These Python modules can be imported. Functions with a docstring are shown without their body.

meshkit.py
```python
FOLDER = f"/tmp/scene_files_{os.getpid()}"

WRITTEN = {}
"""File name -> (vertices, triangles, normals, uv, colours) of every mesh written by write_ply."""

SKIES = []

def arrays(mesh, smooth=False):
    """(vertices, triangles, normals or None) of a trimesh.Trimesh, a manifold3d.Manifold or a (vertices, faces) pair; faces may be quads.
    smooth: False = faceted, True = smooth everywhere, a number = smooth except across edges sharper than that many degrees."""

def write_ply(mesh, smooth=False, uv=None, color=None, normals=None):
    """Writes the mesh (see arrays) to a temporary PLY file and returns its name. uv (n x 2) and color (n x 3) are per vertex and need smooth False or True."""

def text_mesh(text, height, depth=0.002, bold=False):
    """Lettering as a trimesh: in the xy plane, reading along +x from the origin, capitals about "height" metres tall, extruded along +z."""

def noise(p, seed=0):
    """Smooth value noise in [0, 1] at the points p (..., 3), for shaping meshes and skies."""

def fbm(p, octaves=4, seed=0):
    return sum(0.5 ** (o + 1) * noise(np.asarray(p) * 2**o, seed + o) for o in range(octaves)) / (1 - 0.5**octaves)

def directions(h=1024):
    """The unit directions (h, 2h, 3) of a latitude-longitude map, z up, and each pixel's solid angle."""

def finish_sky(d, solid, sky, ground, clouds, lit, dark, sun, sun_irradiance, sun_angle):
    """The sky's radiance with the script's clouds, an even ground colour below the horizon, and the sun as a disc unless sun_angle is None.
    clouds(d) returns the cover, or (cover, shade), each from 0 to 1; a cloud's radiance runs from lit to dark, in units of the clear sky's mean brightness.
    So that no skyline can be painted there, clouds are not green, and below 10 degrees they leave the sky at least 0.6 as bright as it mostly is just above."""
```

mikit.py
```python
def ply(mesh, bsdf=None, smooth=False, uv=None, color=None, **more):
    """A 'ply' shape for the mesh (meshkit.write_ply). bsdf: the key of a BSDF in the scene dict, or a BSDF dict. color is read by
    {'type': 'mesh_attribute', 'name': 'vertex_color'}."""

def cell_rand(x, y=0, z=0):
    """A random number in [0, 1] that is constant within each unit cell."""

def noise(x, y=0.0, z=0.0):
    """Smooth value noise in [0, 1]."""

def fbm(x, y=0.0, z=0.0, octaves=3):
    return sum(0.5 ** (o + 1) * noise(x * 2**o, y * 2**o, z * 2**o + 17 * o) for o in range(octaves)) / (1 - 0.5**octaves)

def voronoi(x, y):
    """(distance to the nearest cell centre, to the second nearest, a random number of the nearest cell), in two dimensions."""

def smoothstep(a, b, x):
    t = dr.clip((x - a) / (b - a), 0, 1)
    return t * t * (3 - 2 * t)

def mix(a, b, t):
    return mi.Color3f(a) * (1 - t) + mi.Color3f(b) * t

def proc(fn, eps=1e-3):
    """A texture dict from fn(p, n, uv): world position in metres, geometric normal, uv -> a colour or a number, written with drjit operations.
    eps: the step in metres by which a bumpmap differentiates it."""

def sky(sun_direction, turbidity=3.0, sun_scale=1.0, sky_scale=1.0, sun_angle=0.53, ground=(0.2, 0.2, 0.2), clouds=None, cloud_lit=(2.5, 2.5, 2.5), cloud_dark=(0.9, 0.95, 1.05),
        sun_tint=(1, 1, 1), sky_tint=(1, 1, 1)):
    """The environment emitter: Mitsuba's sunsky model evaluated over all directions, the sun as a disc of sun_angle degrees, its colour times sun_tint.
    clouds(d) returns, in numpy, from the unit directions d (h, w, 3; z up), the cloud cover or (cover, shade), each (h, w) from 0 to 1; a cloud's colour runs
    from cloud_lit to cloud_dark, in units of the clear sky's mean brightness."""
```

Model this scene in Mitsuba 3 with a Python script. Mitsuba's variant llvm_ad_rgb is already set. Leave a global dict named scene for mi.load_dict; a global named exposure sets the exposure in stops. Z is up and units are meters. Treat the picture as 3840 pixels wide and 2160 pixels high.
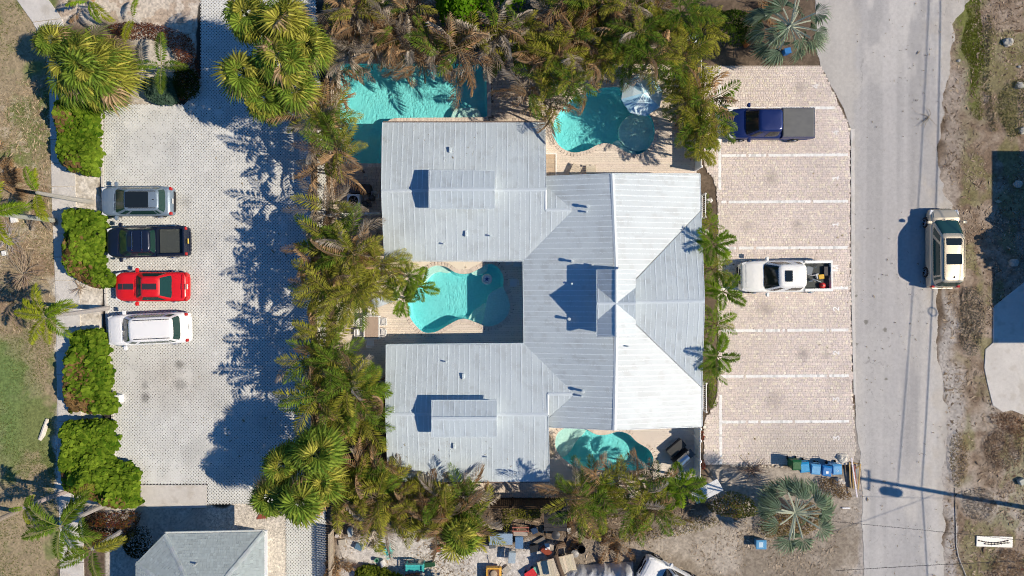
import math, random
import numpy as np, trimesh, mitsuba as mi, drjit as dr
import shapely, shapely.ops, shapely.affinity as aff
from shapely.geometry import Polygon, LineString, Point, MultiPolygon, box
import mikit, meshkit
from mikit import proc, noise, fbm, voronoi, cell_rand, smoothstep, mix

T = mi.ScalarTransform4f
PI = math.pi
scene, labels = {}, {}
H, S = 46.4, 57.0            # height of the drone over the ground; survey units per metre at ground level

# ------------------------------------------------------------------ camera, sky, exposure
scene['camera'] = {'type': 'perspective', 'fov': 71.96, 'near_clip': 1.0, 'far_clip': 2000.0,
                   'to_world': T().look_at(origin=[0, 0, H], target=[0, 0, 0], up=[0, 1, 0])}
EL, AZ = math.radians(43), math.radians(-10)
SUN = (math.cos(EL) * math.cos(AZ), math.cos(EL) * math.sin(AZ), math.sin(EL))
scene['sky'] = mikit.sky(SUN, turbidity=3, sky_scale=.56, sky_tint=(0.46, .97, 1.40), sun_tint=(.935, .985, 1.075))
exposure = 1.93
R = np.random.default_rng(7)

# ------------------------------------------------------------------ helpers
def at(px, py, z=0.0):
    """plan survey point (px, py) of something z metres above the ground -> metres"""
    k = (H - z) / H / S
    return (px - 1920) * k, (1080 - py) * k

def at3(px, py, z=0.0):
    return np.array([*at(px, py, z), z])

def poly(pts, z=0.0):
    return Polygon([at(x, y, z) for x, y in pts])

def smooth_poly(pts, z=0.0, n=8):
    """closed Catmull-Rom curve through survey points"""
    p = np.array([at(x, y, z) for x, y in pts]); q = []
    for i in range(len(p)):
        a, b, c, d = p[i - 1], p[i], p[(i + 1) % len(p)], p[(i + 2) % len(p)]
        for t in np.arange(n) / n:
            q.append(.5 * (2 * b + (c - a) * t + (2 * a - 5 * b + 4 * c - d) * t**2 + (3 * b - a - 3 * c + d) * t**3))
    return Polygon(q).buffer(0)

_count, _rest = {}, {}
def unique(name):
    k = _count.get(name, 0); _count[name] = k + 1
    return name if k == 0 else f'{name}_{k:03d}'

def thing(name, label, cat, group=None, kind=None):
    k = unique(name); labels[k] = {'label': label, 'category': cat}
    if group: labels[k]['group'] = group
    if kind: labels[k]['kind'] = kind
    return k

def colarr(v, col):
    c = np.asarray(col, float)
    return np.tile(c, (len(v), 1)) if c.ndim == 1 else c

def packed(c):
    """one colour per piece, kept in its uv: meshes without vertex attributes are joined by the renderer"""
    c = np.clip(c, 0, .999)
    return np.c_[np.floor(c[:, 0] * 1000) + .005 + .99 * c[:, 1], c[:, 2]]

def shape(mesh, mat, col=None, smooth=False):
    if len(mesh) == 3 and isinstance(mesh, tuple): col = mesh[2]; mesh = mesh[:2]
    v = mesh[0]
    if mat.startswith('vc'):
        if smooth not in (True, False) and np.ndim(col) == 1:
            m = trimesh.graph.smooth_shade(trimesh.Trimesh(mesh[0], mesh[1], process=False), angle=np.radians(smooth), facet_minarea=None)
            mesh = (np.array(m.vertices), np.array(m.faces)); v = mesh[0]; smooth = True
        return mikit.ply((np.asarray(mesh[0], float), np.asarray(mesh[1], int)), mat, smooth=smooth, uv=packed(colarr(v, (.5, .5, .5) if col is None else col)))
    return mikit.ply((np.asarray(mesh[0], float), np.asarray(mesh[1], int)), mat, smooth=smooth)

def put(parent, name, shp, to=None, label=None, cat=None, group=None, kind=None):
    k = unique(f'{parent}__{name}' if parent else name)
    scene[k] = {**shp, 'to_world': to} if to is not None else shp
    e = {}
    if label: e['label'] = label
    if cat: e['category'] = cat
    if group: e['group'] = group
    if kind: e['kind'] = kind
    if e: labels[k] = e
    return k

def add(parent, name, mesh, mat, col=None, smooth=False, to=None, **kw):
    return put(parent, name, shape(mesh, mat, col, smooth), to, **kw)

def joined(ms):
    vs, fs, cs, n = [], [], [], 0
    for m in ms:
        vs.append(np.asarray(m[0], float)); fs.append(np.asarray(m[1], int) + n); n += len(m[0])
        cs.append(m[2] if len(m) > 2 else np.zeros((len(m[0]), 3)))
    return np.vstack(vs), np.vstack(fs), np.vstack(cs)

def pieces(parent, name, ms, mat, limit=300, fill=None):
    """alike pieces (v, f, c): the largest become parts, the rest one stuff part"""
    order = sorted(range(len(ms)), key=lambda i: -np.prod(np.ptp(ms[i][0], axis=0)[:2]))
    for i in order[:limit]: add(parent, name, ms[i], mat)
    if len(order) > limit:
        add(parent, fill or name + '_field', joined([ms[i] for i in order[limit:]]), mat, kind='stuff')

def col_of(m, c):
    return m[0], m[1], colarr(m[0], c)

def moved(m, to):
    A = np.array(to.matrix, float)
    return (np.asarray(m[0]) @ A[:3, :3].T + A[:3, 3], *m[1:])

def quads(f):
    f = np.asarray(f, int)
    return np.vstack([f[:, [0, 1, 2]], f[:, [0, 2, 3]]])

def bx(cx, cy, cz, sx, sy, sz, rz=0.0, ch=0.0):
    """box, with chamfered edges when ch > 0"""
    if ch > 0:
        p = []
        for x in (-1, 1):
            for y in (-1, 1):
                for z in (-1, 1):
                    for d in range(3):
                        q = [x * (sx / 2 - ch), y * (sy / 2 - ch), z * (sz / 2 - ch)]
                        q[d] = (x, y, z)[d] * (sx, sy, sz)[d] / 2; p.append(q)
        h = trimesh.convex.convex_hull(np.array(p)); v, f = np.array(h.vertices), np.array(h.faces)
    else:
        v = np.array([[x, y, z] for x in (-.5, .5) for y in (-.5, .5) for z in (-.5, .5)]) * (sx, sy, sz)
        f = np.array([[0, 1, 3], [0, 3, 2], [4, 6, 7], [4, 7, 5], [0, 4, 5], [0, 5, 1], [2, 3, 7], [2, 7, 6], [0, 2, 6], [0, 6, 4], [1, 5, 7], [1, 7, 3]])
    c, s = math.cos(rz), math.sin(rz)
    return v @ np.array([[c, s, 0], [-s, c, 0], [0, 0, 1]]) + (cx, cy, cz), f

def hull(p):
    h = trimesh.convex.convex_hull(np.array(p, float)); return np.array(h.vertices), np.array(h.faces)

def tube(pts, r, n=6, cap=True):
    pts = np.asarray(pts, float); k = len(pts); r = np.broadcast_to(r, k)
    d = np.gradient(pts, axis=0); d /= np.linalg.norm(d, axis=1, keepdims=True) + 1e-12
    ref = np.array([0, 0, 1.0]) if abs(d[:, 2]).mean() < .8 else np.array([1.0, 0, 0])
    a = np.cross(d, ref); a /= np.linalg.norm(a, axis=1, keepdims=True) + 1e-12
    b = np.cross(d, a); th = np.arange(n) * 2 * PI / n
    v = (pts[:, None] + r[:, None, None] * (np.cos(th)[None, :, None] * a[:, None] + np.sin(th)[None, :, None] * b[:, None])).reshape(-1, 3)
    i, j = np.meshgrid(np.arange(k - 1), np.arange(n), indexing='ij'); j2 = (j + 1) % n
    f = quads(np.stack([i * n + j, i * n + j2, (i + 1) * n + j2, (i + 1) * n + j], -1).reshape(-1, 4))
    if cap:
        v = np.vstack([v, pts[:1], pts[-1:]]); q = np.arange(n); q2 = (q + 1) % n
        f = np.vstack([f, np.stack([q2, q, q * 0 + k * n], 1), np.stack([(k - 1) * n + q, (k - 1) * n + q2, q * 0 + k * n + 1], 1)])
    return v, f

def lathe(prof, n=16, axis='z'):
    prof = np.array(prof, float); th = np.arange(n) * 2 * PI / n; k = len(prof)
    v = np.stack([prof[:, :1] * np.cos(th), prof[:, :1] * np.sin(th), np.repeat(prof[:, 1:2], n, 1)], -1).reshape(-1, 3)
    i, j = np.meshgrid(np.arange(k - 1), np.arange(n), indexing='ij'); j2 = (j + 1) % n
    f = quads(np.stack([i * n + j, i * n + j2, (i + 1) * n + j2, (i + 1) * n + j], -1).reshape(-1, 4))
    if axis == 'y': v = v[:, [0, 2, 1]]
    return v, f

def tri(pg):
    """polygon (with holes) -> plan vertices and triangles"""
    v, f = trimesh.creation.triangulate_polygon(pg, engine='earcut')
    return np.array(v), np.array(f)

def polys(g):
    if g.is_empty: return []
    return [p for p in getattr(g, 'geoms', [g]) if isinstance(p, Polygon) and p.area > 1e-5]

def sheet(g, z, inside=None):
    vs, fs, n = [], [], 0
    for p in polys(g):
        v, f = tri(p); vs.append(np.c_[v, np.full(len(v), z)]); fs.append(f + n); n += len(v)
    return np.vstack(vs), np.vstack(fs)

def prism(g, z0, z1, ch=0.0):
    """plan polygon between two heights; z0, z1 numbers or functions of plan points; ch rounds the top edge"""
    f0 = z0 if callable(z0) else (lambda q: np.full(len(q), float(z0)))
    f1 = z1 if callable(z1) else (lambda q: np.full(len(q), float(z1)))
    out = []
    for p in polys(g):
        p = shapely.geometry.polygon.orient(p)
        top = p.buffer(-ch, join_style=2) if ch else p
        if ch and (top.is_empty or not isinstance(top, Polygon) or len(top.interiors) != len(p.interiors)): top = p
        q, f = tri(top); out.append((np.c_[q, f1(q)], f))
        for ring in [p.exterior, *p.interiors]:
            a = np.array(ring.coords)[:-1]; n = len(a); i = np.arange(n); j = (i + 1) % n
            d = ch * .8 if top is not p else 0
            v = np.vstack([np.c_[a, f0(a)], np.c_[a, f1(a) - d]])
            out.append((v, quads(np.stack([i, j, n + j, n + i], 1))))
        if top is not p:
            for ra, rb in zip([p.exterior, *p.interiors], [top.exterior, *top.interiors]):
                a = np.array(ra.coords)[:-1]; b = np.array(rb.coords)[:-1]
                for k in range(len(a)):
                    a2 = a[(k + 1) % len(a)]
                    b1 = b[np.argmin(((b - a[k])**2).sum(1))]; b2 = b[np.argmin(((b - a2)**2).sum(1))]
                    q = np.array([a[k], a2, b2, b1]); z = np.r_[f1(q[:2]) - ch * .8, f1(q[2:])]
                    out.append((np.c_[q, z], np.array([[0, 1, 2], [0, 2, 3]])))
    m = joined(out); return m[0], m[1]

def jit(c, s=.1, r=None):
    r = R if r is None else r
    return np.clip(np.asarray(c) * (1 + r.normal(0, s)) * (1 + r.normal(0, s * .25, 3)), .002, .95)

# ------------------------------------------------------------------ materials
def unpack(p, n, uv):
    k = dr.floor(uv.x); return mi.Color3f(k * .001 + .0005, (uv.x - k - .005) / .99, uv.y)
VC = proc(unpack)
def pbr(col, rough=.7, spec=.4, two=True, **kw):
    b = {'type': 'principled', 'base_color': col if isinstance(col, dict) else {'type': 'rgb', 'value': list(map(float, col))}, 'roughness': rough, 'specular': spec, **kw}
    return {'type': 'twosided', 'b': b} if two else b
def bump(b, fn, scale=1.0, eps=.01):
    inner = b['b'] if b['type'] == 'twosided' else b
    return {'type': 'twosided', 'b': {'type': 'bumpmap', 'tex': proc(fn, eps), 'scale': scale, 'bsdf': inner}}
scene['vc_matte'] = pbr(VC, .85, .25)
scene['vc_satin'] = pbr(VC, .42, .45)
scene['vc_gloss'] = pbr(VC, .18, .5)
scene['vc_leaf'] = {'type': 'principledthin', 'base_color': VC, 'roughness': .5, 'diff_trans': .85, 'spec_trans': 0.0, 'eta': 1.4}
scene['glass_dark'] = pbr((.012, .018, .022), .06, .6)
scene['glass_green'] = pbr((.014, .05, .045), .06, .6)
scene['chrome'] = pbr((.75, .76, .78), .2, .5, metallic=1.0)
scene['rubber'] = pbr((.018, .018, .019), .8, .3)
scene['black_plastic'] = pbr((.022, .022, .025), .5, .4)
scene['lamp_red'] = pbr((.42, .015, .015), .15, .5)
scene['lamp_clear'] = pbr((.62, .64, .66), .12, .6)
def paint(col, metal=0.0, rough=.35):
    return pbr(col, rough, .5, metallic=metal, clearcoat=1.0, clearcoat_gloss=.95)
scene['water'] = {'type': 'thindielectric', 'int_ior': 1.33, 'specular_transmittance': {'type': 'rgb', 'value': [.78, .975, .98]}}

def band(v, a, b, s):
    return smoothstep(a - s, a + s, v) * (1 - smoothstep(b - s, b + s, v))
def lerp3(a, b, t): return mix(a, b, t)

def ground_fn(p, n, uv):
    x, y = p.x, p.y
    w1, w2 = (fbm(x * .45, y * .45, 3.0, 3) - .5), (fbm(x * .45 + 40, y * .45, 9.0, 3) - .5)
    X = x * S + 1920 + w1 * 110; Y = 1080 - y * S + w2 * 110
    n1 = fbm(x * .35, y * .35, 1.0, 4); n2 = fbm(x * 2.1, y * 2.1, 5.0, 3); n3 = noise(x * 9, y * 9, 2.0); n4 = noise(x * 23, y * 23, 4.0)
    fine = .62 + .5 * n3 + .26 * n4
    c = mix((.085, .064, .048), (.17, .13, .095), n2)                     # leaf-strewn soil under the palms
    lawn = mix((.30, .245, .16), (.16, .19, .07), smoothstep(.42, .6, n1 + .25 * (n2 - .5)))
    lawn = mix(lawn, (.13, .20, .065), band(Y, 1300, 1700, 120) * (1 - smoothstep(40, 150, X)) * .8)
    lawn = mix(lawn, (.44, .38, .29), smoothstep(.55, .75, n2) * band(Y, 350, 1150, 120) * .75)
    lawn = mix(lawn, (.24, .165, .11), smoothstep(.5, .7, fbm(x * .8, y * .8, 21.0, 3)) * band(Y, 600, 1250, 100) * .8)
    lawn = mix(lawn, (.36, .34, .31), smoothstep(.5, .7, n1) * band(Y, 1850, 2400, 60) * (1 - smoothstep(20, 90, X)))
    c = mix(c, lawn, 1 - smoothstep(205, 235, X))
    sand = mix((.62, .585, .52), (.44, .40, .33), smoothstep(.45, .75, n2) * .8)
    c = mix(c, sand, band(X, 215, 395, 12) * band(Y, 350, 1900, 40))
    c = mix(c, mix(sand, (.42, .34, .27), .4 + .5 * smoothstep(.45, .6, n2)), band(X, 235, 890, 30) * (1 - smoothstep(80, 140, Y)))
    c = mix(c, sand, band(X, 480, 760, 25) * band(Y, 100, 400, 30) * .75)
    c = mix(c, (.05, .047, .042), band(X - w1 * 110, 385, 1225, 3) * band(Y - w2 * 110, 10, 1900, 10) * (1 - band(X, 200, 745, 5) * (1 - smoothstep(385, 395, Y))))
    c = mix(c, (.055, .05, .045), band(X - w1 * 110, 1070, 1225, 3) * smoothstep(1880, 1900, Y))
    peb = mix((.40, .37, .32), (.66, .62, .56), n4)
    c = mix(c, peb, band(X - w1 * 110, 770, 1076, 4) * smoothstep(1880, 1900, Y))
    c = mix(c, mix((.50, .47, .42), (.38, .35, .31), n2), band(X - w1 * 110, 395, 775, 6) * smoothstep(1898, 1908, Y))
    yard = mix((.38, .365, .35), (.60, .58, .56), .35 * n4 + .65 * n2)
    c = mix(c, yard, band(X, 1290, 2080, 40) * smoothstep(2000, 2050, Y))
    dirt = mix((.245, .21, .17), (.40, .36, .31), smoothstep(.35, .7, n1 + .3 * (n2 - .5)))
    c = mix(c, dirt, band(X, 2080, 3260, 40) * smoothstep(1900, 2000, Y + .12 * (X - 2700)))
    c = mix(c, mix(dirt, (.30, .27, .24), .5), band(X, 2640, 3250, 20) * band(Y, 1745, 1990, 25))
    verge = mix((.17, .125, .09), (.31, .255, .205), smoothstep(.3, .72, n2 * .6 + n1 * .4))
    verge = mix(verge, (.36, .325, .285), smoothstep(.52, .72, n1) * smoothstep(1200, 1600, Y))
    verge = mix(verge, (.12, .14, .035), band(X, 3610, 3690, 30) * (1 - smoothstep(330, 460, Y)) * smoothstep(.35, .6, n2 + .15))
    verge = mix(verge, (.34, .32, .31), smoothstep(1050, 1150, Y) * (1 - smoothstep(3560, 3610, X)) * smoothstep(.4, .6, n2))
    rut = (band(X - w1 * 30, 3606, 3613, 3) + band(X - w1 * 30, 3626, 3632, 3)) * band(Y, 1085, 1300, 20) * smoothstep(.35, .5, noise(x * 2.5, y * 1.2, 8.0))
    verge = mix(verge, (.04, .034, .03), rut * .9)
    verge = mix(verge, (.16, .165, .06), smoothstep(.5, .62, fbm(x * .7, y * .5, 31.0, 3)) * band(X, 3600, 3900, 30) * .55)
    verge = mix(verge, (.37, .35, .33), (1 - smoothstep(3548, 3606, X + w2 * 130)) * (.35 + .6 * smoothstep(600, 1300, Y)))
    c = mix(c, verge, smoothstep(3515, 3545, X))
    c = mix(c, mix((.30, .27, .245), (.36, .34, .32), n2), band(X, 3205, 3260, 12) * smoothstep(1500, 1640, Y))
    far = smoothstep(45, 70, dr.sqrt(x * x + y * y))
    c = mix(c, mix((.12, .13, .06), (.2, .17, .11), n1), far)
    return c * fine
scene['ground_mat'] = pbr(proc(ground_fn), .95, .15)

def road_fn(p, n, uv):
    x, y = p.x, p.y
    X = x * S + 1920; Y = 1080 - y * S
    st = fbm(x * 2.2, y * .07, 2.0, 4); pt = fbm(x * .5, y * .22, 7.0, 4); g = noise(x * 30, y * 30, 1.0); g2 = noise(x * 7, y * 7, 3.0); bl = fbm(x * 1.4, y * 1.1, 40.0, 3)
    c = mix((.35, .348, .35), (.415, .41, .41), smoothstep(.25, .75, st))
    c = mix(c, (.44, .435, .428), smoothstep(.5, .7, pt) * .6)
    edge = smoothstep(3370, 3490, X + (fbm(x * .8, y * .3, 12.0, 4) - .5) * 340)
    c = mix(c, (.50, .485, .46), edge * smoothstep(400, 1250, Y) * (.45 + .5 * bl))
    c = mix(c, (.50, .49, .475), smoothstep(.47, .6, fbm(x * .7, y * .35, 52.0, 4)) * (1 - smoothstep(0, 560, Y)) * .8)
    c = mix(c, (.42, .39, .345), smoothstep(3475, 3545, X + (bl - .5) * 150) * .55)
    c = mix(c, (.50, .485, .455), (1 - smoothstep(3205, 3280, X + (pt - .5) * 160)) * smoothstep(1250, 1450, Y) * .85)
    c = mix(c, (.44, .425, .40), (1 - smoothstep(3196, 3222, X + (bl - .5) * 60)) * .7)
    c = mix(c, (.27, .265, .265), smoothstep(.52, .8, fbm(x * 1.1, y * .10, 30.0, 3)) * .35)
    v = voronoi(x * .55 + (bl - .5) * .8, y * .25 + (st - .5) * .5); crack = 1 - smoothstep(.004, .018, v[1] - v[0])
    c = mix(c, (.19, .185, .18), crack * smoothstep(.5, .62, pt) * .4)
    for cx, cy, r in ((3247, 1208, 9), (3317, 1237, 10), (3322, 1422, 6), (3257, 1341, 5), (3278, 857, 4), (3205, 804, 4), (3294, 1045, 4), (3214, 1290, 6), (3212, 1110, 5)):
        d = dr.sqrt(dr.square(X - cx) + dr.square(Y - cy)) + (g2 - .5) * 5
        c = mix(c, (.15, .145, .125), (1 - smoothstep(r * .5, r * 1.15, d)) * .75)
    return c * (.88 + .14 * g + .12 * g2)
scene['road_mat'] = pbr(proc(road_fn), .9, .2)

def concrete_fn(p, n, uv):
    x, y = p.x, p.y
    c = mix((.50, .485, .46), (.60, .585, .56), fbm(x * .7, y * .7, 3.0, 4))
    c = mix(c, (.40, .37, .32), smoothstep(.55, .8, fbm(x * 1.7, y * 1.7, 8.0, 3)) * .5)
    return c * (.9 + .1 * noise(x * 25, y * 25, 1.0) + .08 * noise(x * 6, y * 6, 2.0))
scene['concrete_mat'] = pbr(proc(concrete_fn), .9, .2)

def roof_fn(p, n, uv):
    x, y = p.x, p.y
    d = fbm(x * .5, y * .5, 2.0, 4); st = fbm(x * 2.3 + y * .2, y * 2.3, 6.0, 3)
    c = mix((.455, .525, .565), (.41, .475, .515), smoothstep(.35, .75, d))
    return mix(c, (.31, .345, .36), smoothstep(.5, .8, st) * .4) * (.97 + .05 * noise(x * 12, y * 12, 1.0))
scene['roof_mat'] = pbr(proc(roof_fn), .52, .72)
scene['sunlit_seam_mat'] = pbr((.55, .62, .67), .49, .75)  # paler than the panels: sun catching the seams is put into the colour
scene['ridge_mat'] = pbr((.50, .57, .62), .49, .75)

def plaster_fn(p, n, uv):
    x, y = p.x, p.y
    g = noise(x * 14, y * 14, 3.0)
    return mix((.245, .69, .72), (.32, .75, .77), fbm(x, y, 1.0, 3)) * (.93 + .12 * g)
def ripple_light_relief(p, n, uv):  # ridges shaped to imitate the ripple light that water throws on the floor
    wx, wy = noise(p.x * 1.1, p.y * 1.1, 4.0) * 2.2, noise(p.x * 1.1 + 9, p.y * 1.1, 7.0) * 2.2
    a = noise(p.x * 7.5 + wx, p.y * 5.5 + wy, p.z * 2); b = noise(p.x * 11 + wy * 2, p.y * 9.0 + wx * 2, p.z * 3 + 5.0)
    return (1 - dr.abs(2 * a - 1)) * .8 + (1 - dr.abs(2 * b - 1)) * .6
scene['plaster_mat'] = bump(pbr(proc(plaster_fn), .8, .2), ripple_light_relief, .06, .015)
scene['shelf_mat'] = pbr(proc(lambda p, n, uv: mix((.68, .76, .70), (.78, .82, .76), fbm(p.x * 3, p.y * 3, 1.0, 3)) * (.9 + .18 * noise(p.x * 16, p.y * 16, 2.0))), .8, .2)
# ------------------------------------------------------------------ pools (outlines first: the ground has holes there)
DK = 0.12                                    # top of the decks
N_POOL = Polygon([at(x, y, DK) for x, y in [(1272, 236), (1826, 236), (1829, 440), (1745, 442), (1480, 444), (1458, 452), (1446, 470), (1440, 500), (1440, 614), (1272, 614)]]).buffer(.15).buffer(-.15)
NE_POOL = smooth_poly([(2068, 480), (2078, 520), (2105, 555), (2148, 573), (2200, 565), (2240, 545), (2275, 538), (2310, 549), (2350, 572), (2395, 580), (2437, 552), (2457, 500), (2448, 445), (2415, 405), (2385, 350), (2330, 325), (2240, 330), (2160, 360), (2100, 415)], DK)
C_POOL = smooth_poly([(1526, 1140), (1530, 1175), (1547, 1209), (1580, 1243), (1608, 1250), (1641, 1243), (1688, 1216), (1723, 1199), (1749, 1198), (1782, 1210), (1812, 1222), (1833, 1226), (1866, 1218), (1897, 1193), (1914, 1155), (1906, 1110), (1889, 1077), (1890, 1042), (1876, 1010), (1852, 991), (1828, 989), (1800, 1004), (1770, 1020), (1739, 1026), (1706, 1020), (1678, 1002), (1645, 994), (1614, 1001), (1594, 1020), (1582, 1046), (1562, 1080), (1540, 1110)], DK)
S_POOL = smooth_poly([(2081, 1650), (2096, 1617), (2140, 1598), (2195, 1607), (2234, 1627), (2273, 1629), (2319, 1617), (2358, 1627), (2389, 1656), (2432, 1683), (2451, 1714), (2447, 1743), (2420, 1764), (2288, 1768), (2172, 1757), (2117, 1726), (2086, 1690)], DK)
COPE = .24
pools_all = shapely.union_all([q.buffer(COPE * .5) for q in (N_POOL, NE_POOL, C_POOL, S_POOL)])

# ------------------------------------------------------------------ ground, road, walks
g = box(-260, -260, 260, 260).difference(pools_all)
add(None, 'ground', sheet(g, 0.0), 'ground_mat', kind='structure', label='brown dirt, sand and patchy lawn between the paved lots', cat='ground')
road = poly([(3062, -2600), (3055, 0), (3062, 180), (3082, 243), (3104, 290), (3134, 355), (3170, 430), (3192, 480), (3195, 1100), (3204, 1500), (3218, 1640), (3228, 1760), (3240, 2160), (3300, 5200), (3620, 5200), (3548, 2160), (3541, 1780),
             (3549, 1640), (3544, 1520), (3533, 1380), (3519, 1260), (3520, 1120), (3545, 900), (3556, 760), (3524, 620), (3520, 540), (3526, 470), (3545, 420), (3530, 385), (3556, 300), (3572, 215), (3566, 90), (3600, 40), (3660, -30), (3700, -2600)])
rb = [(x + (.9 if x > 26 else .35) * (meshkit.fbm(np.array([x * .1, y * 1.1, 2.]), 4) - .5), y) for x, y in np.array(road.segmentize(.22).exterior.coords)]
add(None, 'road', prism(Polygon(rb).buffer(0), -.05, .02), 'road_mat', kind='structure', label='pale grey asphalt road with sandy edges', cat='road')

def slabs(parent, strips, mat, z=.05, gap=.02):
    for pts in strips: add(parent, 'slab', prism(poly(pts).buffer(-gap, join_style=2), -.05, z, .01), mat)
walk = thing('sidewalk', 'pale concrete sidewalk along the lawn behind the round-leaved hedges', 'sidewalk', kind='structure')
line_l = [(-40, -190), (62, 0), (150, 122), (180, 215), (187, 420), (192, 620), (196, 800), (206, 1030), (211, 1200), (213, 1400), (216, 1600), (220, 1850), (224, 2070), (228, 2400)]
def wl(y):
    ys = [p[1] for p in line_l]; return float(np.interp(y, ys, [p[0] for p in line_l]))
yy = np.arange(-180, 2390, 88)
slabs(walk, [[(wl(a) , a), (wl(a) + (92 if a > 150 else 112), a - (0 if a > 150 else 14)), (wl(b) + (92 if b > 150 else 112), b - (0 if b > 150 else 14)), (wl(b), b)] for a, b in zip(yy[:-1], yy[1:])], 'concrete_mat')
kerb = thing('kerb', 'low concrete kerb strip between the hedges and the grid-paved lot', 'kerb', kind='structure')
ky = [395, 520, 660, 800, 960, 1100, 1260, 1420, 1560, 1700, 1815]; kx = lambda y: float(np.interp(y, [395, 800, 1100, 1500, 1815], [378, 384, 394, 418, 430]))
for a, b in zip(ky[:-1], ky[1:]):
    add(kerb, 'kerb_stone', prism(poly([(kx(a), a + 1), (kx(a) + 9, a + 1), (kx(b) + 9, b - 1), (kx(b), b - 1)]), -.05, .14, .015), 'concrete_mat')
add(None, 'concrete_apron', prism(poly([(528, 1818), (776, 1818), (776, 1904), (560, 1906), (528, 1880)]), -.05, .055, .01), 'concrete_mat', kind='structure', label='smooth grey concrete patch at the south end of the grid-paved lot', cat='apron')
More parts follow.
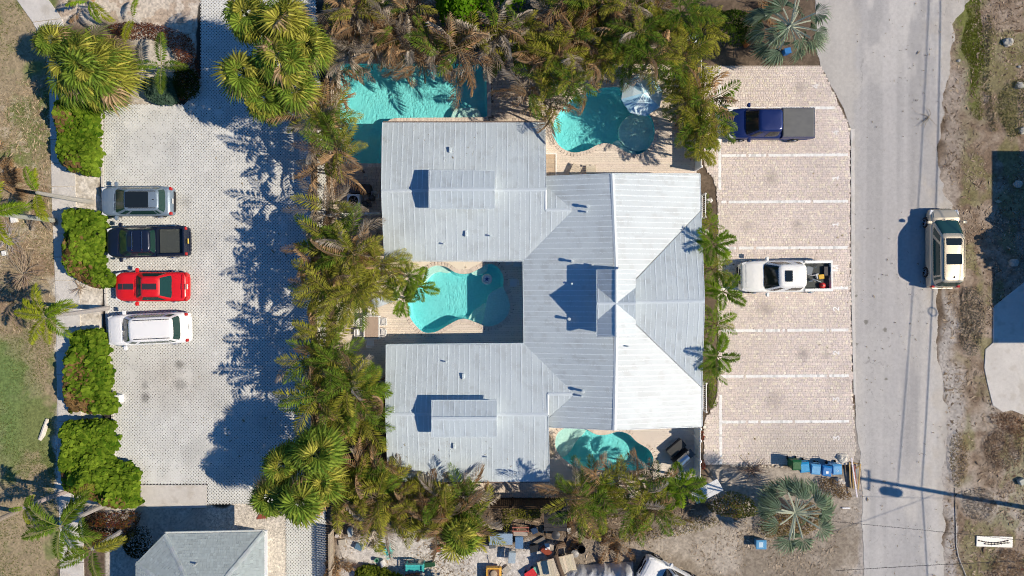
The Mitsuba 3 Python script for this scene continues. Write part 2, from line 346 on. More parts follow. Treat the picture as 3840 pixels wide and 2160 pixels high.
def brick_row(g, z, ang=0, rows=(.11, .14, .17), widths=(.1, .13, .16, .2), cf=None, gap=.0055, h=.05, seed=1):
    """ashlar pavers filling a plan polygon: list of (v, f, c)"""
    r = np.random.default_rng(seed); x0, y0, x1, y1 = g.bounds; out = []; y = y0; prep = shapely.prepared.prep(g); gi = shapely.prepared.prep(g.buffer(-.3))
    F = np.array([[0, 1, 5], [0, 5, 4], [1, 2, 6], [1, 6, 5], [2, 3, 7], [2, 7, 6], [3, 0, 4], [3, 4, 7], [4, 5, 6], [4, 6, 7]])
    while y < y1:
        hh = rows[r.integers(len(rows))]; x = x0 - r.random() * .2
        while x < x1:
            w = widths[r.integers(len(widths))]; q = box(x + gap, y + gap, x + w - gap, y + hh - gap)
            if prep.contains(q) or (prep.intersects(q) and g.intersection(q).area > .55 * q.area):
                a = np.array([[x + gap, y + gap], [x + w - gap, y + gap], [x + w - gap, y + hh - gap], [x + gap, y + hh - gap]]) + r.normal(0, .0025, (4, 2))
                m = a.mean(0); b = m + (a - m) * (1 - .014 / np.array([w, hh]) * 2); t = z + r.normal(0, .002)
                v = np.vstack([np.c_[a, np.full(4, z - h)], np.c_[b, np.full(4, t)]])
                v = np.vstack([np.c_[a, np.full(4, t - .008)], np.c_[b, np.full(4, t)]])
                out.append((v, F, np.tile(cf(m, r), (8, 1))))
            x += w
        y += hh
    return out
lot_east = poly([(2640, 247), (3074, 246), (3098, 292), (3128, 358), (3164, 432), (3186, 482), (3188, 1100), (3197, 1500), (3209, 1690), (3192, 1742), (2640, 1742)])
bed_e = smooth_poly([(2600, 640), (2655, 646), (2680, 690), (2690, 760), (2691, 1100), (2690, 1440), (2674, 1520), (2650, 1560), (2600, 1572)])
lot_pav = lot_east.difference(bed_e)
pal_e = np.array([(.67, .595, .55), (.645, .58, .55), (.68, .615, .56), (.71, .655, .56), (.61, .55, .53), (.74, .695, .62)])
def col_e(m, r):
    c = pal_e[r.choice(6, p=[.26, .24, .2, .12, .12, .06])] * (1 + r.normal(0, .05))
    n = meshkit.fbm(np.array([m[0] * .5, m[1] * .5, 3.]), 3)
    grey = np.clip((1500 - (1080 - m[1] * S)) / -220, 0, 1) * np.clip((m[0] - 14.5) / 3, .25, 1) * .75
    c = c * (1 - grey) + np.array([.47, .45, .42]) * grey
    for sx, sy, sr, sa in ((2890, 670, 40, .35), (2990, 845, 30, .3), (2870, 1160, 45, .35), (3010, 1330, 35, .35), (2900, 1500, 50, .3), (3000, 330, 40, .3), (2800, 850, 30, .25), (3098, 1330, 24, .3)):
        d = math.hypot(m[0] * S + 1920 - sx, 1080 - m[1] * S - sy) / sr; c = c * (1 - sa * max(0, 1 - d) * (.5 + n))
    return np.clip(c * [1.0, .985, .97] * (.9 + .22 * n), .03, .9)
pv = thing('brick_parking', 'pinkish beige brick parking lot with white bay lines beside the road', 'parking lot', kind='structure')
add(pv, 'bedding', prism(lot_pav, -.05, .045), 'vc_matte', (.36, .31, .27))
pieces(pv, 'paver', brick_row(lot_pav, .06, cf=col_e, seed=3), 'vc_matte', 300, 'paver_field')
add(pv, 'edging', prism(poly([(3190, 484), (3204, 484), (3204, 1100), (3210, 1480), (3200, 1480), (3191, 1100)]), -.05, .05, .008), 'concrete_mat')
bl = lambda a, b, w: prism(LineString([at(*a), at(*b)]).buffer(w / 2, cap_style=2), .056, .066)
def worn_line(a, b, w):
    A, B = np.array(at(*a)), np.array(at(*b)); L = np.linalg.norm(B - A); d = (B - A) / L; n = int(L / .16); nv = np.array([-d[1], d[0]]); ms = []
    for q in range(n):
        if R.random() < .05: continue
        p0, p1 = A + d * L * (q + .02) / n, A + d * L * (q + .98) / n; e = R.normal(0, .008, 4); wear_ = R.choice([.80, .76, .70, .58], p=[.5, .25, .15, .1])
        ms.append(col_of(prism(Polygon([p0 + nv * (w / 2 + e[0]), p1 + nv * (w / 2 + e[1]), p1 - nv * (w / 2 + e[2]), p0 - nv * (w / 2 + e[3])]), .056, .066), (wear_, wear_ * 1.01, wear_)))
    return joined(ms)
for x0, x1, y in [(2704, 3128, 407), (2704, 3178, 583), (2704, 3178, 757), (2704, 3178, 930), (2704, 3178, 1082), (2704, 3180, 1239), (2704, 3182, 1410), (2704, 3182, 1581)]:
    add(pv, 'bay_line', worn_line((x0, y + 1), (x1, y - 2), .18), 'vc_matte')
for x, y0, y1 in [(2697, 248, 712), (2701, 1480, 1740)]: add(pv, 'bay_line', worn_line((x, y0), (x + 1, y1), .18), 'vc_matte')
for s, x, y in [('4', 3056, 324), ('4', 3131, 497), ('1', 3131, 668), ('1', 3131, 842), ('M', 3131, 1006), ('2', 3133, 1158), ('2', 3134, 1323), ('3', 3134, 1497), ('3', 3135, 1642)]:
    t = meshkit.text_mesh(s, .38, .008, bold=True); w = at(x, y); b = t.bounds.mean(0)
    wear = .72 if s in '34' else .82
    add(pv, 'bay_number', moved((np.array(t.vertices) - (b[0], b[1], 0), np.array(t.faces)), T().translate([w[0], w[1], .062]).rotate([0, 0, 1], 90)), 'vc_matte', (wear, wear, wear), label=f'bay number {s} painted in white')

# grid paving: concrete lattice with an open cell in every unit
def lattice(g, p=.108, hole=.047, z=.06):
    x0, y0, x1, y1 = g.bounds; i, j = np.meshgrid(np.arange(int((x1 - x0) / p) + 1), np.arange(int((y1 - y0) / p) + 1), indexing='ij')
    on = (i + j) % 2 == 0; c = np.stack([x0 + i[on] * p, y0 + j[on] * p], 1); c = c[shapely.contains_xy(g, c[:, 0], c[:, 1])]
    n = len(c); P3 = np.c_[c * .33, np.full(n, 5.)]
    a = meshkit.fbm(P3, 4, 3); b = meshkit.fbm(np.c_[c * 1.4, np.full(n, 1.)], 3, 5); X = c[:, 0] * S + 1920; Y = 1080 - c[:, 1] * S
    clean = np.clip(1 - np.hypot((X - 560) / 190, (Y - 470) / 200), 0, 1) * .5 + np.clip(1 - np.hypot((X - 640) / 230, (Y - 1790) / 90), 0, 1) * .45 + np.clip(1 - np.hypot((X - 500) / 60, (Y - 1360) / 110), 0, 1) * .4 + np.clip(1 - np.hypot((X - 850) / 110, (Y - 600) / 220), 0, 1) * .22
    filled = R.random(n) < np.clip((a * .55 + b * .45 + clean - .635) * 4.2, 0, .97)
    dirt = np.clip(1 - np.hypot((X - 620) / 260, (Y - 1420) / 170), 0, 1) * .8
    col = np.array([.585, .605, .597]) * (.86 + .28 * b)[:, None]
    col = col * (1 - dirt[:, None] * .45) + np.array([.33, .27, .2]) * dirt[:, None] * .45
    for sx, sy, sr, sa in ((675, 1370, 20, .5), (545, 1485, 22, .5), (680, 1445, 26, .35), (545, 1440, 18, .35), (640, 560, 40, .15), (760, 900, 60, .12), (700, 760, 26, .2), (830, 1500, 60, .15), (720, 1700, 50, .12), (690, 1240, 22, .2)):
        dd = np.hypot(X - sx + 30 * (b - .5), Y - sy + 30 * (a - .5)) / sr; col = col * (1 - sa * np.clip(1.6 - 1.4 * dd, 0, 1))[:, None]
    hs = hole * (1 + R.normal(0, .07, n))[:, None]
    d = np.array([[1, 0], [0, 1], [-1, 0], [0, -1]]); o = c[:, None] + d * p * .999; h = c[:, None] + d * hs[:, None]
    zc = lambda q, zz: np.concatenate([q, np.full((*q.shape[:2], 1), zz)], -1)
    v = np.concatenate([zc(o, z), zc(h, z), zc(h, .015)], 1).reshape(-1, 3); k = np.arange(4); k2 = (k + 1) % 4
    q = np.vstack([np.stack([k, k2, 4 + k2, 4 + k], 1), np.stack([4 + k, 4 + k2, 8 + k2, 8 + k], 1)]); ft = quads(q)
    f = (ft[None] + (np.arange(n) * 12)[:, None, None]).reshape(-1, 3)
    C = np.repeat(col, 12, 0)
    m = (v, f, C)
    fc = np.where(filled)[0]; vf = zc(h[fc], z - .008).reshape(-1, 3); ff = (quads(np.array([[0, 1, 2, 3]]))[None] + (np.arange(len(fc)) * 4)[:, None, None]).reshape(-1, 3)
    half = R.random(n) < .55
    gc = np.where(~filled & half)[0]; vg = zc(h[gc], .028).reshape(-1, 3); fg = (quads(np.array([[0, 1, 2, 3]]))[None] + (np.arange(len(gc)) * 4)[:, None, None]).reshape(-1, 3)
    return m, (vf, ff, np.repeat(np.array([.50, .49, .46]) * (.85 + .3 * b[fc, None]), 4, 0)), (vg, fg, np.repeat(np.array([.19, .18, .145]) * (.6 + .9 * R.random((len(gc), 1))), 4, 0))
lot_w = poly([(392, 397), (690, 392), (746, 345), (752, 296), (756, -90), (1180, -90), (1222, 700), (1222, 2230), (1076, 2230), (1076, 1890), (778, 1890), (778, 1815), (528, 1815), (434, 1815), (424, 1500), (398, 1100), (388, 800)])
gp = thing('grid_parking', 'pale concrete grid paving with open cells in the west parking lot', 'parking lot', kind='structure')
la, lb, lc = lattice(lot_w)
add(gp, 'grid_paving', la, 'vc_matte', kind='stuff'); add(gp, 'sand_fill', lb, 'vc_matte', kind='stuff'); add(gp, 'weed_fill', lc, 'vc_matte', kind='stuff')
dw = poly([(3724, 1150), (3722, 1285), (3694, 1310), (3690, 1380), (3702, 1440), (3722, 1520), (3760, 1545), (3792, 1538), (3850, 1560), (4300, 1640), (4300, 800), (3850, 1050)])
add(None, 'driveway', prism(dw, -.05, .05, .01), 'concrete_mat', kind='structure', label='pale concrete driveway of the house across the road', cat='driveway')

# ------------------------------------------------------------------ decks and patios
def boards(g, w, along, z, cf, h=.03, gap=.004, ln=4.8, seed=2):
    r = np.random.default_rng(seed); x0, y0, x1, y1 = g.bounds; out = []
    a0, a1, b0, b1 = (y0, y1, x0, x1) if along == 'x' else (x0, x1, y0, y1); k = 0; a = a0
    while a < a1:
        b = b0 - r.random() * ln
        while b < b1:
            q = box(b, a + gap, b + ln - .005, a + w - gap) if along == 'x' else box(a + gap, b, a + w - gap, b + ln - .005)
            for s in polys(g.intersection(q)):
                if s.area > .004:
                    m = prism(s.simplify(.004), z - h, z); out.append(col_of(m, jit(cf, .03, r)))
            b += ln
        a += w
    return out
def walls_of(g): return shapely.unary_union(g)
dk_c = box(*at(1262, 1312, DK), *at(1990, 950, DK)).union(box(*at(1262, 1500, DK), *at(1480, 1290, DK))).difference(C_POOL.buffer(COPE))
BEIGE = (.68, .61, .53)
t = thing('courtyard_deck', 'beige plank deck around the kidney-shaped courtyard pool', 'deck', kind='structure')
add(t, 'joist_frame', prism(dk_c, 0.0, DK - .035), 'vc_matte', (.12, .1, .085))
pieces(t, 'plank', boards(dk_c, .145, 'x', DK, BEIGE), 'vc_satin')
dk_ne = box(*at(2032, 690, DK), *at(2612, 240, DK)).difference(NE_POOL.buffer(COPE))
t = thing('cabana_deck', 'beige plank deck beside the pool with the blue umbrella', 'deck', kind='structure')
add(t, 'joist_frame', prism(dk_ne, 0.0, DK - .035), 'vc_matte', (.12, .1, .085))
pieces(t, 'plank', boards(dk_ne, .145, 'x', DK, BEIGE, seed=4), 'vc_satin')
dk_s = box(*at(2046, 1800, DK), *at(2622, 1580, DK)).difference(S_POOL.buffer(COPE))
t = thing('grill_deck', 'beige plank deck around the teal pool beside the grill', 'deck', kind='structure')
add(t, 'joist_frame', prism(dk_s, 0.0, DK - .035), 'vc_matte', (.12, .1, .085))
pieces(t, 'plank', boards(dk_s, .145, 'x', DK, (.64, .58, .52), seed=5), 'vc_satin')
dk_w = box(*at(1455, 1866, .1), *at(2420, 1796, .1)).difference(dk_s)
t = thing('board_walk', 'narrow beige boardwalk between the south wing and the brown fence', 'walkway', kind='structure')
add(t, 'joist_frame', prism(dk_w, 0.0, .085), 'vc_matte', (.12, .1, .085))
pieces(t, 'plank', boards(dk_w, .14, 'y', .115, (.66, .58, .50), seed=6), 'vc_satin')
pt = box(*at(1240, 980, .1), *at(1500, 612, .1)).union(box(*at(1240, 620, .1), *at(2050, 190, .1))).difference(N_POOL.buffer(COPE))
t = thing('patio', 'tan brick patio around the big north pool and the air conditioner', 'patio', kind='structure')
add(t, 'bedding', prism(pt, 0.0, .07), 'vc_matte', (.2, .17, .14))
pal_p = np.array([(.50, .42, .35), (.46, .39, .33), (.54, .47, .38)])
pieces(t, 'paver', brick_row(pt, .1, rows=(.2,), widths=(.2, .3), cf=lambda m, r: pal_p[r.integers(3)] * (1 + r.normal(0, .06)), seed=9), 'vc_matte', 300, 'paver_field')
sg = smooth_poly([(1545, 968), (1700, 955), (1846, 960), (1842, 976), (1802, 988), (1745, 1008), (1700, 1004), (1660, 980), (1618, 985), (1580, 1004), (1550, 1030)], DK).difference(C_POOL.buffer(COPE + .02))
add(None, 'planting_bed', prism(sg, DK - .02, DK + .008), 'vc_matte', (.72, .66, .56), kind='structure', label='cream shell planting bed behind the courtyard pool', cat='planting bed')

def pool(label, g, shelves, steps=(), depth=.9, wl_=-.01, cope=True, copc=(.62, .545, .48), seed=1):
    """basin, shelves, water and coping stones of one pool"""
    k = thing('swimming_pool', label, 'swimming pool')
    c = sum(polys(g), []) if False else polys(g)[0]
    floor = sheet(c, -depth); ring = np.array(shapely.geometry.polygon.orient(c).segmentize(.3).exterior.coords)[:-1]; n = len(ring); i = np.arange(n); j = (i + 1) % n
    zs = [DK - .02, -.3, -depth * .75, -depth]; ins = [0, 0, .02, .22]
    rings = []
    for z, d in zip(zs, ins):
        p_ = ring
        if d:
            cc = c.buffer(-d); cc = polys(cc)[0]; p_ = np.array([cc.exterior.interpolate(cc.exterior.project(Point(q))).coords[0] for q in ring])
        rings.append(np.c_[p_, np.full(n, z)])
    v = np.vstack(rings); f = np.vstack([quads(np.stack([a * n + i, a * n + j, (a + 1) * n + j, (a + 1) * n + i], 1)) for a in range(3)])
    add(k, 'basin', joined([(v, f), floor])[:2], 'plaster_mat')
    add(k, 'tile_band', prism(c.buffer(.004).difference(c.buffer(-.012)), -.11, DK - .065), 'vc_satin', (.05, .22, .30))
    for s, z in shelves:
        s = s.intersection(c.buffer(-.01)); add(k, 'shelf', prism(s, -depth, z, .02), 'shelf_mat')
    for s, z in steps:
        s = s.intersection(c.buffer(-.01)); add(k, 'step', prism(s, -depth, z, .02), 'shelf_mat')
    wv, wf = trimesh.creation.triangulate_polygon(c.buffer(.01), engine='earcut')
    add(k, 'water', (np.c_[wv, np.full(len(wv), wl_)], wf), 'water')
    if cope:
        r = np.random.default_rng(seed); ext = c.exterior; L = ext.length; m = int(L / .2); st = []
        for q in range(m):
            s0, s1 = q / m * L, (q + 1) / m * L
            inner = np.array([ext.interpolate(s).coords[0] for s in (s0 + .004, s1 - .004)]); d = inner[1] - inner[0]; d /= np.linalg.norm(d) + 1e-9
            nrm = np.array([d[1], -d[0]])
            if c.contains(Point(*(inner.mean(0) + nrm * .03))): nrm = -nrm
            a0, a1 = inner - nrm * .03, inner + nrm * COPE
            st.append(col_of(prism(Polygon([a0[0], a0[1], a1[1], a1[0]]).convex_hull, DK - .06, DK + .02 + r.normal(0, .002), .008), np.clip(np.array(copc) * (1 + r.normal(0, .07)), .05, .8)))
        ck = f'{k}__coping'
        add(k, 'coping', joined([col_of(prism(c.buffer(COPE - .004).difference(c.buffer(-.0)), DK - .12, DK - .05), (.24, .2, .17))]), 'vc_matte')
        pieces(ck, 'coping_stone', st, 'vc_matte', 300)
    return k
circ = lambda x, y, r, z=-.2: Point(*at(x, y, z)).buffer(r / S)
pool('large rectangular turquoise pool half hidden under the drooping palms', N_POOL, [(box(*at(1660, 470, -.4), *at(1840, 405, -.4)).intersection(circ(1748, 446, 58)), -.35)], [(circ(1748, 446, 34), -.18)], seed=1)
pool('turquoise pool with a round spa ledge beside the blue umbrella', NE_POOL, [(circ(2392, 494, 70).union(box(*at(2395, 560, -.3), *at(2470, 430, -.3))), -.42)], [(circ(2332, 575, 55).difference(circ(2392, 494, 70).buffer(.02)), -.55), (circ(2350, 580, 38).difference(circ(2392, 494, 70).buffer(.02)), -.42)], seed=2)
pool('small kidney-shaped turquoise pool in the courtyard between the two wings', C_POOL,
     [(smooth_poly([(1560, 1080), (1590, 1060), (1618, 1030), (1645, 1020), (1675, 1024), (1692, 1014), (1670, 985), (1610, 980), (1560, 1010)], -.2), -.22),
      (smooth_poly([(1768, 1020), (1778, 1032), (1800, 1030), (1826, 1014), (1826, 980), (1790, 985)], -.2), -.22),
      (smooth_poly([(1832, 1107), (1860, 1085), (1900, 1075), (1950, 1120), (1930, 1210), (1860, 1240), (1800, 1230), (1812, 1195), (1820, 1150)], -.2), -.20)],
     [(smooth_poly([(1756, 1202), (1770, 1172), (1800, 1148), (1822, 1142), (1822, 1232), (1790, 1230)], -.4), -.60), (smooth_poly([(1772, 1206), (1786, 1180), (1806, 1162), (1824, 1162), (1822, 1228), (1795, 1226)], -.4), -.42)], seed=3)
pool('dark teal pool with a pale beach ledge beside the outdoor grill', S_POOL, [(smooth_poly([(2199, 1600), (2190, 1625), (2164, 1652), (2140, 1690), (2117, 1712), (2060, 1720), (2060, 1600), (2140, 1580)], -.15), -.16)], depth=1.15, seed=4)

# ------------------------------------------------------------------ the white metal-roofed house
EZ, PITCH = 2.6, .25
def lift(d): return d * (H - 3.2) / H / S * PITCH
RW, RX, RM, ZV = EZ + lift(258), EZ + lift(190), EZ + lift(335), EZ + lift(86)
house = thing('villa', 'white villa with standing-seam metal roofs, two wings around a courtyard pool', 'house')
def fit(P):
    A = np.c_[np.ones(len(P)), P[:, 0], P[:, 1]]; c = np.linalg.lstsq(A, P[:, 2], rcond=None)[0]
    return lambda q: c[0] + c[1] * np.asarray(q)[:, 0] + c[2] * np.asarray(q)[:, 1]
def roof_plane(parent, pts, seam, step=.645, off=0.0, thick=.05):
    """standing-seam panels over a sloped polygon; seam = plan direction ('x' or 'y') in which the seams run"""
    P = np.array([at3(*p) for p in pts]); f = fit(P); g = Polygon(P[:, :2]).buffer(0); x0, y0, x1, y1 = g.bounds
    a, a1 = (x0, x1) if seam == 'y' else (y0, y1); a += off - step
    while a < a1:
        def strip(u, w): return box(u, y0 - 1, u + w, y1 + 1) if seam == 'y' else box(x0 - 1, u, x1 + 1, u + w)
        pan = g.intersection(strip(a + .004, step - .008))
        if pan.area > .02:
            add(parent, 'panel', prism(pan, lambda q: f(q) - thick, f), 'roof_mat'); ms = []
            for u, w, hh in ((a - .03, .06, .015), (a + step * .5, .035, .007)):
                rb_ = g.buffer(-.02).intersection(strip(u, w))
                if rb_.area > .004: ms.append(prism(rb_, f, lambda q: f(q) + hh))
            if ms: add(parent, 'seam', joined(ms)[:2], 'sunlit_seam_mat')
        a += step
    return f
def cap(parent, a, b, w=.2, h=.06, name='ridge_cap'):
    A, B = at3(*a), at3(*b); d = B - A; n = np.array([-d[1], d[0], 0]); n /= np.linalg.norm(n); dn = np.array([0, 0, w / 2 * PITCH + .02])
    up = np.array([0, 0, h]); add(parent, name, hull([A + up, B + up, A + n * w / 2 + up - dn, B + n * w / 2 + up - dn, A - n * w / 2 + up - dn, B - n * w / 2 + up - dn, A - n * w / 2 - dn, B - n * w / 2 - dn, A + n * w / 2 - dn, B + n * w / 2 - dn]), 'ridge_mat')
r1 = f'{house}__north_wing_roof'; r2 = f'{house}__south_wing_roof'; r3 = f'{house}__main_roof'; r4 = f'{house}__east_gable_roof'
f_n = roof_plane(r1, [(1435, 459, EZ), (2042, 459, EZ), (2046, 711, RW), (1431, 716, RW)], 'y')
roof_plane(r1, [(1431, 717, RW), (2046, 712, RW), (2046, 788, RX), (2149, 788, RX), (1963, 977, EZ), (1443, 977, EZ)], 'y')
roof_plane(r1, [(2047, 787, RX), (2148, 787, RX), (2048, 697, ZV)], 'y')
roof_plane(r2, [(1449, 1294, EZ), (1966, 1289, EZ), (2155, 1478, RX), (2054, 1476, RX), (2054, 1554, RW), (1448, 1553, RW)], 'y')
f_s = roof_plane(r2, [(1448, 1554, RW), (2054, 1555, RW), (2059, 1806, EZ), (1457, 1808, EZ)], 'y')
roof_plane(r2, [(2055, 1477, RX), (2154, 1479, RX), (2057, 1567, ZV)], 'y')
roof_plane(r3, [(2046, 663, ZV), (2296, 653, RM), (2304, 1611, RM), (2053, 1600, ZV), (2057, 1567, ZV), (2154, 1479, RX), (1965, 1289, EZ), (1963, 976, EZ), (2148, 788, RX), (2046, 697, ZV)], 'x')
roof_plane(r3, [(2297, 653, RM), (2624, 653, EZ), (2627, 790, EZ), (2301, 1133, RM)], 'x')
roof_plane(r3, [(2302, 1139, RM), (2630, 1454, EZ), (2632, 1598, EZ), (2305, 1611, RM)], 'x')
roof_plane(r4, [(2303, 1135, RM), (2640, 1128, RM), (2627, 792, EZ)], 'y')
roof_plane(r4, [(2303, 1137, RM), (2640, 1130, RM), (2630, 1452, EZ)], 'y')
cap(r1, (1430, 716, RW), (2047, 711, RW)); cap(r1, (2046, 787, RX), (2140, 787, RX)); cap(r2, (1447, 1554, RW), (2055, 1555, RW)); cap(r2, (2055, 1478, RX), (2146, 1478, RX))
cap(r3, (2296, 652, RM), (2311, 1020, RM), .24); cap(r3, (2311, 1255, RM), (2304, 1612, RM), .24); cap(r4, (2380, 1134, RM), (2641, 1129, RM))
for a, b in [((2046, 712, RW), (2046, 788, RX)), ((2054, 1476, RX), (2054, 1556, RW))]: cap(r1 if a[1] < 1000 else r2, a, b, .16, .05, 'gable_trim')
def trim(parent, a, b, name='fascia', w=.04, h=.2, mat='ridge_mat', z=-.08):
    A, B = at3(*a), at3(*b); d = B - A; d /= np.linalg.norm(d); n = np.array([-d[1], d[0], 0]); n /= np.linalg.norm(n); q = []
    for P in (A, B):
        for s in (-1, 1):
            for u in (-1, 1): q.append(P + n * s * w / 2 + [0, 0, u * h / 2 + z])
    add(parent, name, hull(q), mat)
scene['gutter_mat'] = pbr((.16, .12, .10), .5, .4)
trim(r1, (1436, 457, EZ), (2044, 457, EZ), 'gutter', .10, .1, 'gutter_mat'); trim(r2, (1456, 1810, EZ), (2060, 1808, EZ), 'gutter', .10, .1, 'gutter_mat')
for par, a, b in [(r1, (1434, 459, EZ), (1430, 716, RW)), (r1, (1430, 716, RW), (1442, 978, EZ)), (r1, (1443, 979, EZ), (1963, 979, EZ)), (r2, (1449, 1292, EZ), (1966, 1287, EZ)), (r2, (1448, 1294, EZ), (1446, 1554, RW)), (r2, (1446, 1554, RW), (1456, 1808, EZ)),
                  (r3, (1961, 976, EZ), (1964, 1289, EZ)), (r3, (2046, 661, ZV), (2296, 651, RM)), (r3, (2296, 651, RM), (2625, 651, EZ)), (r3, (2626, 653, EZ), (2629, 790, EZ)), (r3, (2633, 1454, EZ), (2634, 1598, EZ)), (r3, (2632, 1600, EZ), (2304, 1613, RM)),
                  (r3, (2304, 1613, RM), (2053, 1602, ZV)), (r4, (2629, 792, EZ), (2642, 1129, RM)), (r4, (2642, 1129, RM), (2632, 1452, EZ)), (r2, (2056, 1560, RW), (2061, 1806, EZ)), (r1, (2044, 459, EZ), (2048, 711, RW))]:
    trim(par, a, b)
scene['stucco'] = pbr((.70, .71, .70), .85, .25)
eave = lambda pts: Polygon([at(x, y, EZ) for x, y in pts])
body = shapely.union_all([eave([(1435, 459), (2042, 459), (2046, 977), (1443, 977)]), eave([(1449, 1294), (2054, 1289), (2059, 1806), (1457, 1808)]), eave([(1963, 660), (2624, 657), (2632, 1600), (1966, 1600)])]).buffer(-.42, join_style=2)
add(house, 'wall', prism(body.difference(body.buffer(-.2, join_style=2)), 0, EZ - .06), 'stucco')
add(house, 'ceiling', prism(body.buffer(-.2, join_style=2), EZ - .12, EZ - .07), 'stucco')
def gable(a, b, c, inset):
    P = [at3(*q) - [0, 0, .07] for q in (a, b, c)]; m = np.mean([P[0], P[2]], 0); P[0] = m + (P[0] - m) * .9; P[2] = m + (P[2] - m) * .9; P[1][2] -= .1; P[0][2] = P[2][2] = EZ - .07
    i = np.array([*inset, 0.]); add(house, 'gable_wall', hull([q + i for q in P] + [q + i * 1.35 for q in P]), 'stucco')
gable((1434, 470, EZ), (1431, 716, RW), (1442, 966, EZ), (.42, 0)); gable((1449, 1304, EZ), (1447, 1554, RW), (1456, 1798, EZ), (.42, 0)); gable((2056, 660, EZ), (2297, 653, RM), (2620, 653, EZ), (0, -.42)); gable((2056, 1600, EZ), (2304, 1612, RM), (2628, 1600, EZ), (0, .42)); gable((2628, 800, EZ), (2641, 1129, RM), (2630, 1444, EZ), (-.42, 0))
bx0, by0, bx1, by1 = body.bounds
for x, y, w, h_, ax in [(1500, 970, 1.6, 1.1, 'x'), (1640, 970, 1.8, 2.0, 'x'), (1800, 970, 1.6, 1.1, 'x'), (1600, 1300, 1.8, 2.0, 'x'), (1760, 1300, 1.6, 1.1, 'x'), (1560, 470, 1.6, 1.1, 'x'), (1800, 470, 1.8, 2.0, 'x'), (2626, 720, 1.4, 1.2, 'y'), (2626, 960, 1.4, 1.2, 'y'), (2628, 1300, 1.4, 1.2, 'y'), (2628, 1520, 1.4, 1.2, 'y')]:
    c = np.array(shapely.ops.nearest_points(body.exterior, Point(*at(x, y, EZ)))[0].coords[0]); zc = 1.2 if h_ < 1.5 else h_ / 2 + .15
    sx, sy = (w, .08) if ax == 'x' else (.08, w)
    wk = add(house, 'window', bx(c[0], c[1], zc, sx + (.12 if ax == 'x' else 0), sy + (.12 if ax == 'y' else 0), h_ + .12), 'stucco')
    add(wk, 'pane', bx(c[0], c[1], zc, sx + (0 if ax == 'x' else .03), sy + (0 if ax == 'y' else .03), h_), 'glass_dark')

def monitor(x0, x1, y0, y1, ze, zr, zb, name):
    """raised ventilated ridge with its own little gable roof, ridge running east-west"""
    k = f'{house}__{name}'; ym = (y0 + y1) / 2
    roof_plane(k, [(x0, y0, ze), (x1, y0, ze), (x1, ym, zr), (x0, ym, zr)], 'y', .645, .1)
    roof_plane(k, [(x0, ym, zr), (x1, ym, zr), (x1, y1, ze), (x0, y1, ze)], 'y', .645, .1)
    cap(k, (x0, ym, zr), (x1, ym, zr)); P = [at3(x, y, ze) for x in (x0 + 9, x1 - 9) for y in (y0 + 9, y1 - 9)] + [at3(x, ym, zr - .1) for x in (x0 + 9, x1 - 9)]
    for q in P[:4]: q[2] -= .05
    add(k, 'wall', hull(P + [np.array([q[0], q[1], zb]) for q in P[:4]]), 'stucco')
    for a, b in [((x0, y0, ze), (x0, ym, zr)), ((x0, ym, zr), (x0, y1, ze)), ((x1, y0, ze), (x1, ym, zr)), ((x1, ym, zr), (x1, y1, ze)), ((x0, y0, ze), (x1, y0, ze)), ((x0, y1, ze), (x1, y1, ze))]: trim(k, a, b, 'fascia', .03, .14, z=-.06)
monitor(1608, 1854, 639, 781, RW + .62, RW + 1.2, RW - .4, 'north_ridge_monitor')
monitor(1618, 1862, 1501, 1639, RW + .62, RW + 1.2, RW - .4, 'south_ridge_monitor')
CE, CR = RM + .85, RM + 1.5; k = f'{house}__roof_turret'
roof_plane(k, [(2238, 1012, CE), (2311, 1012, CR), (2311, 1138, CR), (2240, 1078, CE)], 'x', .645, .1)
roof_plane(k, [(2240, 1200, CE), (2311, 1138, CR), (2311, 1260, CR), (2238, 1260, CE)], 'x', .645, .1)
roof_plane(k, [(2240, 1078, CE), (2240, 1138, CR), (2311, 1138, CR)], 'y', .645, .1); roof_plane(k, [(2240, 1200, CE), (2240, 1139, CR), (2311, 1139, CR)], 'y', .645, .1)
roof_plane(k, [(2384, 1012, CE), (2311, 1012, CR), (2311, 1138, CR), (2384, 1078, CE)], 'x', .645, .1)
roof_plane(k, [(2384, 1200, CE), (2311, 1138, CR), (2311, 1260, CR), (2384, 1260, CE)], 'x', .645, .1)
roof_plane(k, [(2384, 1078, CE), (2384, 1138, CR), (2311, 1138, CR)], 'y', .645, .1); roof_plane(k, [(2384, 1200, CE), (2384, 1139, CR), (2311, 1139, CR)], 'y', .645, .1)
cap(k, (2311, 1012, CR), (2311, 1260, CR), .16, .045); cap(k, (2238, 1138, CR), (2386, 1138, CR), .16, .04)
def below(P, zb): return P + [np.array([q[0], q[1], zb]) for q in P]
add(k, 'wall', hull(below([at3(x, y, CE - .06) for x in (2250, 2372) for y in (1022, 1250)], RM - .8) + [at3(2311, y, CR - .12) for y in (1022, 1250)]), 'stucco')
add(k, 'cross_wall', hull(below([at3(x, y, CE - .06) for x in (2249, 2373) for y in (1086, 1192)], RM - .8) + [at3(x, 1138, CR - .14) for x in (2249, 2373)]), 'stucco')
for a, b in [((2238, 1012, CE), (2238, 1078, CE)), ((2238, 1200, CE), (2238, 1260, CE)), ((2238, 1078, CE), (2238, 1138, CR)), ((2238, 1138, CR), (2238, 1200, CE)), ((2238, 1010, CE), (2311, 1010, CR)), ((2311, 1010, CR), (2384, 1010, CE)), ((2238, 1262, CE), (2311, 1262, CR)), ((2311, 1262, CR), (2384, 1262, CE))]: trim(k, a, b, 'fascia', .03, .14, z=-.06)
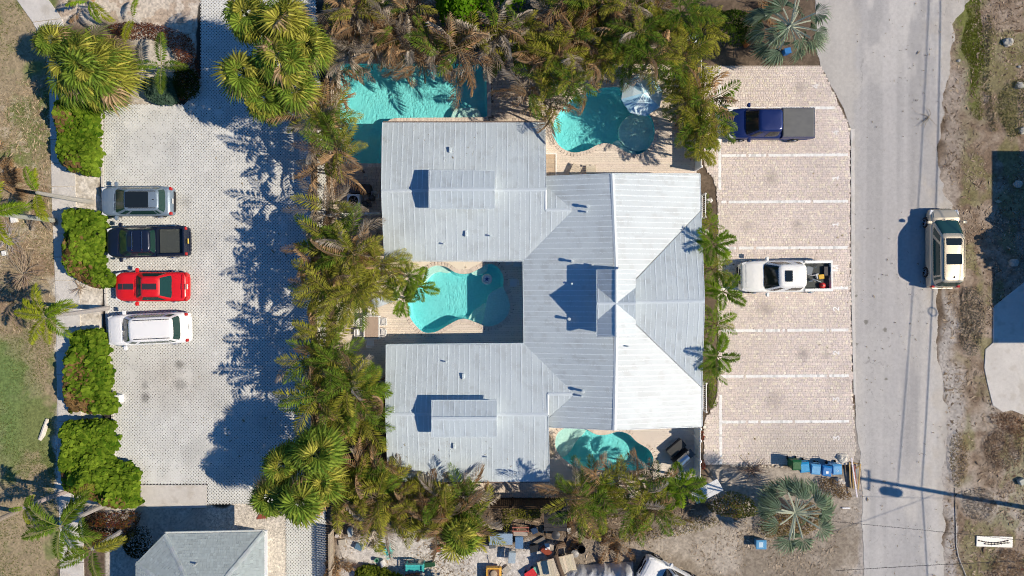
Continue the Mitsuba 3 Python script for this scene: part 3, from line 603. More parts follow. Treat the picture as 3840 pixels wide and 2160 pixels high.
def vent_pipe(x, y, z, r, h):
    w = at(x, y, z + h); add(house, 'vent_pipe', lathe([(0, -.25), (r * 1.0, -.25), (r, h * .78), (r * 1.35, h * .78), (r * 1.35, h), (0, h + .01)], 12), 'roof_mat', to=T().translate([w[0], w[1], z]), smooth=30)
for x, y, r, h in [(2206, 772, .075, .55), (2201, 793, .05, .32), (2148, 979, .075, .5), (2222, 994, .045, .3), (2145, 1064, .05, .3), (2135, 1197, .075, .5), (2226, 1115, .05, .2), (2224, 1149, .05, .2), (2187, 1470, .075, .5), (2182, 1488, .05, .32)]:
    vent_pipe(x, y, EZ + lift(x - 1964), r, h)
vent_pipe(2357, 1300, RM - lift(48), .04, .28)
for x, y, s in [(1664, 914, 977), (1839, 883, 977)]: vent_pipe(x, y, EZ + lift(s - y), .04, .3)
for x, y, z in [(1672, 1358, EZ + lift(66)), (1826, 1718, EZ + lift(89))]: vent_pipe(x, y, z, .04, .3)
for x, y, z in [(1688, 563, EZ + lift(104)), (1748, 876, EZ + lift(101)), (1737, 1411, EZ + lift(119)), (1703, 1671, EZ + lift(136))]:
    w = at(x, y, z); q = []
    for a in np.linspace(-PI / 2, PI / 2, 9):
        q += [(.16 * math.cos(a) - .05, .19 * math.sin(a), .02), (.11 * math.cos(a) - .05, .15 * math.sin(a), .16)]
    add(house, 'hood_vent', hull(q + [(-.1, -.19, -.1), (-.1, .19, -.1), (.1, -.19, -.1), (.1, .19, -.1)]), 'roof_mat', to=T().translate([w[0], w[1], z + .02]), smooth=40)
# ------------------------------------------------------------------ vegetation
def frond_mesh(L=2.0, n=24, ll=.55, up=.7, droop=1.3, w=.05, ca=(.1, .16, .03), cb=(.15, .19, .04), seed=0, sag=.3, side=1.0, petiole=.15, mid=(.2, .2, .08)):
    """feather palm frond along +x: a curved midrib and paired leaflets"""
    r = np.random.default_rng(seed); k = 9; t = np.linspace(0, 1, k); an = up - droop * t**1.3
    P = np.zeros((k, 3)); P[1:, 0] = np.cumsum(np.cos(an[:-1]) * L / (k - 1)); P[1:, 2] = np.cumsum(np.sin(an[:-1]) * L / (k - 1))
    yaw = r.normal(0, .10) * t**2 * L; P[:, 1] += yaw
    tang = np.gradient(P, axis=0); tang /= np.linalg.norm(tang, axis=1, keepdims=True)
    V, F, C = [], [], []
    rw = .03 * (1 - .75 * t)
    rib = np.stack([P + np.c_[0 * t, rw, 0 * t], P + np.c_[0 * t, 0 * t, rw], P - np.c_[0 * t, rw, 0 * t]], 1).reshape(-1, 3); i = np.arange(k - 1) * 3
    F.append(quads(np.vstack([np.stack([i, i + 3, i + 4, i + 1], 1), np.stack([i + 1, i + 4, i + 5, i + 2], 1)]))); V.append(rib); C.append(np.tile(mid, (len(rib), 1))); nv = len(rib)
    for s in (-1, 1):
        tt = np.linspace(petiole, .995, n) + r.normal(0, .006, n); tt = np.clip(tt, 0, 1)
        b = np.stack([np.interp(tt, t, P[:, d]) for d in range(3)], 1); d = np.stack([np.interp(tt, t, tang[:, q]) for q in range(3)], 1)
        u = (tt - petiole) / (1 - petiole); ln = ll * np.clip(np.sin(PI * (.16 + .78 * u)), .12, 1)**.8 * (1 + r.normal(0, .08, n))
        fw = .35 + .75 * u; out = np.c_[np.zeros(n), np.full(n, float(s)), np.zeros(n)] * side
        dd = out * np.cos(fw)[:, None] + d * np.sin(fw)[:, None] + np.c_[np.zeros((n, 2)), r.normal(.12, .12, n)]
        dd /= np.linalg.norm(dd, axis=1, keepdims=True)
        m = b + dd * ln[:, None] * .5; e = b + dd * ln[:, None]; m[:, 2] -= sag * ln * .12; e[:, 2] -= sag * ln * r.uniform(.5, 1.1, n)
        wv = d * (w * (1 + r.normal(0, .1, n)))[:, None] * .5
        v = np.stack([b, m + wv, e, m - wv], 1).reshape(-1, 3); q = np.arange(n) * 4 + nv
        F.append(np.vstack([np.stack([q, q + 1, q + 2], 1), np.stack([q, q + 2, q + 3], 1)])); V.append(v); nv += len(v)
        mixv = np.clip(r.random(n) * .6 + .4 * u, 0, 1)[:, None]; c = (np.array(ca) * (1 - mixv) + np.array(cb) * mixv) * (1 + r.normal(0, .13, (n, 1)))
        C.append(np.clip(np.repeat(c, 4, 0), .004, .8))
    return np.vstack(V), np.vstack(F), np.vstack(C)

def fan_mesh(Lp=.9, R0=.85, n=26, up=.6, droop=.7, spread=2.15, ca=(.1, .16, .03), cb=(.16, .2, .05), seed=0, w=.075, pc=(.25, .27, .1), pw=.025, tip=.35):
    """fan palm leaf: a petiole along +x rising at angle up and pleated segments round its end"""
    r = np.random.default_rng(seed); k = 4; t = np.linspace(0, 1, k); an = up - .35 * droop * t
    P = np.zeros((k, 3)); P[1:, 0] = np.cumsum(np.cos(an[1:]) * Lp / (k - 1)); P[1:, 2] = np.cumsum(np.sin(an[1:]) * Lp / (k - 1))
    V, F, C = [], [], []; z0 = 0 * t
    rib = np.stack([P + np.c_[z0, z0 + pw, z0], P + np.c_[z0, z0, z0 + pw], P - np.c_[z0, z0 + pw, z0]], 1).reshape(-1, 3); i = np.arange(k - 1) * 3
    F.append(quads(np.vstack([np.stack([i, i + 3, i + 4, i + 1], 1), np.stack([i + 1, i + 4, i + 5, i + 2], 1)]))); V.append(rib); C.append(np.tile(pc, (len(rib), 1))); nv = len(rib)
    a0 = an[-1] - .35 * droop; fx = np.array([math.cos(a0), 0, math.sin(a0)]); fz = np.array([-math.sin(a0), 0, math.cos(a0)]); fy = np.array([0, 1.0, 0])
    th = np.linspace(-spread, spread, n) + r.normal(0, .02, n); h = P[-1]
    ln = R0 * (1 - .28 * np.abs(th / spread)**2) * (1 + r.normal(0, .05, n)); cup = .28 * np.abs(np.sin(th))
    D = np.cos(th)[:, None] * fx + np.sin(th)[:, None] * fy + (cup * .5)[:, None] * fz; W = -np.sin(th)[:, None] * fx + np.cos(th)[:, None] * fy
    base = h + D * ln[:, None] * .06; m = h + D * ln[:, None] * .62; e = h + D * ln[:, None]
    m[:, 2] -= droop * .10 * ln; e[:, 2] -= tip * ln * r.uniform(.6, 1.5, n)
    ww = (W * w * .5) * (1 + r.normal(0, .12, n) - .25 * (np.arange(n) % 2))[:, None]; up_ = fz * .02
    v = np.stack([base, m + ww - up_, m - ww + up_, m + ww - up_, e, m - ww + up_], 1).reshape(-1, 3); q = np.arange(n) * 6 + nv
    F.append(np.vstack([np.stack([q, q + 1, q + 2], 1), np.stack([q + 3, q + 4, q + 5], 1)])); V.append(v)
    mx = r.random((n, 1)); c = (np.array(ca) * (1 - mx) + np.array(cb) * mx) * (1 + r.normal(0, .1, (n, 1))) * np.where(np.arange(n) % 2, .5, 1.15)[:, None]  # every second segment darkened: shade of the pleats put into the colour
    C.append(np.clip(np.concatenate([np.repeat(c[:, None], 3, 1), np.repeat((c * .95 + np.array([.28, .26, .07]) * .15)[:, None], 3, 1)], 1).reshape(-1, 3), .004, .8))
    return np.vstack(V), np.vstack(F), np.vstack(C)

GREEN = dict(ca=(.11, .215, .03), cb=(.28, .38, .055)); OLIVE = dict(ca=(.24, .27, .035), cb=(.54, .51, .10)); STRAW = dict(ca=(.44, .29, .15), cb=(.66, .49, .31)); GREY = dict(ca=(.42, .36, .29), cb=(.70, .64, .56))
LIME = dict(ca=(.15, .30, .02), cb=(.38, .50, .05)); GOLD = dict(ca=(.24, .31, .025), cb=(.52, .56, .06)); DARK = dict(ca=(.05, .10, .018), cb=(.10, .15, .025))
AGES = [(1.25, 1.3), (.85, 1.5), (.45, 1.35), (.0, 1.0), (-.5, .7)]           # (rise, droop) from the youngest to the oldest frond
BANK = {}
def bank(kind, tone, age, var):
    """shared frond shapes: made once per kind, tone, age and variant"""
    k = (kind, tone, age, var)
    if k not in BANK:
        u, d = AGES[age]; sd = hash((len(kind), age, var)) % 1000 + 17 * age + var; c = {'green': GREEN, 'olive': OLIVE, 'straw': STRAW, 'grey': GREY, 'lime': LIME, 'dark': DARK, 'gold': GOLD}[tone]
        rr = np.random.default_rng(sd)
        if kind == 'areca': m = frond_mesh(2.1 + .3 * rr.random(), 20, .56, u, d, .085, seed=sd, sag=.5, petiole=.2, mid=(.26, .22, .08) if tone != 'green' else (.17, .18, .05), **c)
        elif kind == 'limp': m = frond_mesh(2.0 + .3 * rr.random(), 17, .52, u * .7, d * .75, .06, seed=sd, sag=1.1, side=.7, petiole=.2, mid=(.3, .24, .16), **c)
        elif kind == 'small': m = frond_mesh(1.5, 28, .50, u, d, .078, seed=sd, sag=.45, petiole=.22, mid=(.17, .2, .05), **c)
        elif kind == 'coco': m = frond_mesh(2.3, 40, .56, u * .75, d * .9, .075, seed=sd, sag=.5, petiole=.12, mid=(.3, .32, .1), **c)
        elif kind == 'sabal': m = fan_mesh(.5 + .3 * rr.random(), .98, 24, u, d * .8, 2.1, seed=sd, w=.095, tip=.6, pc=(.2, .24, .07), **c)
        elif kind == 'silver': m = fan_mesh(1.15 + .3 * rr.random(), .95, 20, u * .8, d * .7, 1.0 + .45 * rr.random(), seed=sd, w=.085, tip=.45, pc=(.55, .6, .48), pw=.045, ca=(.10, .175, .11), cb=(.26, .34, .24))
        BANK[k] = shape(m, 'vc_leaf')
    return BANK[k]
BARK = (.20, .165, .13)
def palm(name, label, cat, px, py, z, kind, counts, tones, group=None, scale=1.0, seed=0, stems=1, lean=(0, 0), rad=.09, trunk_c=BARK, az=None, tilt=.12, spread=0.0):
    """palm with its crown above survey point (px, py) at height z; counts = fronds per age, tones = {tone: weight}"""
    r = np.random.default_rng(seed); k = thing(name, label, cat, group); c = at3(px, py, z); ts, tw = zip(*tones.items()); tw = np.array(tw) / sum(tw); ms = []
    for s in range(stems):
        o = np.array([r.normal(0, .13), r.normal(0, .13), 0]) if stems > 1 else np.zeros(3); b = np.array([c[0] + lean[0], c[1] + lean[1], 0]) + o
        tt = np.linspace(0, 1, 7)[:, None]; line = b + (c - b) * tt + np.array([lean[0], lean[1], 0]) * -.25 * np.sin(tt * PI) + o * (1 - tt)
        ms.append(tube(line, rad * (1.35 - .5 * tt[:, 0]) * (1 + .06 * (np.arange(7) % 2)), 7))
    add(k, 'trunk', joined([col_of(m, jit(trunk_c, .1, r)) for m in ms]), 'vc_matte')
    a = r.random() * 6.28 if az is None else az
    for age, n in enumerate(counts):
        for q in range(n):
            a += 2.39996 if az is None else 6.2832 / max(n, 1); old = age / 4; wt = tw * np.array([(.5 + 1.6 * old) if x in ('straw', 'grey') else (1.2 - .5 * old) for x in ts]); tone = ts[r.choice(len(ts), p=wt / wt.sum())]
            kd = 'limp' if kind == 'areca' and tone in ('straw', 'grey') else kind
            s = scale * r.uniform(.86, 1.14); m = bank(kd, tone, age, int(r.integers(3)))
            of = r.normal(0, .32, 3) * [1, 1, .5] if kd == 'limp' else spread * np.array([math.cos(a), math.sin(a), 0]) * min(1, age / 3 * r.uniform(.5, 1.2)) - [0, 0, spread * .35 * age / 3]; tl_ = 3.0 if kd == 'limp' else 1.0
            put(k, 'frond', m, T().translate((c + of + [0, 0, -.05 * age]).tolist()).rotate([0, 0, 1], math.degrees(a + r.normal(0, .18 if az is None else .1))).rotate([0, 1, 0], float(r.normal(0, math.degrees(tilt) * tl_))).rotate([1, 0, 0], float(r.normal(0, 10 * tl_))).scale(s))
    return k
def scatter(region, spacing, seed, jitter=.35):
    r = np.random.default_rng(seed); x0, y0, x1, y1 = region.bounds; out = []; row = 0; y = y0
    while y < y1:
        for x in np.arange(x0 + (row % 2) * spacing / 2, x1, spacing):
            q = (x + r.normal(0, spacing * jitter * .5), y + r.normal(0, spacing * jitter * .5))
            if region.contains(Point(q)): out.append(q)
        y += spacing * .87; row += 1
    return out
spoly = Polygon
# feather palm screens: (name of group, label, region of crowns in plan survey units, spacing, tones, height range)
screens = [
    ('feather palms along the grid-paved lot', 'lot screen', spoly([(1180, 395), (1265, 370), (1300, 470), (1275, 560), (1235, 640), (1238, 760), (1225, 800), (1225, 840), (1290, 870), (1360, 900), (1390, 960), (1440, 975), (1420, 1060), (1330, 1120), (1215, 1185), (1205, 1290), (1260, 1370), (1330, 1440), (1400, 1450), (1395, 1560), (1310, 1600), (1200, 1570), (1165, 1400), (1150, 1250), (1180, 1100), (1190, 900), (1215, 800), (1190, 700), (1185, 520)]), 76, dict(olive=.45, green=.23, straw=.24, grey=.08), (3.4, 5.6), dict(counts=(2, 4, 4, 2, 1))),
    ('withered feather palms behind the north pool', 'north thicket', spoly([(1265, -30), (1940, -30), (1960, 205), (1800, 225), (1560, 225), (1330, 245), (1290, 300), (1260, 230)]), 88, dict(olive=.14, green=.1, straw=.42, grey=.34), (2.8, 4.2), dict(counts=(1, 3, 4, 3, 2))),
    ('green feather palms behind the umbrella pool', 'umbrella-pool thicket', spoly([(1945, -30), (2640, -30), (2660, 60), (2600, 240), (2480, 255), (2300, 250), (2170, 310), (2120, 470), (2020, 450), (1975, 330), (1955, 200)]), 93, dict(olive=.42, green=.24, straw=.24, grey=.10), (3.0, 4.6), dict(counts=(2, 3, 4, 3, 1))),
    ('feather palms at the pool corner by the brick lot', 'brick-lot clump', spoly([(2560, 250), (2640, 240), (2690, 330), (2710, 440), (2650, 520), (2610, 560), (2570, 440), (2560, 340)]), 80, dict(olive=.5, green=.3, straw=.2), (3.0, 4.0), dict(counts=(2, 3, 4, 3, 1))),
    ('feather palms south of the south wing', 'south thicket', spoly([(1290, 1730), (1420, 1780), (1500, 1840), (1620, 1850), (1720, 1830), (1800, 1850), (1820, 1920), (1760, 1960), (1620, 1990), (1480, 1990), (1330, 1960), (1250, 1880)]), 82, dict(olive=.40, green=.22, straw=.26, grey=.12), (2.7, 3.9), dict(counts=(2, 3, 4, 3, 2))),
    ('feather palms south of the teal pool', 'teal-pool clump', spoly([(2100, 1760), (2160, 1780), (2290, 1800), (2420, 1800), (2500, 1800), (2520, 1900), (2440, 1960), (2320, 1990), (2190, 1960), (2140, 1890)]), 84, dict(olive=.38, green=.24, straw=.26, grey=.12), (3.1, 4.5), dict(counts=(2, 3, 4, 3, 1))),
]
TONE = dict(olive='olive', green='deep green', straw='straw-brown', grey='grey-brown')
MARKS = [
    [(1200, 420, 'by the fan palm cluster'), (1270, 540, 'west of the north pool tail'), (1230, 690, 'by the black equipment cabinet'), (1230, 800, 'by the air conditioner'), (1300, 880, 'by the garden hose'), (1420, 985, 'at the north wing corner'), (1340, 1080, 'behind the blue-white lounger'), (1225, 1220, 'by the dining table'), (1240, 1320, 'by the deck corner'), (1390, 1460, 'at the south wing corner'), (1200, 1540, 'behind the southern fan palms'), (1170, 1100, 'opposite the red car'), (1180, 930, 'opposite the navy pickup'), (1320, 1560, 'beside the south wing wall')],
    [(1290, 30, 'by the north fan palms'), (1285, 230, 'over the pool corner'), (1400, 225, 'drooping over the pool edge'), (1560, 215, 'over the middle of the pool'), (1760, 210, 'over the pool steps'), (1420, 90, 'in the middle of the thicket'), (1540, 0, 'at the lot edge above the pool'), (1640, 120, 'beside the bright green tree'), (1880, 70, 'below the small green crown'), (1930, 170, 'beside the patio')],
    [(2020, 420, 'at the north wing roof corner'), (2090, 330, 'over the pool corner'), (2230, 280, 'over the pool'), (2400, 270, 'beside the umbrella'), (2560, 240, 'at the vinyl fence'), (2620, 60, 'beside the dark bush'), (2470, 30, 'along the back above the umbrella'), (2460, 150, 'between the umbrella and the back'), (2280, 30, 'along the back above the pool'), (2270, 150, 'in the middle'), (2080, 30, 'next to the small green crown'), (2010, 170, 'beside the patio'), (2120, 180, 'between patio and pool')],
    [(2600, 270, 'at the back of the clump'), (2690, 360, 'over the bay line'), (2690, 450, 'at the blue pickup nose'), (2590, 420, 'over the deck'), (2620, 540, 'above the roof corner')],
    [(1300, 1760, 'by the southern fan palms'), (1420, 1800, 'below the roof edge'), (1280, 1900, 'over the picket fence'), (1400, 1960, 'over the fallen fronds'), (1540, 1850, 'at the middle of the roof edge'), (1560, 1970, 'over the gravel'), (1700, 1850, 'by the boardwalk'), (1800, 1900, 'at the brown fence'), (1700, 1960, 'behind the single fan palm')],
    [(2120, 1780, 'at the roof corner'), (2240, 1800, 'over the water'), (2390, 1810, 'at the deck edge'), (2500, 1850, 'next to the star-shaped palm'), (2180, 1900, 'by the honey-brown fence'), (2300, 1960, 'over the weeds'), (2420, 1930, 'above the dry weeds')]]
for gi, (grp, lab, reg, sp, tones, hr, opt) in enumerate(screens):
    rr = np.random.default_rng(100 + gi); ks = list(tones); w0 = np.array([tones[k_] for k_ in ks]); todo = []
    for q, (x, y) in enumerate(scatter(reg, sp, 50 + gi)):
        if math.hypot(x - 1745, y - 25) < 125 or math.hypot(x - 1935, y - 0) < 70: continue
        main = ks[rr.choice(len(ks), p=w0 / w0.sum())]; mk = min(MARKS[gi], key=lambda m: math.hypot(m[0] - x, m[1] - y))[2]
        todo.append((x, y, rr.uniform(*hr), main, mk))
    same = {}
    for t_ in todo: same.setdefault(t_[3:], []).append(t_)
    for q, t_ in enumerate(todo):
        x, y, z, main, mk = t_; mates = sorted(same[(main, mk)], key=lambda m: m[2]); n_ = len(mates); i_ = mates.index(t_)
        size = '' if n_ == 1 else ('shorter ', 'taller ')[i_] if n_ == 2 else ('shortest ', *['middle-sized '] * (n_ - 2), 'tallest ')[i_]
        mix_ = {k_: tones[k_] * .55 + (.45 if k_ == main else 0) for k_ in ks}
        lb = f'{size}{TONE[main]} feather palm {mk} in the {lab}'
        palm('feather_palm', lb, 'palm', x, y, z, 'areca', opt['counts'], mix_, f'feather palms in the {lab}', scale=rr.uniform(.82, 1.12), seed=1000 * gi + q, stems=3, rad=.05, lean=(rr.normal(0, .15), rr.normal(0, .15)))
# single bright feather palms
for q, (x, y, z, lab, sc) in enumerate([
    (1528, 1035, 3.4, 'bright green feather palm overhanging the courtyard pool, the northern of three beside it', .85), (1572, 1075, 3.1, 'bright green feather palm with fronds reaching over the courtyard pool water', .8), (1510, 1120, 3.0, 'bright green feather palm between the courtyard pool and the dining table', .8),
    (2672, 915, 3.1, 'glossy feather palm shading the east roof edge beside the white pickup', 1.0), (2712, 1095, 2.8, 'glossy feather palm in the planting bed behind the nose of the white pickup', .95), (2690, 1335, 3.0, 'glossy feather palm casting its shadow on the east gable roof beside a pale boulder', 1.0),
    (2552, 1822, 3.3, 'bright star-shaped feather palm beside the fallen white awning', 1.05), (1395, 1440, 3.6, 'bright green feather palm touching the west corner of the south wing roof', .9), (2630, 560, 3.0, 'feather palm drooping over the roof corner by the brick parking lot', .8)]):
    palm('feather_palm', lab, 'palm', x, y, z, 'small', (1, 4, 3, 0, 0) if q != 6 else (1, 4, 4, 0, 0), dict(lime=.6, green=.4) if q != 8 else dict(olive=.6, lime=.4), None, sc, 300 + q, lean=((-.25, .1) if q in (3, 4, 5) else (.1, -.1)), rad=.06)
for q, (x, y, lab) in enumerate([(2672, 1010, 'soft yellow-green fern-like palm behind the glossy palm by the white pickup'), (2680, 1215, 'soft yellow-green feathery palm in the middle of the east planting bed'), (2668, 1400, 'soft lime fern-like palm between the south porch railing and the glossy palm'), (2664, 840, 'soft lime fern-like palm between the north porch railing and the first glossy palm')]):
    palm('feather_palm', lab, 'palm', x, y, 1.9, 'areca', (3, 4, 4, 2, 0), dict(olive=.4, lime=.6), None, (.72, .72, .5, .42)[q], 340 + q, stems=3, rad=.03)
# fan palms
for q, (x, y, z, s, lab) in enumerate([
    (318, 240, 3.6, 1.08, 'broad round fan palm standing over the sidewalk at the north end of the hedges'), (200, 150, 2.8, .85, 'smaller fan palm crown behind the broad round fan palm by the sidewalk'),
    (930, 60, 6.2, .98, 'fan palm at the head of the drive, first of the cluster beside the north thicket'), (1075, 80, 6.6, 1.02, 'fan palm at the top of the cluster next to the withered feather palms'), (915, 275, 6.0, 1.0, 'fan palm nearest the lot drive in the cluster at its north end'), (1050, 225, 6.8, 1.1, 'tallest fan palm in the middle of the cluster beside the lot'), (1165, 180, 6.0, .95, 'fan palm on the pool side of the cluster beside the lot'), (1000, 375, 5.4, .9, 'fan palm with fruit stalks at the south end of the cluster by the lot'), (1110, 340, 5.6, .95, 'fan palm at the south-east end of the cluster, above the grid-paved lot'),
    (1185, 1690, 5.6, 1.1, 'pale green fan palm beside the south wing corner at the end of the lot'), (1060, 1735, 4.6, .85, 'fan palm over the lot edge in the southern cluster'), (1015, 1860, 4.4, 1.0, 'fan palm above the pebble strip in the southern cluster'), (1125, 1870, 5.2, 1.12, 'broad fan palm in the middle of the southern cluster'), (1215, 1800, 4.8, .9, 'fan palm of the southern cluster nearest the feather palms'),
    (1722, 2010, 3.6, 1.0, 'single fan palm standing in the gravel yard beside the blue tables')]):
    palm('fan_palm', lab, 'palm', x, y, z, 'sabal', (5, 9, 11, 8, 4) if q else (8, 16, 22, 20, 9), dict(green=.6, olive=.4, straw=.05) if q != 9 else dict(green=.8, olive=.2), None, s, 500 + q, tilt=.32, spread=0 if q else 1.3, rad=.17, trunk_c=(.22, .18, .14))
palm('silver_fan_palm', 'blue-green silver fan palm at the roadside corner north of the brick lot', 'palm', 2965, 95, 4.0, 'silver', (3, 6, 8, 5, 2), dict(green=1), None, 1.12, 601, rad=.2, tilt=.42)
palm('silver_fan_palm', 'blue-green silver fan palm with long white stalks beside the recycling bins', 'palm', 2982, 1925, 3.4, 'silver', (2, 6, 8, 5, 1), dict(green=1), None, 1.12, 602, rad=.2, tilt=.42)
# coconut-like palms on the verge and lawn
for q, (x, y, z, lean, lab, az, cnt, sc) in enumerate([
    (172, 1185, 4.6, (1.1, .35), 'star-shaped yellow-green palm with a smooth grey trunk leaning over the sidewalk', .5, (1, 5, 3, 0, 0), .92), (138, 722, 4.0, (1.0, -.1), 'storm-bent palm with two yellow-green fronds and a grey trunk on the sidewalk', -1.2, (0, 2, 2, 0, 0), .82),
    (605, 245, 2.0, (.0, .1), 'feather palm with four blue-green fronds in the red ground cover bed', 1.57, (0, 4, 0, 0, 0), .95), (225, 1975, 4.2, (.4, .1), 'large arching palm beside the hedge end and the grey shingled house', 1.0, (0, 5, 3, 1, 0), 1.05), (345, 2060, 3.6, (.2, .1), 'palm with long green fronds in front of the grey shingled roof', .3, (0, 4, 2, 0, 0), .95),
    (500, 70, 1.2, (.0, -.05), 'sparse pale green palm sprig rising from the red ground cover', 1.2, (0, 2, 0, 0, 0), .7), (335, 2, 1.6, (0, .2), 'yellowish arching palm at the top of the lawn', -.9, (0, 3, 1, 0, 0), .75), (-20, 800, 4.4, (.8, 0), 'yellow-green palm at the lawn edge with fronds over the dead straw', .2, (0, 5, 3, 0, 0), .9), (90, 1905, 4.0, (.5, 0), 'small palm crown beside the wooden pole on the lawn', .9, (0, 3, 1, 0, 0), .45)]):
    palm('coconut_palm', lab, 'palm', x, y, z, 'coco', cnt, dict(gold=.65, lime=.35) if q not in (2, 3, 4) else dict(green=.75, olive=.25), None, sc, 700 + q, lean=lean, rad=.05 if q in (2, 5, 6) else .12, trunk_c=(.34, .32, .31), az=az, tilt=.06)

# leafy bushes and hedges
def leaves(P, N, size, cols, r, round_=True):
    """leaf plates at points P facing N: (v, f, c)"""
    n = len(P); N = N / np.linalg.norm(N, axis=1, keepdims=True); A = np.cross(N, r.normal(0, 1, (n, 3))); A /= np.linalg.norm(A, axis=1, keepdims=True); B = np.cross(N, A)
    s = size * (1 + r.normal(0, .18, n))[:, None]
    if round_:
        th = np.arange(6) * PI / 3; ring = P[:, None] + s[:, None] * (np.cos(th)[None, :, None] * A[:, None] + np.sin(th)[None, :, None] * B[:, None] * .92) + N[:, None] * (s[:, None] * .16 * np.cos(2 * th)[None, :, None])
        v = ring.reshape(-1, 3); ft = np.array([[0, 1, 2], [0, 2, 3], [0, 3, 4], [0, 4, 5]]); k = 6
    else:
        v = np.stack([P - A * s, P + B * s * .38 + N * s * .1, P + A * s, P - B * s * .38 + N * s * .1], 1).reshape(-1, 3); ft = np.array([[0, 1, 2], [0, 2, 3]]); k = 4
    f = (ft[None] + (np.arange(n) * k)[:, None, None]).reshape(-1, 3)
    return v, f, np.repeat(np.clip(cols, .004, .8), k, 0)
def hedge(name, label, cat, g, h, n_per, size, ca, cb, seed, dead=(), group=None, round_=True, part='leaf', singles=40, brown=(.25, .16, .07)):
    r = np.random.default_rng(seed); k = thing(name, label, cat, group); n = int(g.area * n_per); x0, y0, x1, y1 = g.bounds
    p = r.uniform((x0, y0), (x1, y1), (int(n * (x1 - x0) * (y1 - y0) / g.area * 1.05), 2)); p = p[shapely.contains_xy(g, p[:, 0], p[:, 1])]
    d = shapely.distance(shapely.points(p), g.exterior); nz = meshkit.fbm(np.c_[p * .9, np.full(len(p), seed * 3.)], 3)
    top = h * np.clip(.45 + .55 * np.sqrt(np.clip(d / .45, 0, 1)), 0, 1) * (.55 + .85 * nz); dep = np.abs(r.normal(0, .16, len(p))) * h
    P = np.c_[p, np.maximum(top - dep, .12)]
    e = .12; g2 = lambda q: meshkit.fbm(np.c_[q * .9, np.full(len(q), seed * 3.)], 3)
    sl = np.c_[-(g2(p + [e, 0]) - nz) / e * h * .5, -(g2(p + [0, e]) - nz) / e * h * .5, np.ones(len(p))]
    near = np.array([g.exterior.interpolate(g.exterior.project(Point(q))).coords[0] for q in p]); ow = near - p; ow /= np.linalg.norm(ow, axis=1, keepdims=True) + 1e-9
    sl[:, :2] += ow * np.clip(1 - d / .5, 0, 1)[:, None] * .9; N = sl + r.normal(0, .42, sl.shape)
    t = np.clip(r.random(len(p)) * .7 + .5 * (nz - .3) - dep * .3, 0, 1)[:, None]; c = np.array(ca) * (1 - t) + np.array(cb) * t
    for (dx, dy, rad, am) in dead:
        q = np.array(at(dx, dy, h)); m = (np.clip(1.3 - np.linalg.norm(p - q, axis=1) / rad, 0, 1) * am > r.random(len(p)))[:, None]
        c = np.where(m, np.array(brown) * (1 + r.normal(0, .25, (len(p), 1))), c)
    c = c * (1 + r.normal(0, .12, (len(p), 1)))
    o = np.argsort(-P[:, 2]); o1, o2 = o[:singles * 3:3], np.setdiff1d(o, o[:singles * 3:3])
    for q in o1: add(k, part, leaves(P[[q]], N[[q]], size * 1.1, c[[q]], r, round_), 'vc_leaf')
    add(k, 'foliage', leaves(P[o2], N[o2], size, c[o2], r, round_), 'vc_leaf', kind='stuff')
    st = []
    for _ in range(max(4, int(g.area * 1.2))):
        q = p[r.integers(len(p))]; st.append(col_of(tube([np.array([*q, 0]), np.array([*(q + r.normal(0, .1, 2)), h * .35]), np.array([*(q + r.normal(0, .25, 2)), h * .7])], [.025, .018, .008], 5), (.16, .12, .09)))
    add(k, 'branches', joined(st), 'vc_matte')
    return k
blob = lambda pts, z: smooth_poly(pts, z * .45, 5).buffer(-.06)
SGa, SGb = (.055, .13, .010), (.29, .41, .042)
hedge('hedge', 'round-leaved hedge below the broad fan palm, at the north end of the sidewalk', 'hedge', blob([(222, 372), (330, 372), (372, 420), (378, 520), (385, 600), (372, 660), (300, 655), (232, 620), (216, 520), (214, 430)], 1.5), 1.5, 170, .145, SGa, SGb, 11, [(255, 630, 1.0, .5), (228, 440, .7, .5)])
hedge('hedge', 'round-leaved hedge between the silver car and the red sports car', 'hedge', blob([(245, 790), (330, 785), (392, 810), (400, 900), (385, 960), (405, 1010), (440, 1040), (425, 1075), (360, 1082), (310, 1060), (255, 1020), (238, 940), (250, 870)], 1.5), 1.5, 170, .145, SGa, SGb, 12, [(250, 930, .9, .6), (290, 1040, .9, .8), (330, 1070, .5, .8)])
hedge('hedge', 'round-leaved hedge south of the white station wagon', 'hedge', blob([(270, 1250), (330, 1232), (400, 1240), (412, 1320), (420, 1400), (425, 1470), (448, 1510), (430, 1550), (360, 1555), (300, 1540), (250, 1550), (255, 1470), (248, 1370), (262, 1300)], 1.5), 1.5, 170, .145, SGa, SGb, 13, [(275, 1390, 1.0, .45), (265, 1510, 1.0, .9), (310, 1530, .6, .7)])
hedge('hedge', 'largest round-leaved hedge, at the south end of the lot with a bulge towards the drive', 'hedge', blob([(248, 1580), (330, 1572), (430, 1580), (435, 1660), (425, 1720), (480, 1735), (525, 1770), (525, 1840), (515, 1900), (430, 1900), (330, 1870), (250, 1830), (232, 1750), (240, 1650)], 1.6), 1.6, 170, .145, SGa, SGb, 14, [(320, 1880, 1.0, .7), (410, 1900, .8, .4), (240, 1800, .5, .4)])
def bush(name, label, cat, pts, h, ca, cb, seed, dens=300, size=.085, **kw):
    return hedge(name, label, cat, blob(pts, h), h, dens, size, ca, cb, seed, round_=kw.pop('round_', False), singles=kw.pop('singles', 12), **kw)
bush('leafy_tree', 'bright green leafy tree among the withered palms at the north edge', 'tree', [(1640, -40), (1860, -40), (1850, 20), (1800, 80), (1760, 112), (1690, 108), (1650, 70)], 5.2, (.06, .17, .006), (.17, .33, .02), 21, 420, .09, round_=True)
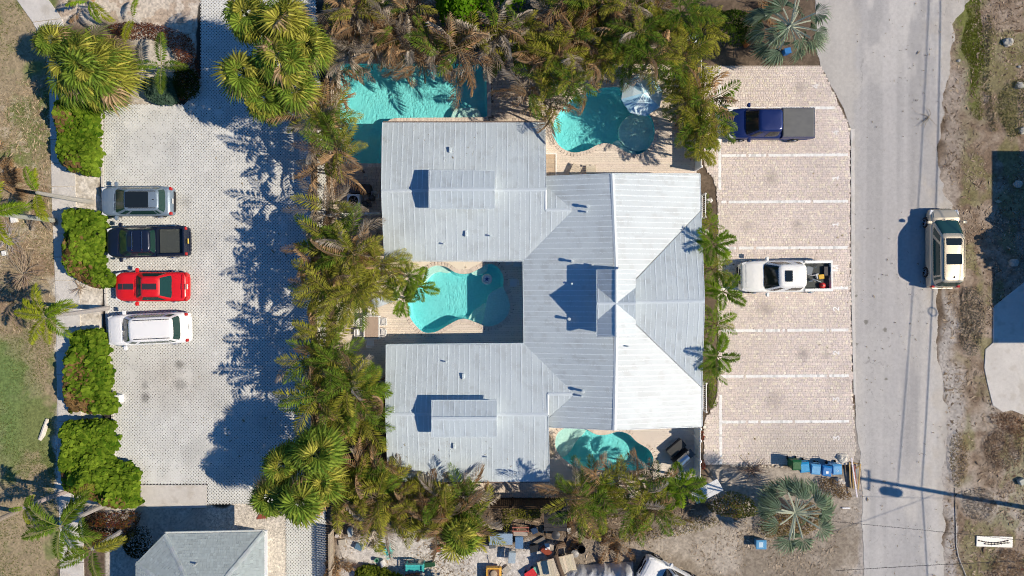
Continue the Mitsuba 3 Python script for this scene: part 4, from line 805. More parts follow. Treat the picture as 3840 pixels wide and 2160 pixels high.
bush('leafy_tree', 'small bright green leafy crown between the withered and the green palms', 'tree', [(1880, -40), (1985, -40), (1970, 5), (1930, 30), (1885, 25)], 4.8, (.06, .17, .006), (.17, .33, .02), 22, 420, .09, round_=True)
bush('dark_bush', 'dark green dense bush behind the silver fan palm at the road corner', 'bush', [(2610, 50), (2700, 40), (2790, 50), (2840, 55), (2850, 110), (2810, 160), (2720, 172), (2640, 140)], 2.6, (.03, .065, .008), (.075, .12, .015), 23, 420, .08)
bush('dark_bush', 'olive green dense bush between the star-shaped palm and the silver fan palm', 'bush', [(2690, 1868), (2730, 1845), (2790, 1850), (2830, 1880), (2840, 1930), (2760, 1945), (2680, 1930), (2650, 1900)], 1.2, (.09, .12, .02), (.24, .25, .05), 24, 420, .07, dead=[(2700, 1930, 1.6, .5)])
bush('dry_bush', 'dry brown and yellow bush in front of the silver fan palm stalks', 'bush', [(2860, 1920), (2980, 1880), (3080, 1900), (3060, 1990), (2960, 2015), (2860, 2010)], .8, (.13, .09, .03), (.28, .22, .05), 25, 330, .06, dead=[(2950, 1950, 3, .5)])
bush('dry_bush', 'dry brown bush under the lumber beside the recycling bins', 'bush', [(3080, 1790), (3150, 1800), (3195, 1850), (3180, 1880), (3110, 1860), (3070, 1830)], .6, (.15, .1, .06), (.27, .2, .1), 26, 330, .06, dead=[(3130, 1840, 3, .6)])
bush('weeds', 'yellow-green weeds on the dirt behind the feather palms south of the teal pool', 'weeds', [(2200, 1960), (2350, 1990), (2480, 1970), (2600, 1930), (2700, 1945), (2650, 1990), (2450, 2030), (2280, 2030)], .45, (.12, .11, .04), (.25, .22, .08), 27, 170, .06, dead=[(2420, 1990, 5, .5)])
RED = dict(dead=[(600, 150, 9, .0)])
bush('red_shrub', 'rusty red ground cover around the white sand bed', 'shrub', [(405, 95), (470, 80), (560, 82), (650, 105), (720, 145), (745, 230), (748, 330), (700, 375), (655, 370), (655, 270), (640, 190), (570, 150), (480, 150), (420, 130)], .7, (.085, .028, .016), (.30, .13, .075), 31, 420, .06)
bush('red_shrub', 'dark green and rust shrub corner beside the shaded drive', 'shrub', [(655, 265), (735, 260), (748, 340), (720, 372), (670, 370), (650, 320)], 1.0, (.02, .035, .006), (.06, .09, .015), 32, 420, .07)
bush('silver_yucca', 'spiky blue-green yucca at the corner of the white sand bed', 'yucca', [(535, 300), (590, 285), (640, 290), (680, 340), (660, 390), (600, 395), (550, 370)], .9, (.05, .11, .07), (.13, .2, .15), 33, 330, .14)
bush('red_shrub', 'mixed red and green shrubs before the grey shingled roof', 'shrub', [(320, 1925), (420, 1920), (520, 1920), (525, 1960), (480, 2030), (400, 2060), (330, 2040), (310, 1980)], .8, (.055, .03, .012), (.17, .12, .03), 34, 420, .065, dead=[(420, 1940, 1.5, .5)], brown=(.2, .05, .03))
bush('dark_bush', 'round dark bush in the shade of the grey shingled roof', 'bush', [(480, 1990), (540, 1975), (575, 2015), (565, 2070), (510, 2100), (470, 2060)], 1.7, (.01, .016, .006), (.025, .035, .01), 35, 420, .07)
bush('yellow_bush', 'yellow-green vine over the red table frames', 'vine', [(1880, 1910), (1930, 1905), (1975, 1910), (2035, 1908), (2030, 1940), (1985, 1960), (1930, 1950), (1905, 2000), (1885, 1990)], 1.1, (.13, .14, .02), (.33, .34, .07), 36, 420, .06)
bush('yellow_bush', 'small yellow-green bush at the south edge beside the turquoise bench', 'bush', [(1335, 2130), (1400, 2120), (1470, 2140), (1520, 2160), (1520, 2200), (1340, 2200)], .9, (.07, .11, .012), (.24, .28, .04), 37, 300, .08, round_=True)
bush('leafy_tree', 'leafy tree just beyond the south edge of the gravel yard', 'tree', [(1560, 2200), (1720, 2190), (1750, 2290), (1560, 2310)], 3.4, (.06, .12, .01), (.18, .26, .03), 38, 200, .11, round_=True)
for q, (x, y, s, lab) in enumerate([(2655, 770, 14, 'small yellow-green plant in the bed beside the north porch railing'), (2650, 735, 11, 'tiny lime plant nearest the boulder in the east bed'), (2662, 792, 12, 'low lime plant at the foot of the north porch railing'), (2668, 1465, 22, 'bright yellow-green bush beside the south porch railing'), (2672, 1510, 18, 'green bush with a pale tip at the south end of the east bed')]):
    bush('bed_plant', lab, 'plant', [(x + s * 1.15 * math.cos(a), y + s * 1.4 * math.sin(a)) for a in np.arange(6) * PI / 3], .6, (.09, .15, .015), (.24, .31, .04), 40 + q, 420, .055, singles=6)
for q, (x, y, lab) in enumerate([(2636, 1635, 'red-leaved plant by the white fence at the north post'), (2638, 1745, 'red-leaved plant by the white fence at the south post'), (1352, 880, 'red-tipped spiky plant in the shaded brick patio')]):
    bush('red_plant', lab, 'plant', [(x + 10 * math.cos(a), y + 22 * math.sin(a)) for a in np.arange(6) * PI / 3], .7, (.12, .03, .02), (.36, .07, .04), 50 + q, 330, .07, singles=6)

for q, (pts, lab, ca, cb) in enumerate([
    ([(3690, 1640), (3780, 1600), (3840, 1640), (3830, 1740), (3740, 1760), (3690, 1720)], 'brown leafy brush pile on the verge north of the pole shadow', (.13, .085, .055), (.34, .25, .18)),
    ([(3560, 1640), (3610, 1620), (3640, 1720), (3600, 1830), (3560, 1780)], 'tan dry scrub along the road edge by the pole shadow', (.20, .15, .08), (.42, .33, .2)),
    ([(3610, 1840), (3700, 1830), (3740, 1900), (3690, 1960), (3620, 1930)], 'grey-brown scrub just south of the pole shadow', (.13, .11, .085), (.36, .31, .26)),
    ([(3700, 1560), (3770, 1545), (3850, 1580), (3850, 1640), (3760, 1620)], 'reddish brown brush beside the curved driveway edge', (.14, .07, .04), (.36, .22, .13)),
    ([(3690, 60), (3730, 90), (3720, 300), (3745, 480), (3700, 470), (3690, 250)], 'low weedy strip beside the moss on the verge', (.09, .085, .04), (.26, .24, .12)),
    ([(3750, 330), (3850, 300), (3850, 470), (3790, 520), (3740, 430)], 'olive weeds around the boulders on the verge', (.09, .10, .03), (.24, .23, .1)),
    ([(3600, 1100), (3680, 1080), (3700, 1200), (3670, 1330), (3600, 1300)], 'grey-brown weeds between the ruts and the driveway', (.12, .11, .075), (.32, .29, .22)),
    ([(3740, 2060), (3850, 2080), (3850, 2170), (3700, 2170)], 'rusty scrub at the verge corner by the yellow stake', (.15, .09, .05), (.38, .27, .17))]):
    hedge('dry_scrub', lab, 'scrub', blob(pts, .1), .28, 210, .055, ca, cb, 90 + q, round_=False, singles=0)
# grass, straw and litter on the ground
def tufts(g, n, h, ca, cb, seed, keep=None):
    r = np.random.default_rng(seed); x0, y0, x1, y1 = g.bounds; p = r.uniform((x0, y0), (x1, y1), (n, 2)); p = p[shapely.contains_xy(g, p[:, 0], p[:, 1])]
    if keep is not None: p = p[keep(p, r)]
    m = len(p); a = r.random(m) * 6.28; w = .018 * (1 + r.random(m)); d = np.c_[np.cos(a), np.sin(a)]; hh = h * r.uniform(.5, 1.2, m); ln = d[:, ::-1] * [1, -1] * (hh * r.uniform(.2, 1.6, m))[:, None]
    v = np.stack([np.c_[p - d * w[:, None], np.zeros(m)], np.c_[p + d * w[:, None], np.zeros(m)], np.c_[p + ln, hh]], 1).reshape(-1, 3)
    t = r.random((m, 1)); return v, np.arange(3 * m).reshape(-1, 3), np.repeat((np.array(ca) * (1 - t) + np.array(cb) * t) * (1 + r.normal(0, .12, (m, 1))), 3, 0).clip(.01, .8)
def litter(g, n, size, ca, cb, seed, keep=None, thin=.3):
    r = np.random.default_rng(seed); x0, y0, x1, y1 = g.bounds; p = r.uniform((x0, y0), (x1, y1), (n, 2)); p = p[shapely.contains_xy(g, p[:, 0], p[:, 1])]
    if keep is not None: p = p[keep(p, r)]
    m = len(p); a = r.random(m) * 6.28; s = size * np.exp(r.normal(0, .45, m)); d = np.c_[np.cos(a), np.sin(a)] * s[:, None]; e = np.c_[-np.sin(a), np.cos(a)] * (s * thin * r.uniform(.5, 1.3, m))[:, None]; z = .008 + .02 * r.random(m)
    v = np.stack([np.c_[p - d, z], np.c_[p + e, z + .3 * s * r.random(m)], np.c_[p + d, z + .25 * s * r.random(m)], np.c_[p - e, z]], 1).reshape(-1, 3); q = np.arange(m) * 4
    t = r.random((m, 1)); return v, np.vstack([np.stack([q, q + 1, q + 2], 1), np.stack([q, q + 2, q + 3], 1)]), np.repeat((np.array(ca) * (1 - t) + np.array(cb) * t) * (1 + r.normal(0, .15, (m, 1))), 4, 0).clip(.01, .8)
def clumpy(f, lo, hi):
    return lambda p, r: meshkit.fbm(np.c_[p * f, np.full(len(p), 2.)], 3) > r.uniform(lo, hi, len(p))
lawn_g = poly([(-200, -200), (40, -150), (150, 120), (180, 220), (190, 640), (205, 1040), (212, 1500), (220, 2400), (-200, 2400)])
add(None, 'lawn_grass', tufts(lawn_g, 60000, .06, (.10, .16, .04), (.24, .23, .09), 61, clumpy(.35, .35, .7)), 'vc_leaf', kind='stuff', label='patchy green lawn grass beside the sidewalk', cat='grass')
add(None, 'straw_litter', litter(poly([(-200, 300), (200, 300), (205, 1250), (-200, 1250)]), 15000, .10, (.20, .14, .09), (.52, .43, .30), 62, clumpy(.6, .3, .7), .12), 'vc_matte', kind='stuff', label='dry straw and palm litter strewn over the lawn', cat='litter')
verge_g = poly([(3535, -60), (4000, -60), (4000, 2300), (3545, 2300), (3550, 1600), (3530, 1300), (3545, 1080), (3560, 760), (3530, 400), (3575, 200)]).difference(dw)
add(None, 'verge_litter', litter(verge_g, 26000, .065, (.08, .05, .03), (.42, .34, .25), 63, clumpy(.5, .25, .7), .35), 'vc_matte', kind='stuff', label='brown leaf litter and twigs on the road verge', cat='litter')
add(None, 'verge_moss', tufts(poly([(3600, -40), (3668, -40), (3690, 180), (3700, 330), (3680, 455), (3640, 440), (3640, 250), (3600, 180), (3630, 60)]), 14000, .05, (.09, .13, .01), (.19, .2, .03), 64, clumpy(.8, .25, .6)), 'vc_leaf', kind='stuff', label='strip of bright moss-green grass along the verge across the road', cat='grass')
add(None, 'yard_litter', litter(poly([(1240, 1960), (3230, 1900), (3230, 2250), (1240, 2250)]), 22000, .055, (.16, .12, .08), (.5, .42, .33), 65, clumpy(.5, .3, .75), .35), 'vc_matte', kind='stuff', label='leaf litter over the gravel and dirt yard', cat='litter')
add(None, 'thicket_litter', litter(poly([(1225, -60), (2640, -60), (2640, 260), (1225, 260)]).union(poly([(1200, 260), (1260, 260), (1440, 980), (1420, 1640), (1200, 1660)])).union(poly([(1240, 1700), (2600, 1790), (2600, 1960), (1240, 1990)])).difference(shapely.union_all([pt, dk_c, dk_ne, dk_s, dk_w])), 20000, .16, (.13, .09, .055), (.40, .32, .23), 66, None, .12), 'vc_matte', kind='stuff', label='fallen brown fronds and litter under the palms', cat='litter')
# ------------------------------------------------------------------ vehicles
def sring(x0, x1, b, z, n=40, e=5.0):
    """rounded plan outline between x0 (rear) and x1 (front), half width b"""
    th = np.arange(n) * 2 * PI / n; c, s = np.cos(th), np.sin(th); q = lambda v: np.sign(v) * np.abs(v)**(2 / e)
    return np.stack([(x0 + x1) / 2 + (x1 - x0) / 2 * q(c), b * q(s), np.full(n, z)], 1)
def grid_faces(k, n, closed=True):
    i, j = np.meshgrid(np.arange(k - 1), np.arange(n if closed else n - 1), indexing='ij'); j2 = (j + 1) % n
    return quads(np.stack([i * n + j, i * n + j2, (i + 1) * n + j2, (i + 1) * n + j], -1).reshape(-1, 4))
def wheel(k, x, y, r, w, side, to):
    wk = add(k, 'wheel', moved(lathe([(r * .62, -w / 2), (r * .93, -w / 2), (r, -w * .3), (r, w * .3), (r * .93, w / 2), (r * .62, w / 2), (r * .6, -w / 2)], 22, 'y'), T().translate([x, y, r])), 'rubber', to=to, smooth=40)
    sp = [lathe([(0, -.02), (r * .16, -.02), (r * .16, .02), (0, .02)], 12, 'y')] + [moved(bx(r * .36, 0, 0, r * .55, .03, r * .13), T().rotate([0, 1, 0], a * 72)) for a in range(5)] + [lathe([(r * .55, -w * .3), (r * .64, -w * .3), (r * .64, w * .42), (r * .55, w * .42)], 20, 'y')]
    add(wk, 'rim', moved(joined(sp)[:2], T().translate([x, y + side * w * .35, r])), 'chrome', to=to)
def vehicle(name, label, cat, px, py, yaw, L, W, pnt, zr=1.7, hood=.98, belt=1.0, gh=(.26, .40, .86, .97), kind='wagon', hood_front=.72, glass='glass_dark', roofw=.70, extras=(), wr=.36, group=None, rails=True, plate=(.7, .7, .68)):
    """gh: base of the windscreen, front of the roof, rear of the roof, base of the rear window as fractions of the length from the nose"""
    k = thing(name, label, cat, group); c = at(px, py, .9); to = T().translate([c[0], c[1], .021]).rotate([0, 0, 1], yaw); X = lambda f: L / 2 - f * L; hw = W / 2
    bed = kind == 'pickup'; rear_top = belt if not bed else belt - .38
    fr = np.array([0, .008, .03, .07, .13, gh[0] - .02, gh[0] + .05, .5, .8, .93, .975, .992, 1.0]); 
    wd = np.array([.70, .80, .88, .94, .98, 1, 1, 1, 1, .985, .955, .91, .84]); tp = np.array([hood_front - .14, hood_front, hood_front + .07, hood_front + .13, (hood + hood_front) / 2 + .09, hood, belt, belt, rear_top, rear_top - (.04 if not bed else 0), rear_top - (.12 if not bed else 0), .72, .62])
    if bed: tp[7] = belt; fr[7] = gh[3] - .005; fr[8] = gh[3] + .005; wd[7:9] = 1
    prof = [(0, 1, .03), (.5, 1, .02), (.78, 1, -.0), (.9, 1, -.035), (.965, 1, -.10), (1, .80, 0), (1.0, .62, 0), (.985, .45, 0), (.93, .30, 0)]
    pt = []
    for f, w, t in zip(fr, wd, tp):
        half = [(X(f), hw * w * a, (t * bb + dz) if bb == 1 else .26 + (t - .26) * (bb - .3) / .7 if bb > .3 else .26) for a, bb, dz in prof]
        pt.append([(x, -y, z) for x, y, z in half[:0:-1]] + half)
    pt = np.array(pt); n = pt.shape[1]; f_ = grid_faces(len(fr), n, False); v = pt.reshape(-1, 3); caps = [np.arange(n), np.arange(n) + (len(fr) - 1) * n]
    for cp, flip in zip(caps, (1, 0)):
        m = len(v); v = np.vstack([v, v[cp].mean(0)]); q = np.stack([cp[:-1], cp[1:], np.full(n - 1, m)], 1); f_ = np.vstack([f_, q[:, ::-1] if flip else q])
    add(k, 'body', (v, f_), pnt, to=to, smooth=38)
    add(k, 'underbody', bx(0, 0, .3, L * .9, W * .86, .22), 'black_plastic', to=to)
    # hood panel following the body top
    g = np.linspace(.055, gh[0] - .015, 7); yv = np.linspace(-1, 1, 9); hv = []
    for f in g:
        t = np.interp(f, fr, tp); w = np.interp(f, fr, wd) * hw * .80 * (1 - .05 * (gh[0] - f))
        hv.append([(X(f) , w * y, t + .036 - .018 * y * y + (.012 if abs(y) < .6 else 0)) for y in yv])
    hv = np.array(hv).reshape(-1, 3); lo = hv - [0, 0, .05]; F1 = grid_faces(7, 9, False)
    edge = [i for i in range(9)] + [9 * i + 8 for i in range(1, 7)] + [54 + i for i in range(7, -1, -1)] + [9 * i for i in range(5, 0, -1)]; e2 = edge[1:] + edge[:1]
    F2 = quads(np.array([[a, b, b + 63, a + 63] for a, b in zip(edge, e2)]))
    add(k, 'hood', (np.vstack([hv, lo]), np.vstack([F1, F2])), pnt, to=to, smooth=30)
    # cabin shell
    wb, wt = hw * .925, hw * roofw; zb = belt - .04; N = 64
    def ring(s, ins=0.0, dz=0.0):
        ss = np.clip(s, 0, 1); b = wb + (wt - wb) * ss**1.15; x1 = X(gh[0]) + (X(gh[1]) - X(gh[0])) * ss; x0 = X(gh[3]) + (X(gh[2]) - X(gh[3])) * ss
        return sring(x0 + ins, x1 - ins, b - ins * .8, zb + (zr - zb) * ss + dz, N, 6.5)
    rings = [ring(0), ring(.33), ring(.66), ring(.93), ring(1, .05, .022), ring(1, .16, .04), ring(1, .45, .055)]
    v = np.vstack(rings + [[[(X(gh[1]) + X(gh[2])) / 2, 0, zr + .06]]]); f_ = grid_faces(len(rings), N); m = len(v) - 1; o = (len(rings) - 1) * N; q = np.arange(N)
    add(k, 'cabin', (v, np.vstack([f_, np.stack([o + q, o + (q + 1) % N, q * 0 + m], 1)])), pnt, to=to, smooth=45)
    def pane(nm, j0, j1, s0, s1, off=.012, mat=glass):
        js = np.arange(j0, j1 + 1) % N; S_ = np.linspace(s0, s1, 6); cen = np.array([(X(gh[1]) + X(gh[2])) / 2, 0, zb]); out = []
        for d in (off, -.03):
            for s in S_:
                p = ring(s)[js].copy(); nrm = p - cen; nrm[:, 2] = .35 * np.linalg.norm(nrm[:, :2], axis=1); a = js * 2 * PI / N; fr_ = np.abs(np.cos(a))**6; dirv = np.stack([np.sign(np.cos(a)) * fr_, np.sign(np.sin(a)) * (1 - fr_), np.full(len(js), .55)], 1); dirv /= np.linalg.norm(dirv, axis=1, keepdims=True)
                out.append(p + dirv * d)
        nj = len(js); v = np.vstack(out); a = grid_faces(6, nj, False); ed = list(range(nj)) + [nj * i + nj - 1 for i in range(1, 6)] + [5 * nj + i for i in range(nj - 2, -1, -1)] + [nj * i for i in range(4, 0, -1)]
        b = quads(np.array([[p_, q_, q_ + 6 * nj, p_ + 6 * nj] for p_, q_ in zip(ed, ed[1:] + ed[:1])]))
        add(k, nm, (v, np.vstack([a, b])), mat, to=to, smooth=30)
    J = lambda yy: int(round(math.asin(min(1, yy)**3.25) / (2 * PI / N)))
    jf = 6
    pane('windshield', -jf, jf, .05, .93)
    pane('rear_window', N // 2 - jf, N // 2 + jf, .12 if kind != 'pickup' else .2, .88)
    for s in (1, -1):
        c0 = N // 4 if s > 0 else 3 * N // 4
        if kind in ('coupe',): segs = [(-3, 3)]
        elif kind == 'pickup': segs = [(-5, -1), (0, 5)]
        else: segs = [(-6, -2), (-1, 3), (4, 6)]
        for a, b in segs: pane('side_window', c0 + a, c0 + b, .14, .84)
        add(k, 'mirror', moved(hull([(u * .10, w * .14, t * .09) for u in (-1, .4) for w in (-.7, 1) for t in (-1, 1)] + [(.13, 0, 0), (0, .16, 0), (0, -.14, 0)]), T().translate([X(gh[0] + .035), s * (hw + .13), belt + .08])), pnt, to=to)
    for s in (1, -1):
        for xx in (X(.165), X(.80 if not bed else .79)): wheel(k, xx, s * (hw - .095), wr, .23, s, to)
        add(k, 'headlight', moved(hull([(u, w, t) for u in (-.30, .0) for w in (-.17, .17) for t in (-.07, .07)] + [(.05, -.05 * s, 0)]), T().translate([X(.022), s * hw * .70, hood_front - .02]).rotate([0, 0, 1], -s * 18)), 'lamp_clear', to=to)
        add(k, 'tail_light', bx(X(.984), s * hw * .83, belt - .22, .14, .20 if kind != 'coupe' else .3, .26, 0, .03), 'lamp_red', to=to)
    add(k, 'grille', bx(X(.006), 0, hood_front - .16, .10, W * .5, .2, 0, .03), 'black_plastic', to=to)
    add(k, 'front_bumper', hull([(X(.0) + .05, y, z) for y in (-hw * .55, hw * .55) for z in (.3, .46)] + [(X(.02), y, z) for y in (-hw * .84, hw * .84) for z in (.3, .48)]), 'black_plastic' if kind != 'coupe' else pnt, to=to)
    add(k, 'rear_bumper', hull([(X(1.0) - .06, y, z) for y in (-hw * .62, hw * .62) for z in (.34, .54)] + [(X(.975), y, z) for y in (-hw * .88, hw * .88) for z in (.34, .56)]), 'black_plastic' if 'dark_bumper' in extras else pnt, to=to)
    add(k, 'number_plate', bx(X(1.0) - .03, 0, .74, .02, .32, .15, 0), 'vc_satin', plate, to=to)
    top = zr + .045
    if rails:
        for s in (1, -1): add(k, 'roof_rail', tube([(X(gh[1] + .05), s * wt * .80, top - .02), (X(gh[1] + .07), s * wt * .80, top + .045), (X(gh[2] - .06), s * wt * .80, top + .045), (X(gh[2] - .03), s * wt * .80, top - .02)], .022, 6), 'black_plastic' if 'silver_rail' not in extras else 'chrome', to=to)
    for e in extras:
        if isinstance(e, tuple) and e[0] == 'sunroof':
            _, f0, f1, wf = e; p = box(X(f1), -wt * wf, X(f0), wt * wf).buffer(-.06).buffer(.06)
            add(k, 'sunroof', prism(p, top - .06, top + .034, .006), 'glass_dark', to=to)
        if isinstance(e, tuple) and e[0] == 'stripe':
            _, wf = e
            for f0, f1, hgt in ((.058, gh[0] - .018, None), (gh[1] + .02, gh[2] - .02, top)):
                q = []; fs = np.linspace(f0, f1, 8)
                for f in fs:
                    z = np.interp(f, fr, tp) + .052 if hgt is None else hgt + .016
                    q += [(X(f), -wf, z), (X(f), wf, z), (X(f), -wf, z - .03), (X(f), wf, z - .03)]
                q = np.array(q); i = np.arange(7) * 4; add(k, 'stripe', (q, quads(np.vstack([np.stack([i, i + 1, i + 5, i + 4], 1), np.stack([i, i + 4, i + 6, i + 2], 1), np.stack([i + 1, i + 3, i + 7, i + 5], 1)]))), 'stripe_paint', to=to)
            add(k, 'stripe', bx(X(.965), 0, belt + .005, L * .055, wf * 2, .07), 'stripe_paint', to=to)
        if e == 'crossbars':
            for f in (gh[1] + .07, gh[1] + .19): add(k, 'crossbar', tube([(X(f), -wt * .85, top - .02), (X(f), -wt * .8, top + .07), (X(f), wt * .8, top + .07), (X(f), wt * .85, top - .02)], .025, 6), 'chrome', to=to)
        if e == 'antenna': add(k, 'antenna', hull([(X(gh[2] - .07) + a, b, top - .02) for a in (-.1, .08) for b in (-.03, .03)] + [(X(gh[2] - .07) - .08, 0, top + .09)]), 'black_plastic', to=to)
        if e == 'spoiler': add(k, 'spoiler', bx(X(gh[2] + .012), 0, zr - .0, .26, wt * 1.7, .045, 0, .015), pnt, to=to)
        if e == 'rear_wing': add(k, 'spoiler', bx(X(.965), 0, belt + .02, .2, W * .8, .05, 0, .02), pnt, to=to)
        if e == 'wipers':
            for s in (.12, -.5): add(k, 'wiper', tube([(X(gh[0] + .004), s * hw, belt + .03), (X(gh[0] + .02), (s + .55) * hw, belt + .12)], .013, 5), 'black_plastic', to=to)
    if bed:
        xb0, xb1 = X(.985), X(gh[3] + .012); ym = hw - .07
        for s in (1, -1): add(k, 'bed_side', hull([(x, s * y, z) for x in (xb0, xb1) for y, z in ((hw * .99, .8), (hw * .965, belt + .05), (hw * .80, belt + .05), (hw * .80, .62))]), pnt, to=to)
        add(k, 'tailgate', hull([(x, y, z) for x, z in ((X(.985), belt + .04), (X(.968), belt + .04), (X(.992), .62), (X(.968), .62)) for y in (-hw * .93, hw * .93)]), pnt, to=to)
        add(k, 'bed_front', bx(xb1 + .03, 0, .84, .05, W * .84, .5), pnt, to=to)
        nr = 13; fl = [bx((xb0 + xb1) / 2, 0, rear_top + .055, xb1 - xb0 - .06, W * .80, .03)] + [bx((xb0 + xb1) / 2, y, rear_top + .075, xb1 - xb0 - .1, .045, .02) for y in np.linspace(-hw * .74, hw * .74, nr)]
        add(k, 'bed_liner', joined(fl)[:2], 'bed_mat', to=to)
        if 'tonneau' in extras: add(k, 'tonneau_cover', hull([(x, y, belt + .055) for x in (xb0 + .03, xb1 - .01) for y in (-hw * .93, hw * .93)] + [(x, y, belt + .10) for x in (xb0 + .12, xb1 - .06) for y in (-hw * .84, hw * .84)]), 'tonneau_mat', to=to)
        if 'bed_rail_tube' in extras:
            for s in (1, -1): add(k, 'bed_rail', tube([(xb0 + .1, s * hw * .9, belt + .06), (xb1 - .06, s * hw * .9, belt + .06)], .02, 6), 'black_plastic', to=to)
    return k, to, X, hw
scene['tonneau_mat'] = pbr(proc(lambda p, n, uv: mix((.115, .12, .125), (.155, .16, .16), fbm(p.x * 3, p.y * 5, 2.0, 3))), .8, .3)
scene['bed_mat'] = pbr((.055, .065, .065), .7, .3)
scene['stripe_paint'] = paint((.03, .03, .035))
for nm, c, mt, rg in [('paint_silver_blue', (.20, .27, .345), .3, .35), ('paint_navy', (.008, .016, .042), .35, .3), ('paint_red', (.62, .008, .012), 0, .35), ('paint_white', (.78, .79, .80), 0, .4), ('paint_blue', (.006, .022, .13), .35, .28), ('paint_ivory', (.78, .79, .76), 0, .4), ('paint_champagne', (.50, .45, .35), .4, .38), ('paint_plain', (.7, .72, .73), 0, .5)]:
    scene[nm] = paint(c, mt, rg)
vehicle('suv', 'silver-blue crossover with a black panoramic roof parked nose to the hedges', 'car', 508, 754, 180.3, 4.62, 1.92, 'paint_silver_blue', zr=1.58, hood=.98, belt=1.0, gh=(.22, .43, .89, .935), extras=(('sunroof', .44, .76, .74), 'antenna', 'wipers', 'dark_bumper'), rails=True, glass='glass_green')
vehicle('pickup_truck', 'navy pickup with roof crossbars and an open black bed, beside the hedge', 'truck', 549, 907, 181.2, 5.22, 1.98, 'paint_navy', zr=1.72, hood=1.06, belt=1.08, gh=(.175, .345, .62, .64), kind='pickup', extras=(('sunroof', .36, .42, .5), 'crossbars', 'wipers', 'bed_rail_tube'), rails=False, glass='glass_green', hood_front=.82, plate=(.7, .5, .08))
vehicle('sports_car', 'red two-door sports car with a black centre stripe', 'car', 561, 1075, 180.0, 4.68, 1.90, 'paint_red', zr=1.30, hood=.90, belt=.90, gh=(.30, .43, .66, .83), kind='coupe', extras=(('stripe', .19), 'rear_wing', 'wipers'), rails=False, hood_front=.68, roofw=.66, wr=.34, glass='glass_green')
vehicle('suv', 'white family station wagon with black roof rails, south of the red sports car', 'car', 552, 1234, 182.6, 5.22, 2.02, 'paint_white', zr=1.72, hood=1.04, belt=1.04, gh=(.21, .36, .885, .93), extras=('wipers',), rails=True, glass='glass_green', roofw=.74, hood_front=.80)
vehicle('pickup_truck', 'blue pickup with a grey cover over its bed at the top of the brick lot', 'truck', 2891, 463, 180.0, 5.62, 1.98, 'paint_blue', zr=1.84, hood=1.10, belt=1.12, gh=(.19, .31, .575, .60), kind='pickup', extras=('tonneau', 'wipers'), rails=False, hood_front=.86)
kt, tt_, TX, thw = vehicle('pickup_truck', 'white pickup with a sunroof and tools in its open bed', 'truck', 2948, 1036, 180.6, 5.92, 2.04, 'paint_ivory', zr=1.90, hood=1.14, belt=1.16, gh=(.235, .365, .655, .675), kind='pickup', extras=(('sunroof', .42, .50, .5), 'wipers'), rails=False, hood_front=.92)
vehicle('minivan', 'champagne minivan with two dark sunroofs parked at the road edge', 'van', 3545, 931, 90.3, 5.1, 1.98, 'paint_champagne', zr=1.74, hood=1.02, belt=1.02, gh=(.135, .335, .93, .985), extras=(('sunroof', .385, .47, .62), ('sunroof', .58, .71, .62), 'wipers', 'antenna'), rails=True, glass='glass_green', roofw=.78, hood_front=.76)
# load in the bed of the white pickup: each piece is a thing
def bedat(x, y, z): return (np.array(tt_.matrix) @ [x, y, z, 1])[:3]
xb = TX(.68)
for nm, lab, cat, x, y, sz, c, rz in [
    ('tool_case', 'yellow power-tool case in the bed of the white pickup', 'case', xb - 1.12, .05, (.36, .30, .24), (.62, .36, .02), .1), ('tool_case', 'grey plastic tool box behind the cab in the bed of the white pickup', 'case', xb - .35, -.35, (.42, .5, .26), (.16, .19, .22), -.25),
    ('tool_case', 'small white carton in the bed of the white pickup', 'box', xb - .92, .02, (.2, .34, .18), (.7, .7, .68), .3), ('tool_case', 'black crate at the tailgate of the white pickup', 'box', xb - 1.5, -.3, (.4, .6, .2), (.02, .02, .03), .0)]:
    p = bedat(x, y, .86 + sz[2] / 2); add(None, nm, bx(*p, *sz, rz + .01, .02), 'vc_satin', c, label=lab, cat=cat)
p = bedat(xb - 1.22, .62, .86); can = thing('fuel_can', 'red fuel can in the rear corner of the white pickup bed', 'can')
add(can, 'tank', lathe([(0, 0), (.17, 0), (.18, .02), (.18, .22), (.12, .28), (0, .29)], 16), 'vc_satin', (.55, .02, .02), to=T().translate(p.tolist())); add(can, 'cap', lathe([(0, .28), (.05, .28), (.05, .35), (0, .35)], 10), 'vc_satin', (.7, .3, .25), to=T().translate(p.tolist()))
for q in range(9):
    rr = np.random.default_rng(900 + q); a = bedat(xb - .25 - .55 * rr.random(), -.1 - .6 * rr.random() * (1 if q % 2 else -.8), .95 + .1 * rr.random()); d = rr.normal(0, 1, 3) * [.35, .2, .05]
    add(None, 'tool', tube([a, a + d * .5 + [0, 0, .04], a + d], [.03, .025, .02], 6), 'vc_satin', [(.5, .5, .52), (.05, .05, .06), (.2, .25, .32)][q % 3], label='metal hand tool jumbled behind the cab of the white pickup', cat='tool', group='tools in the white pickup bed')
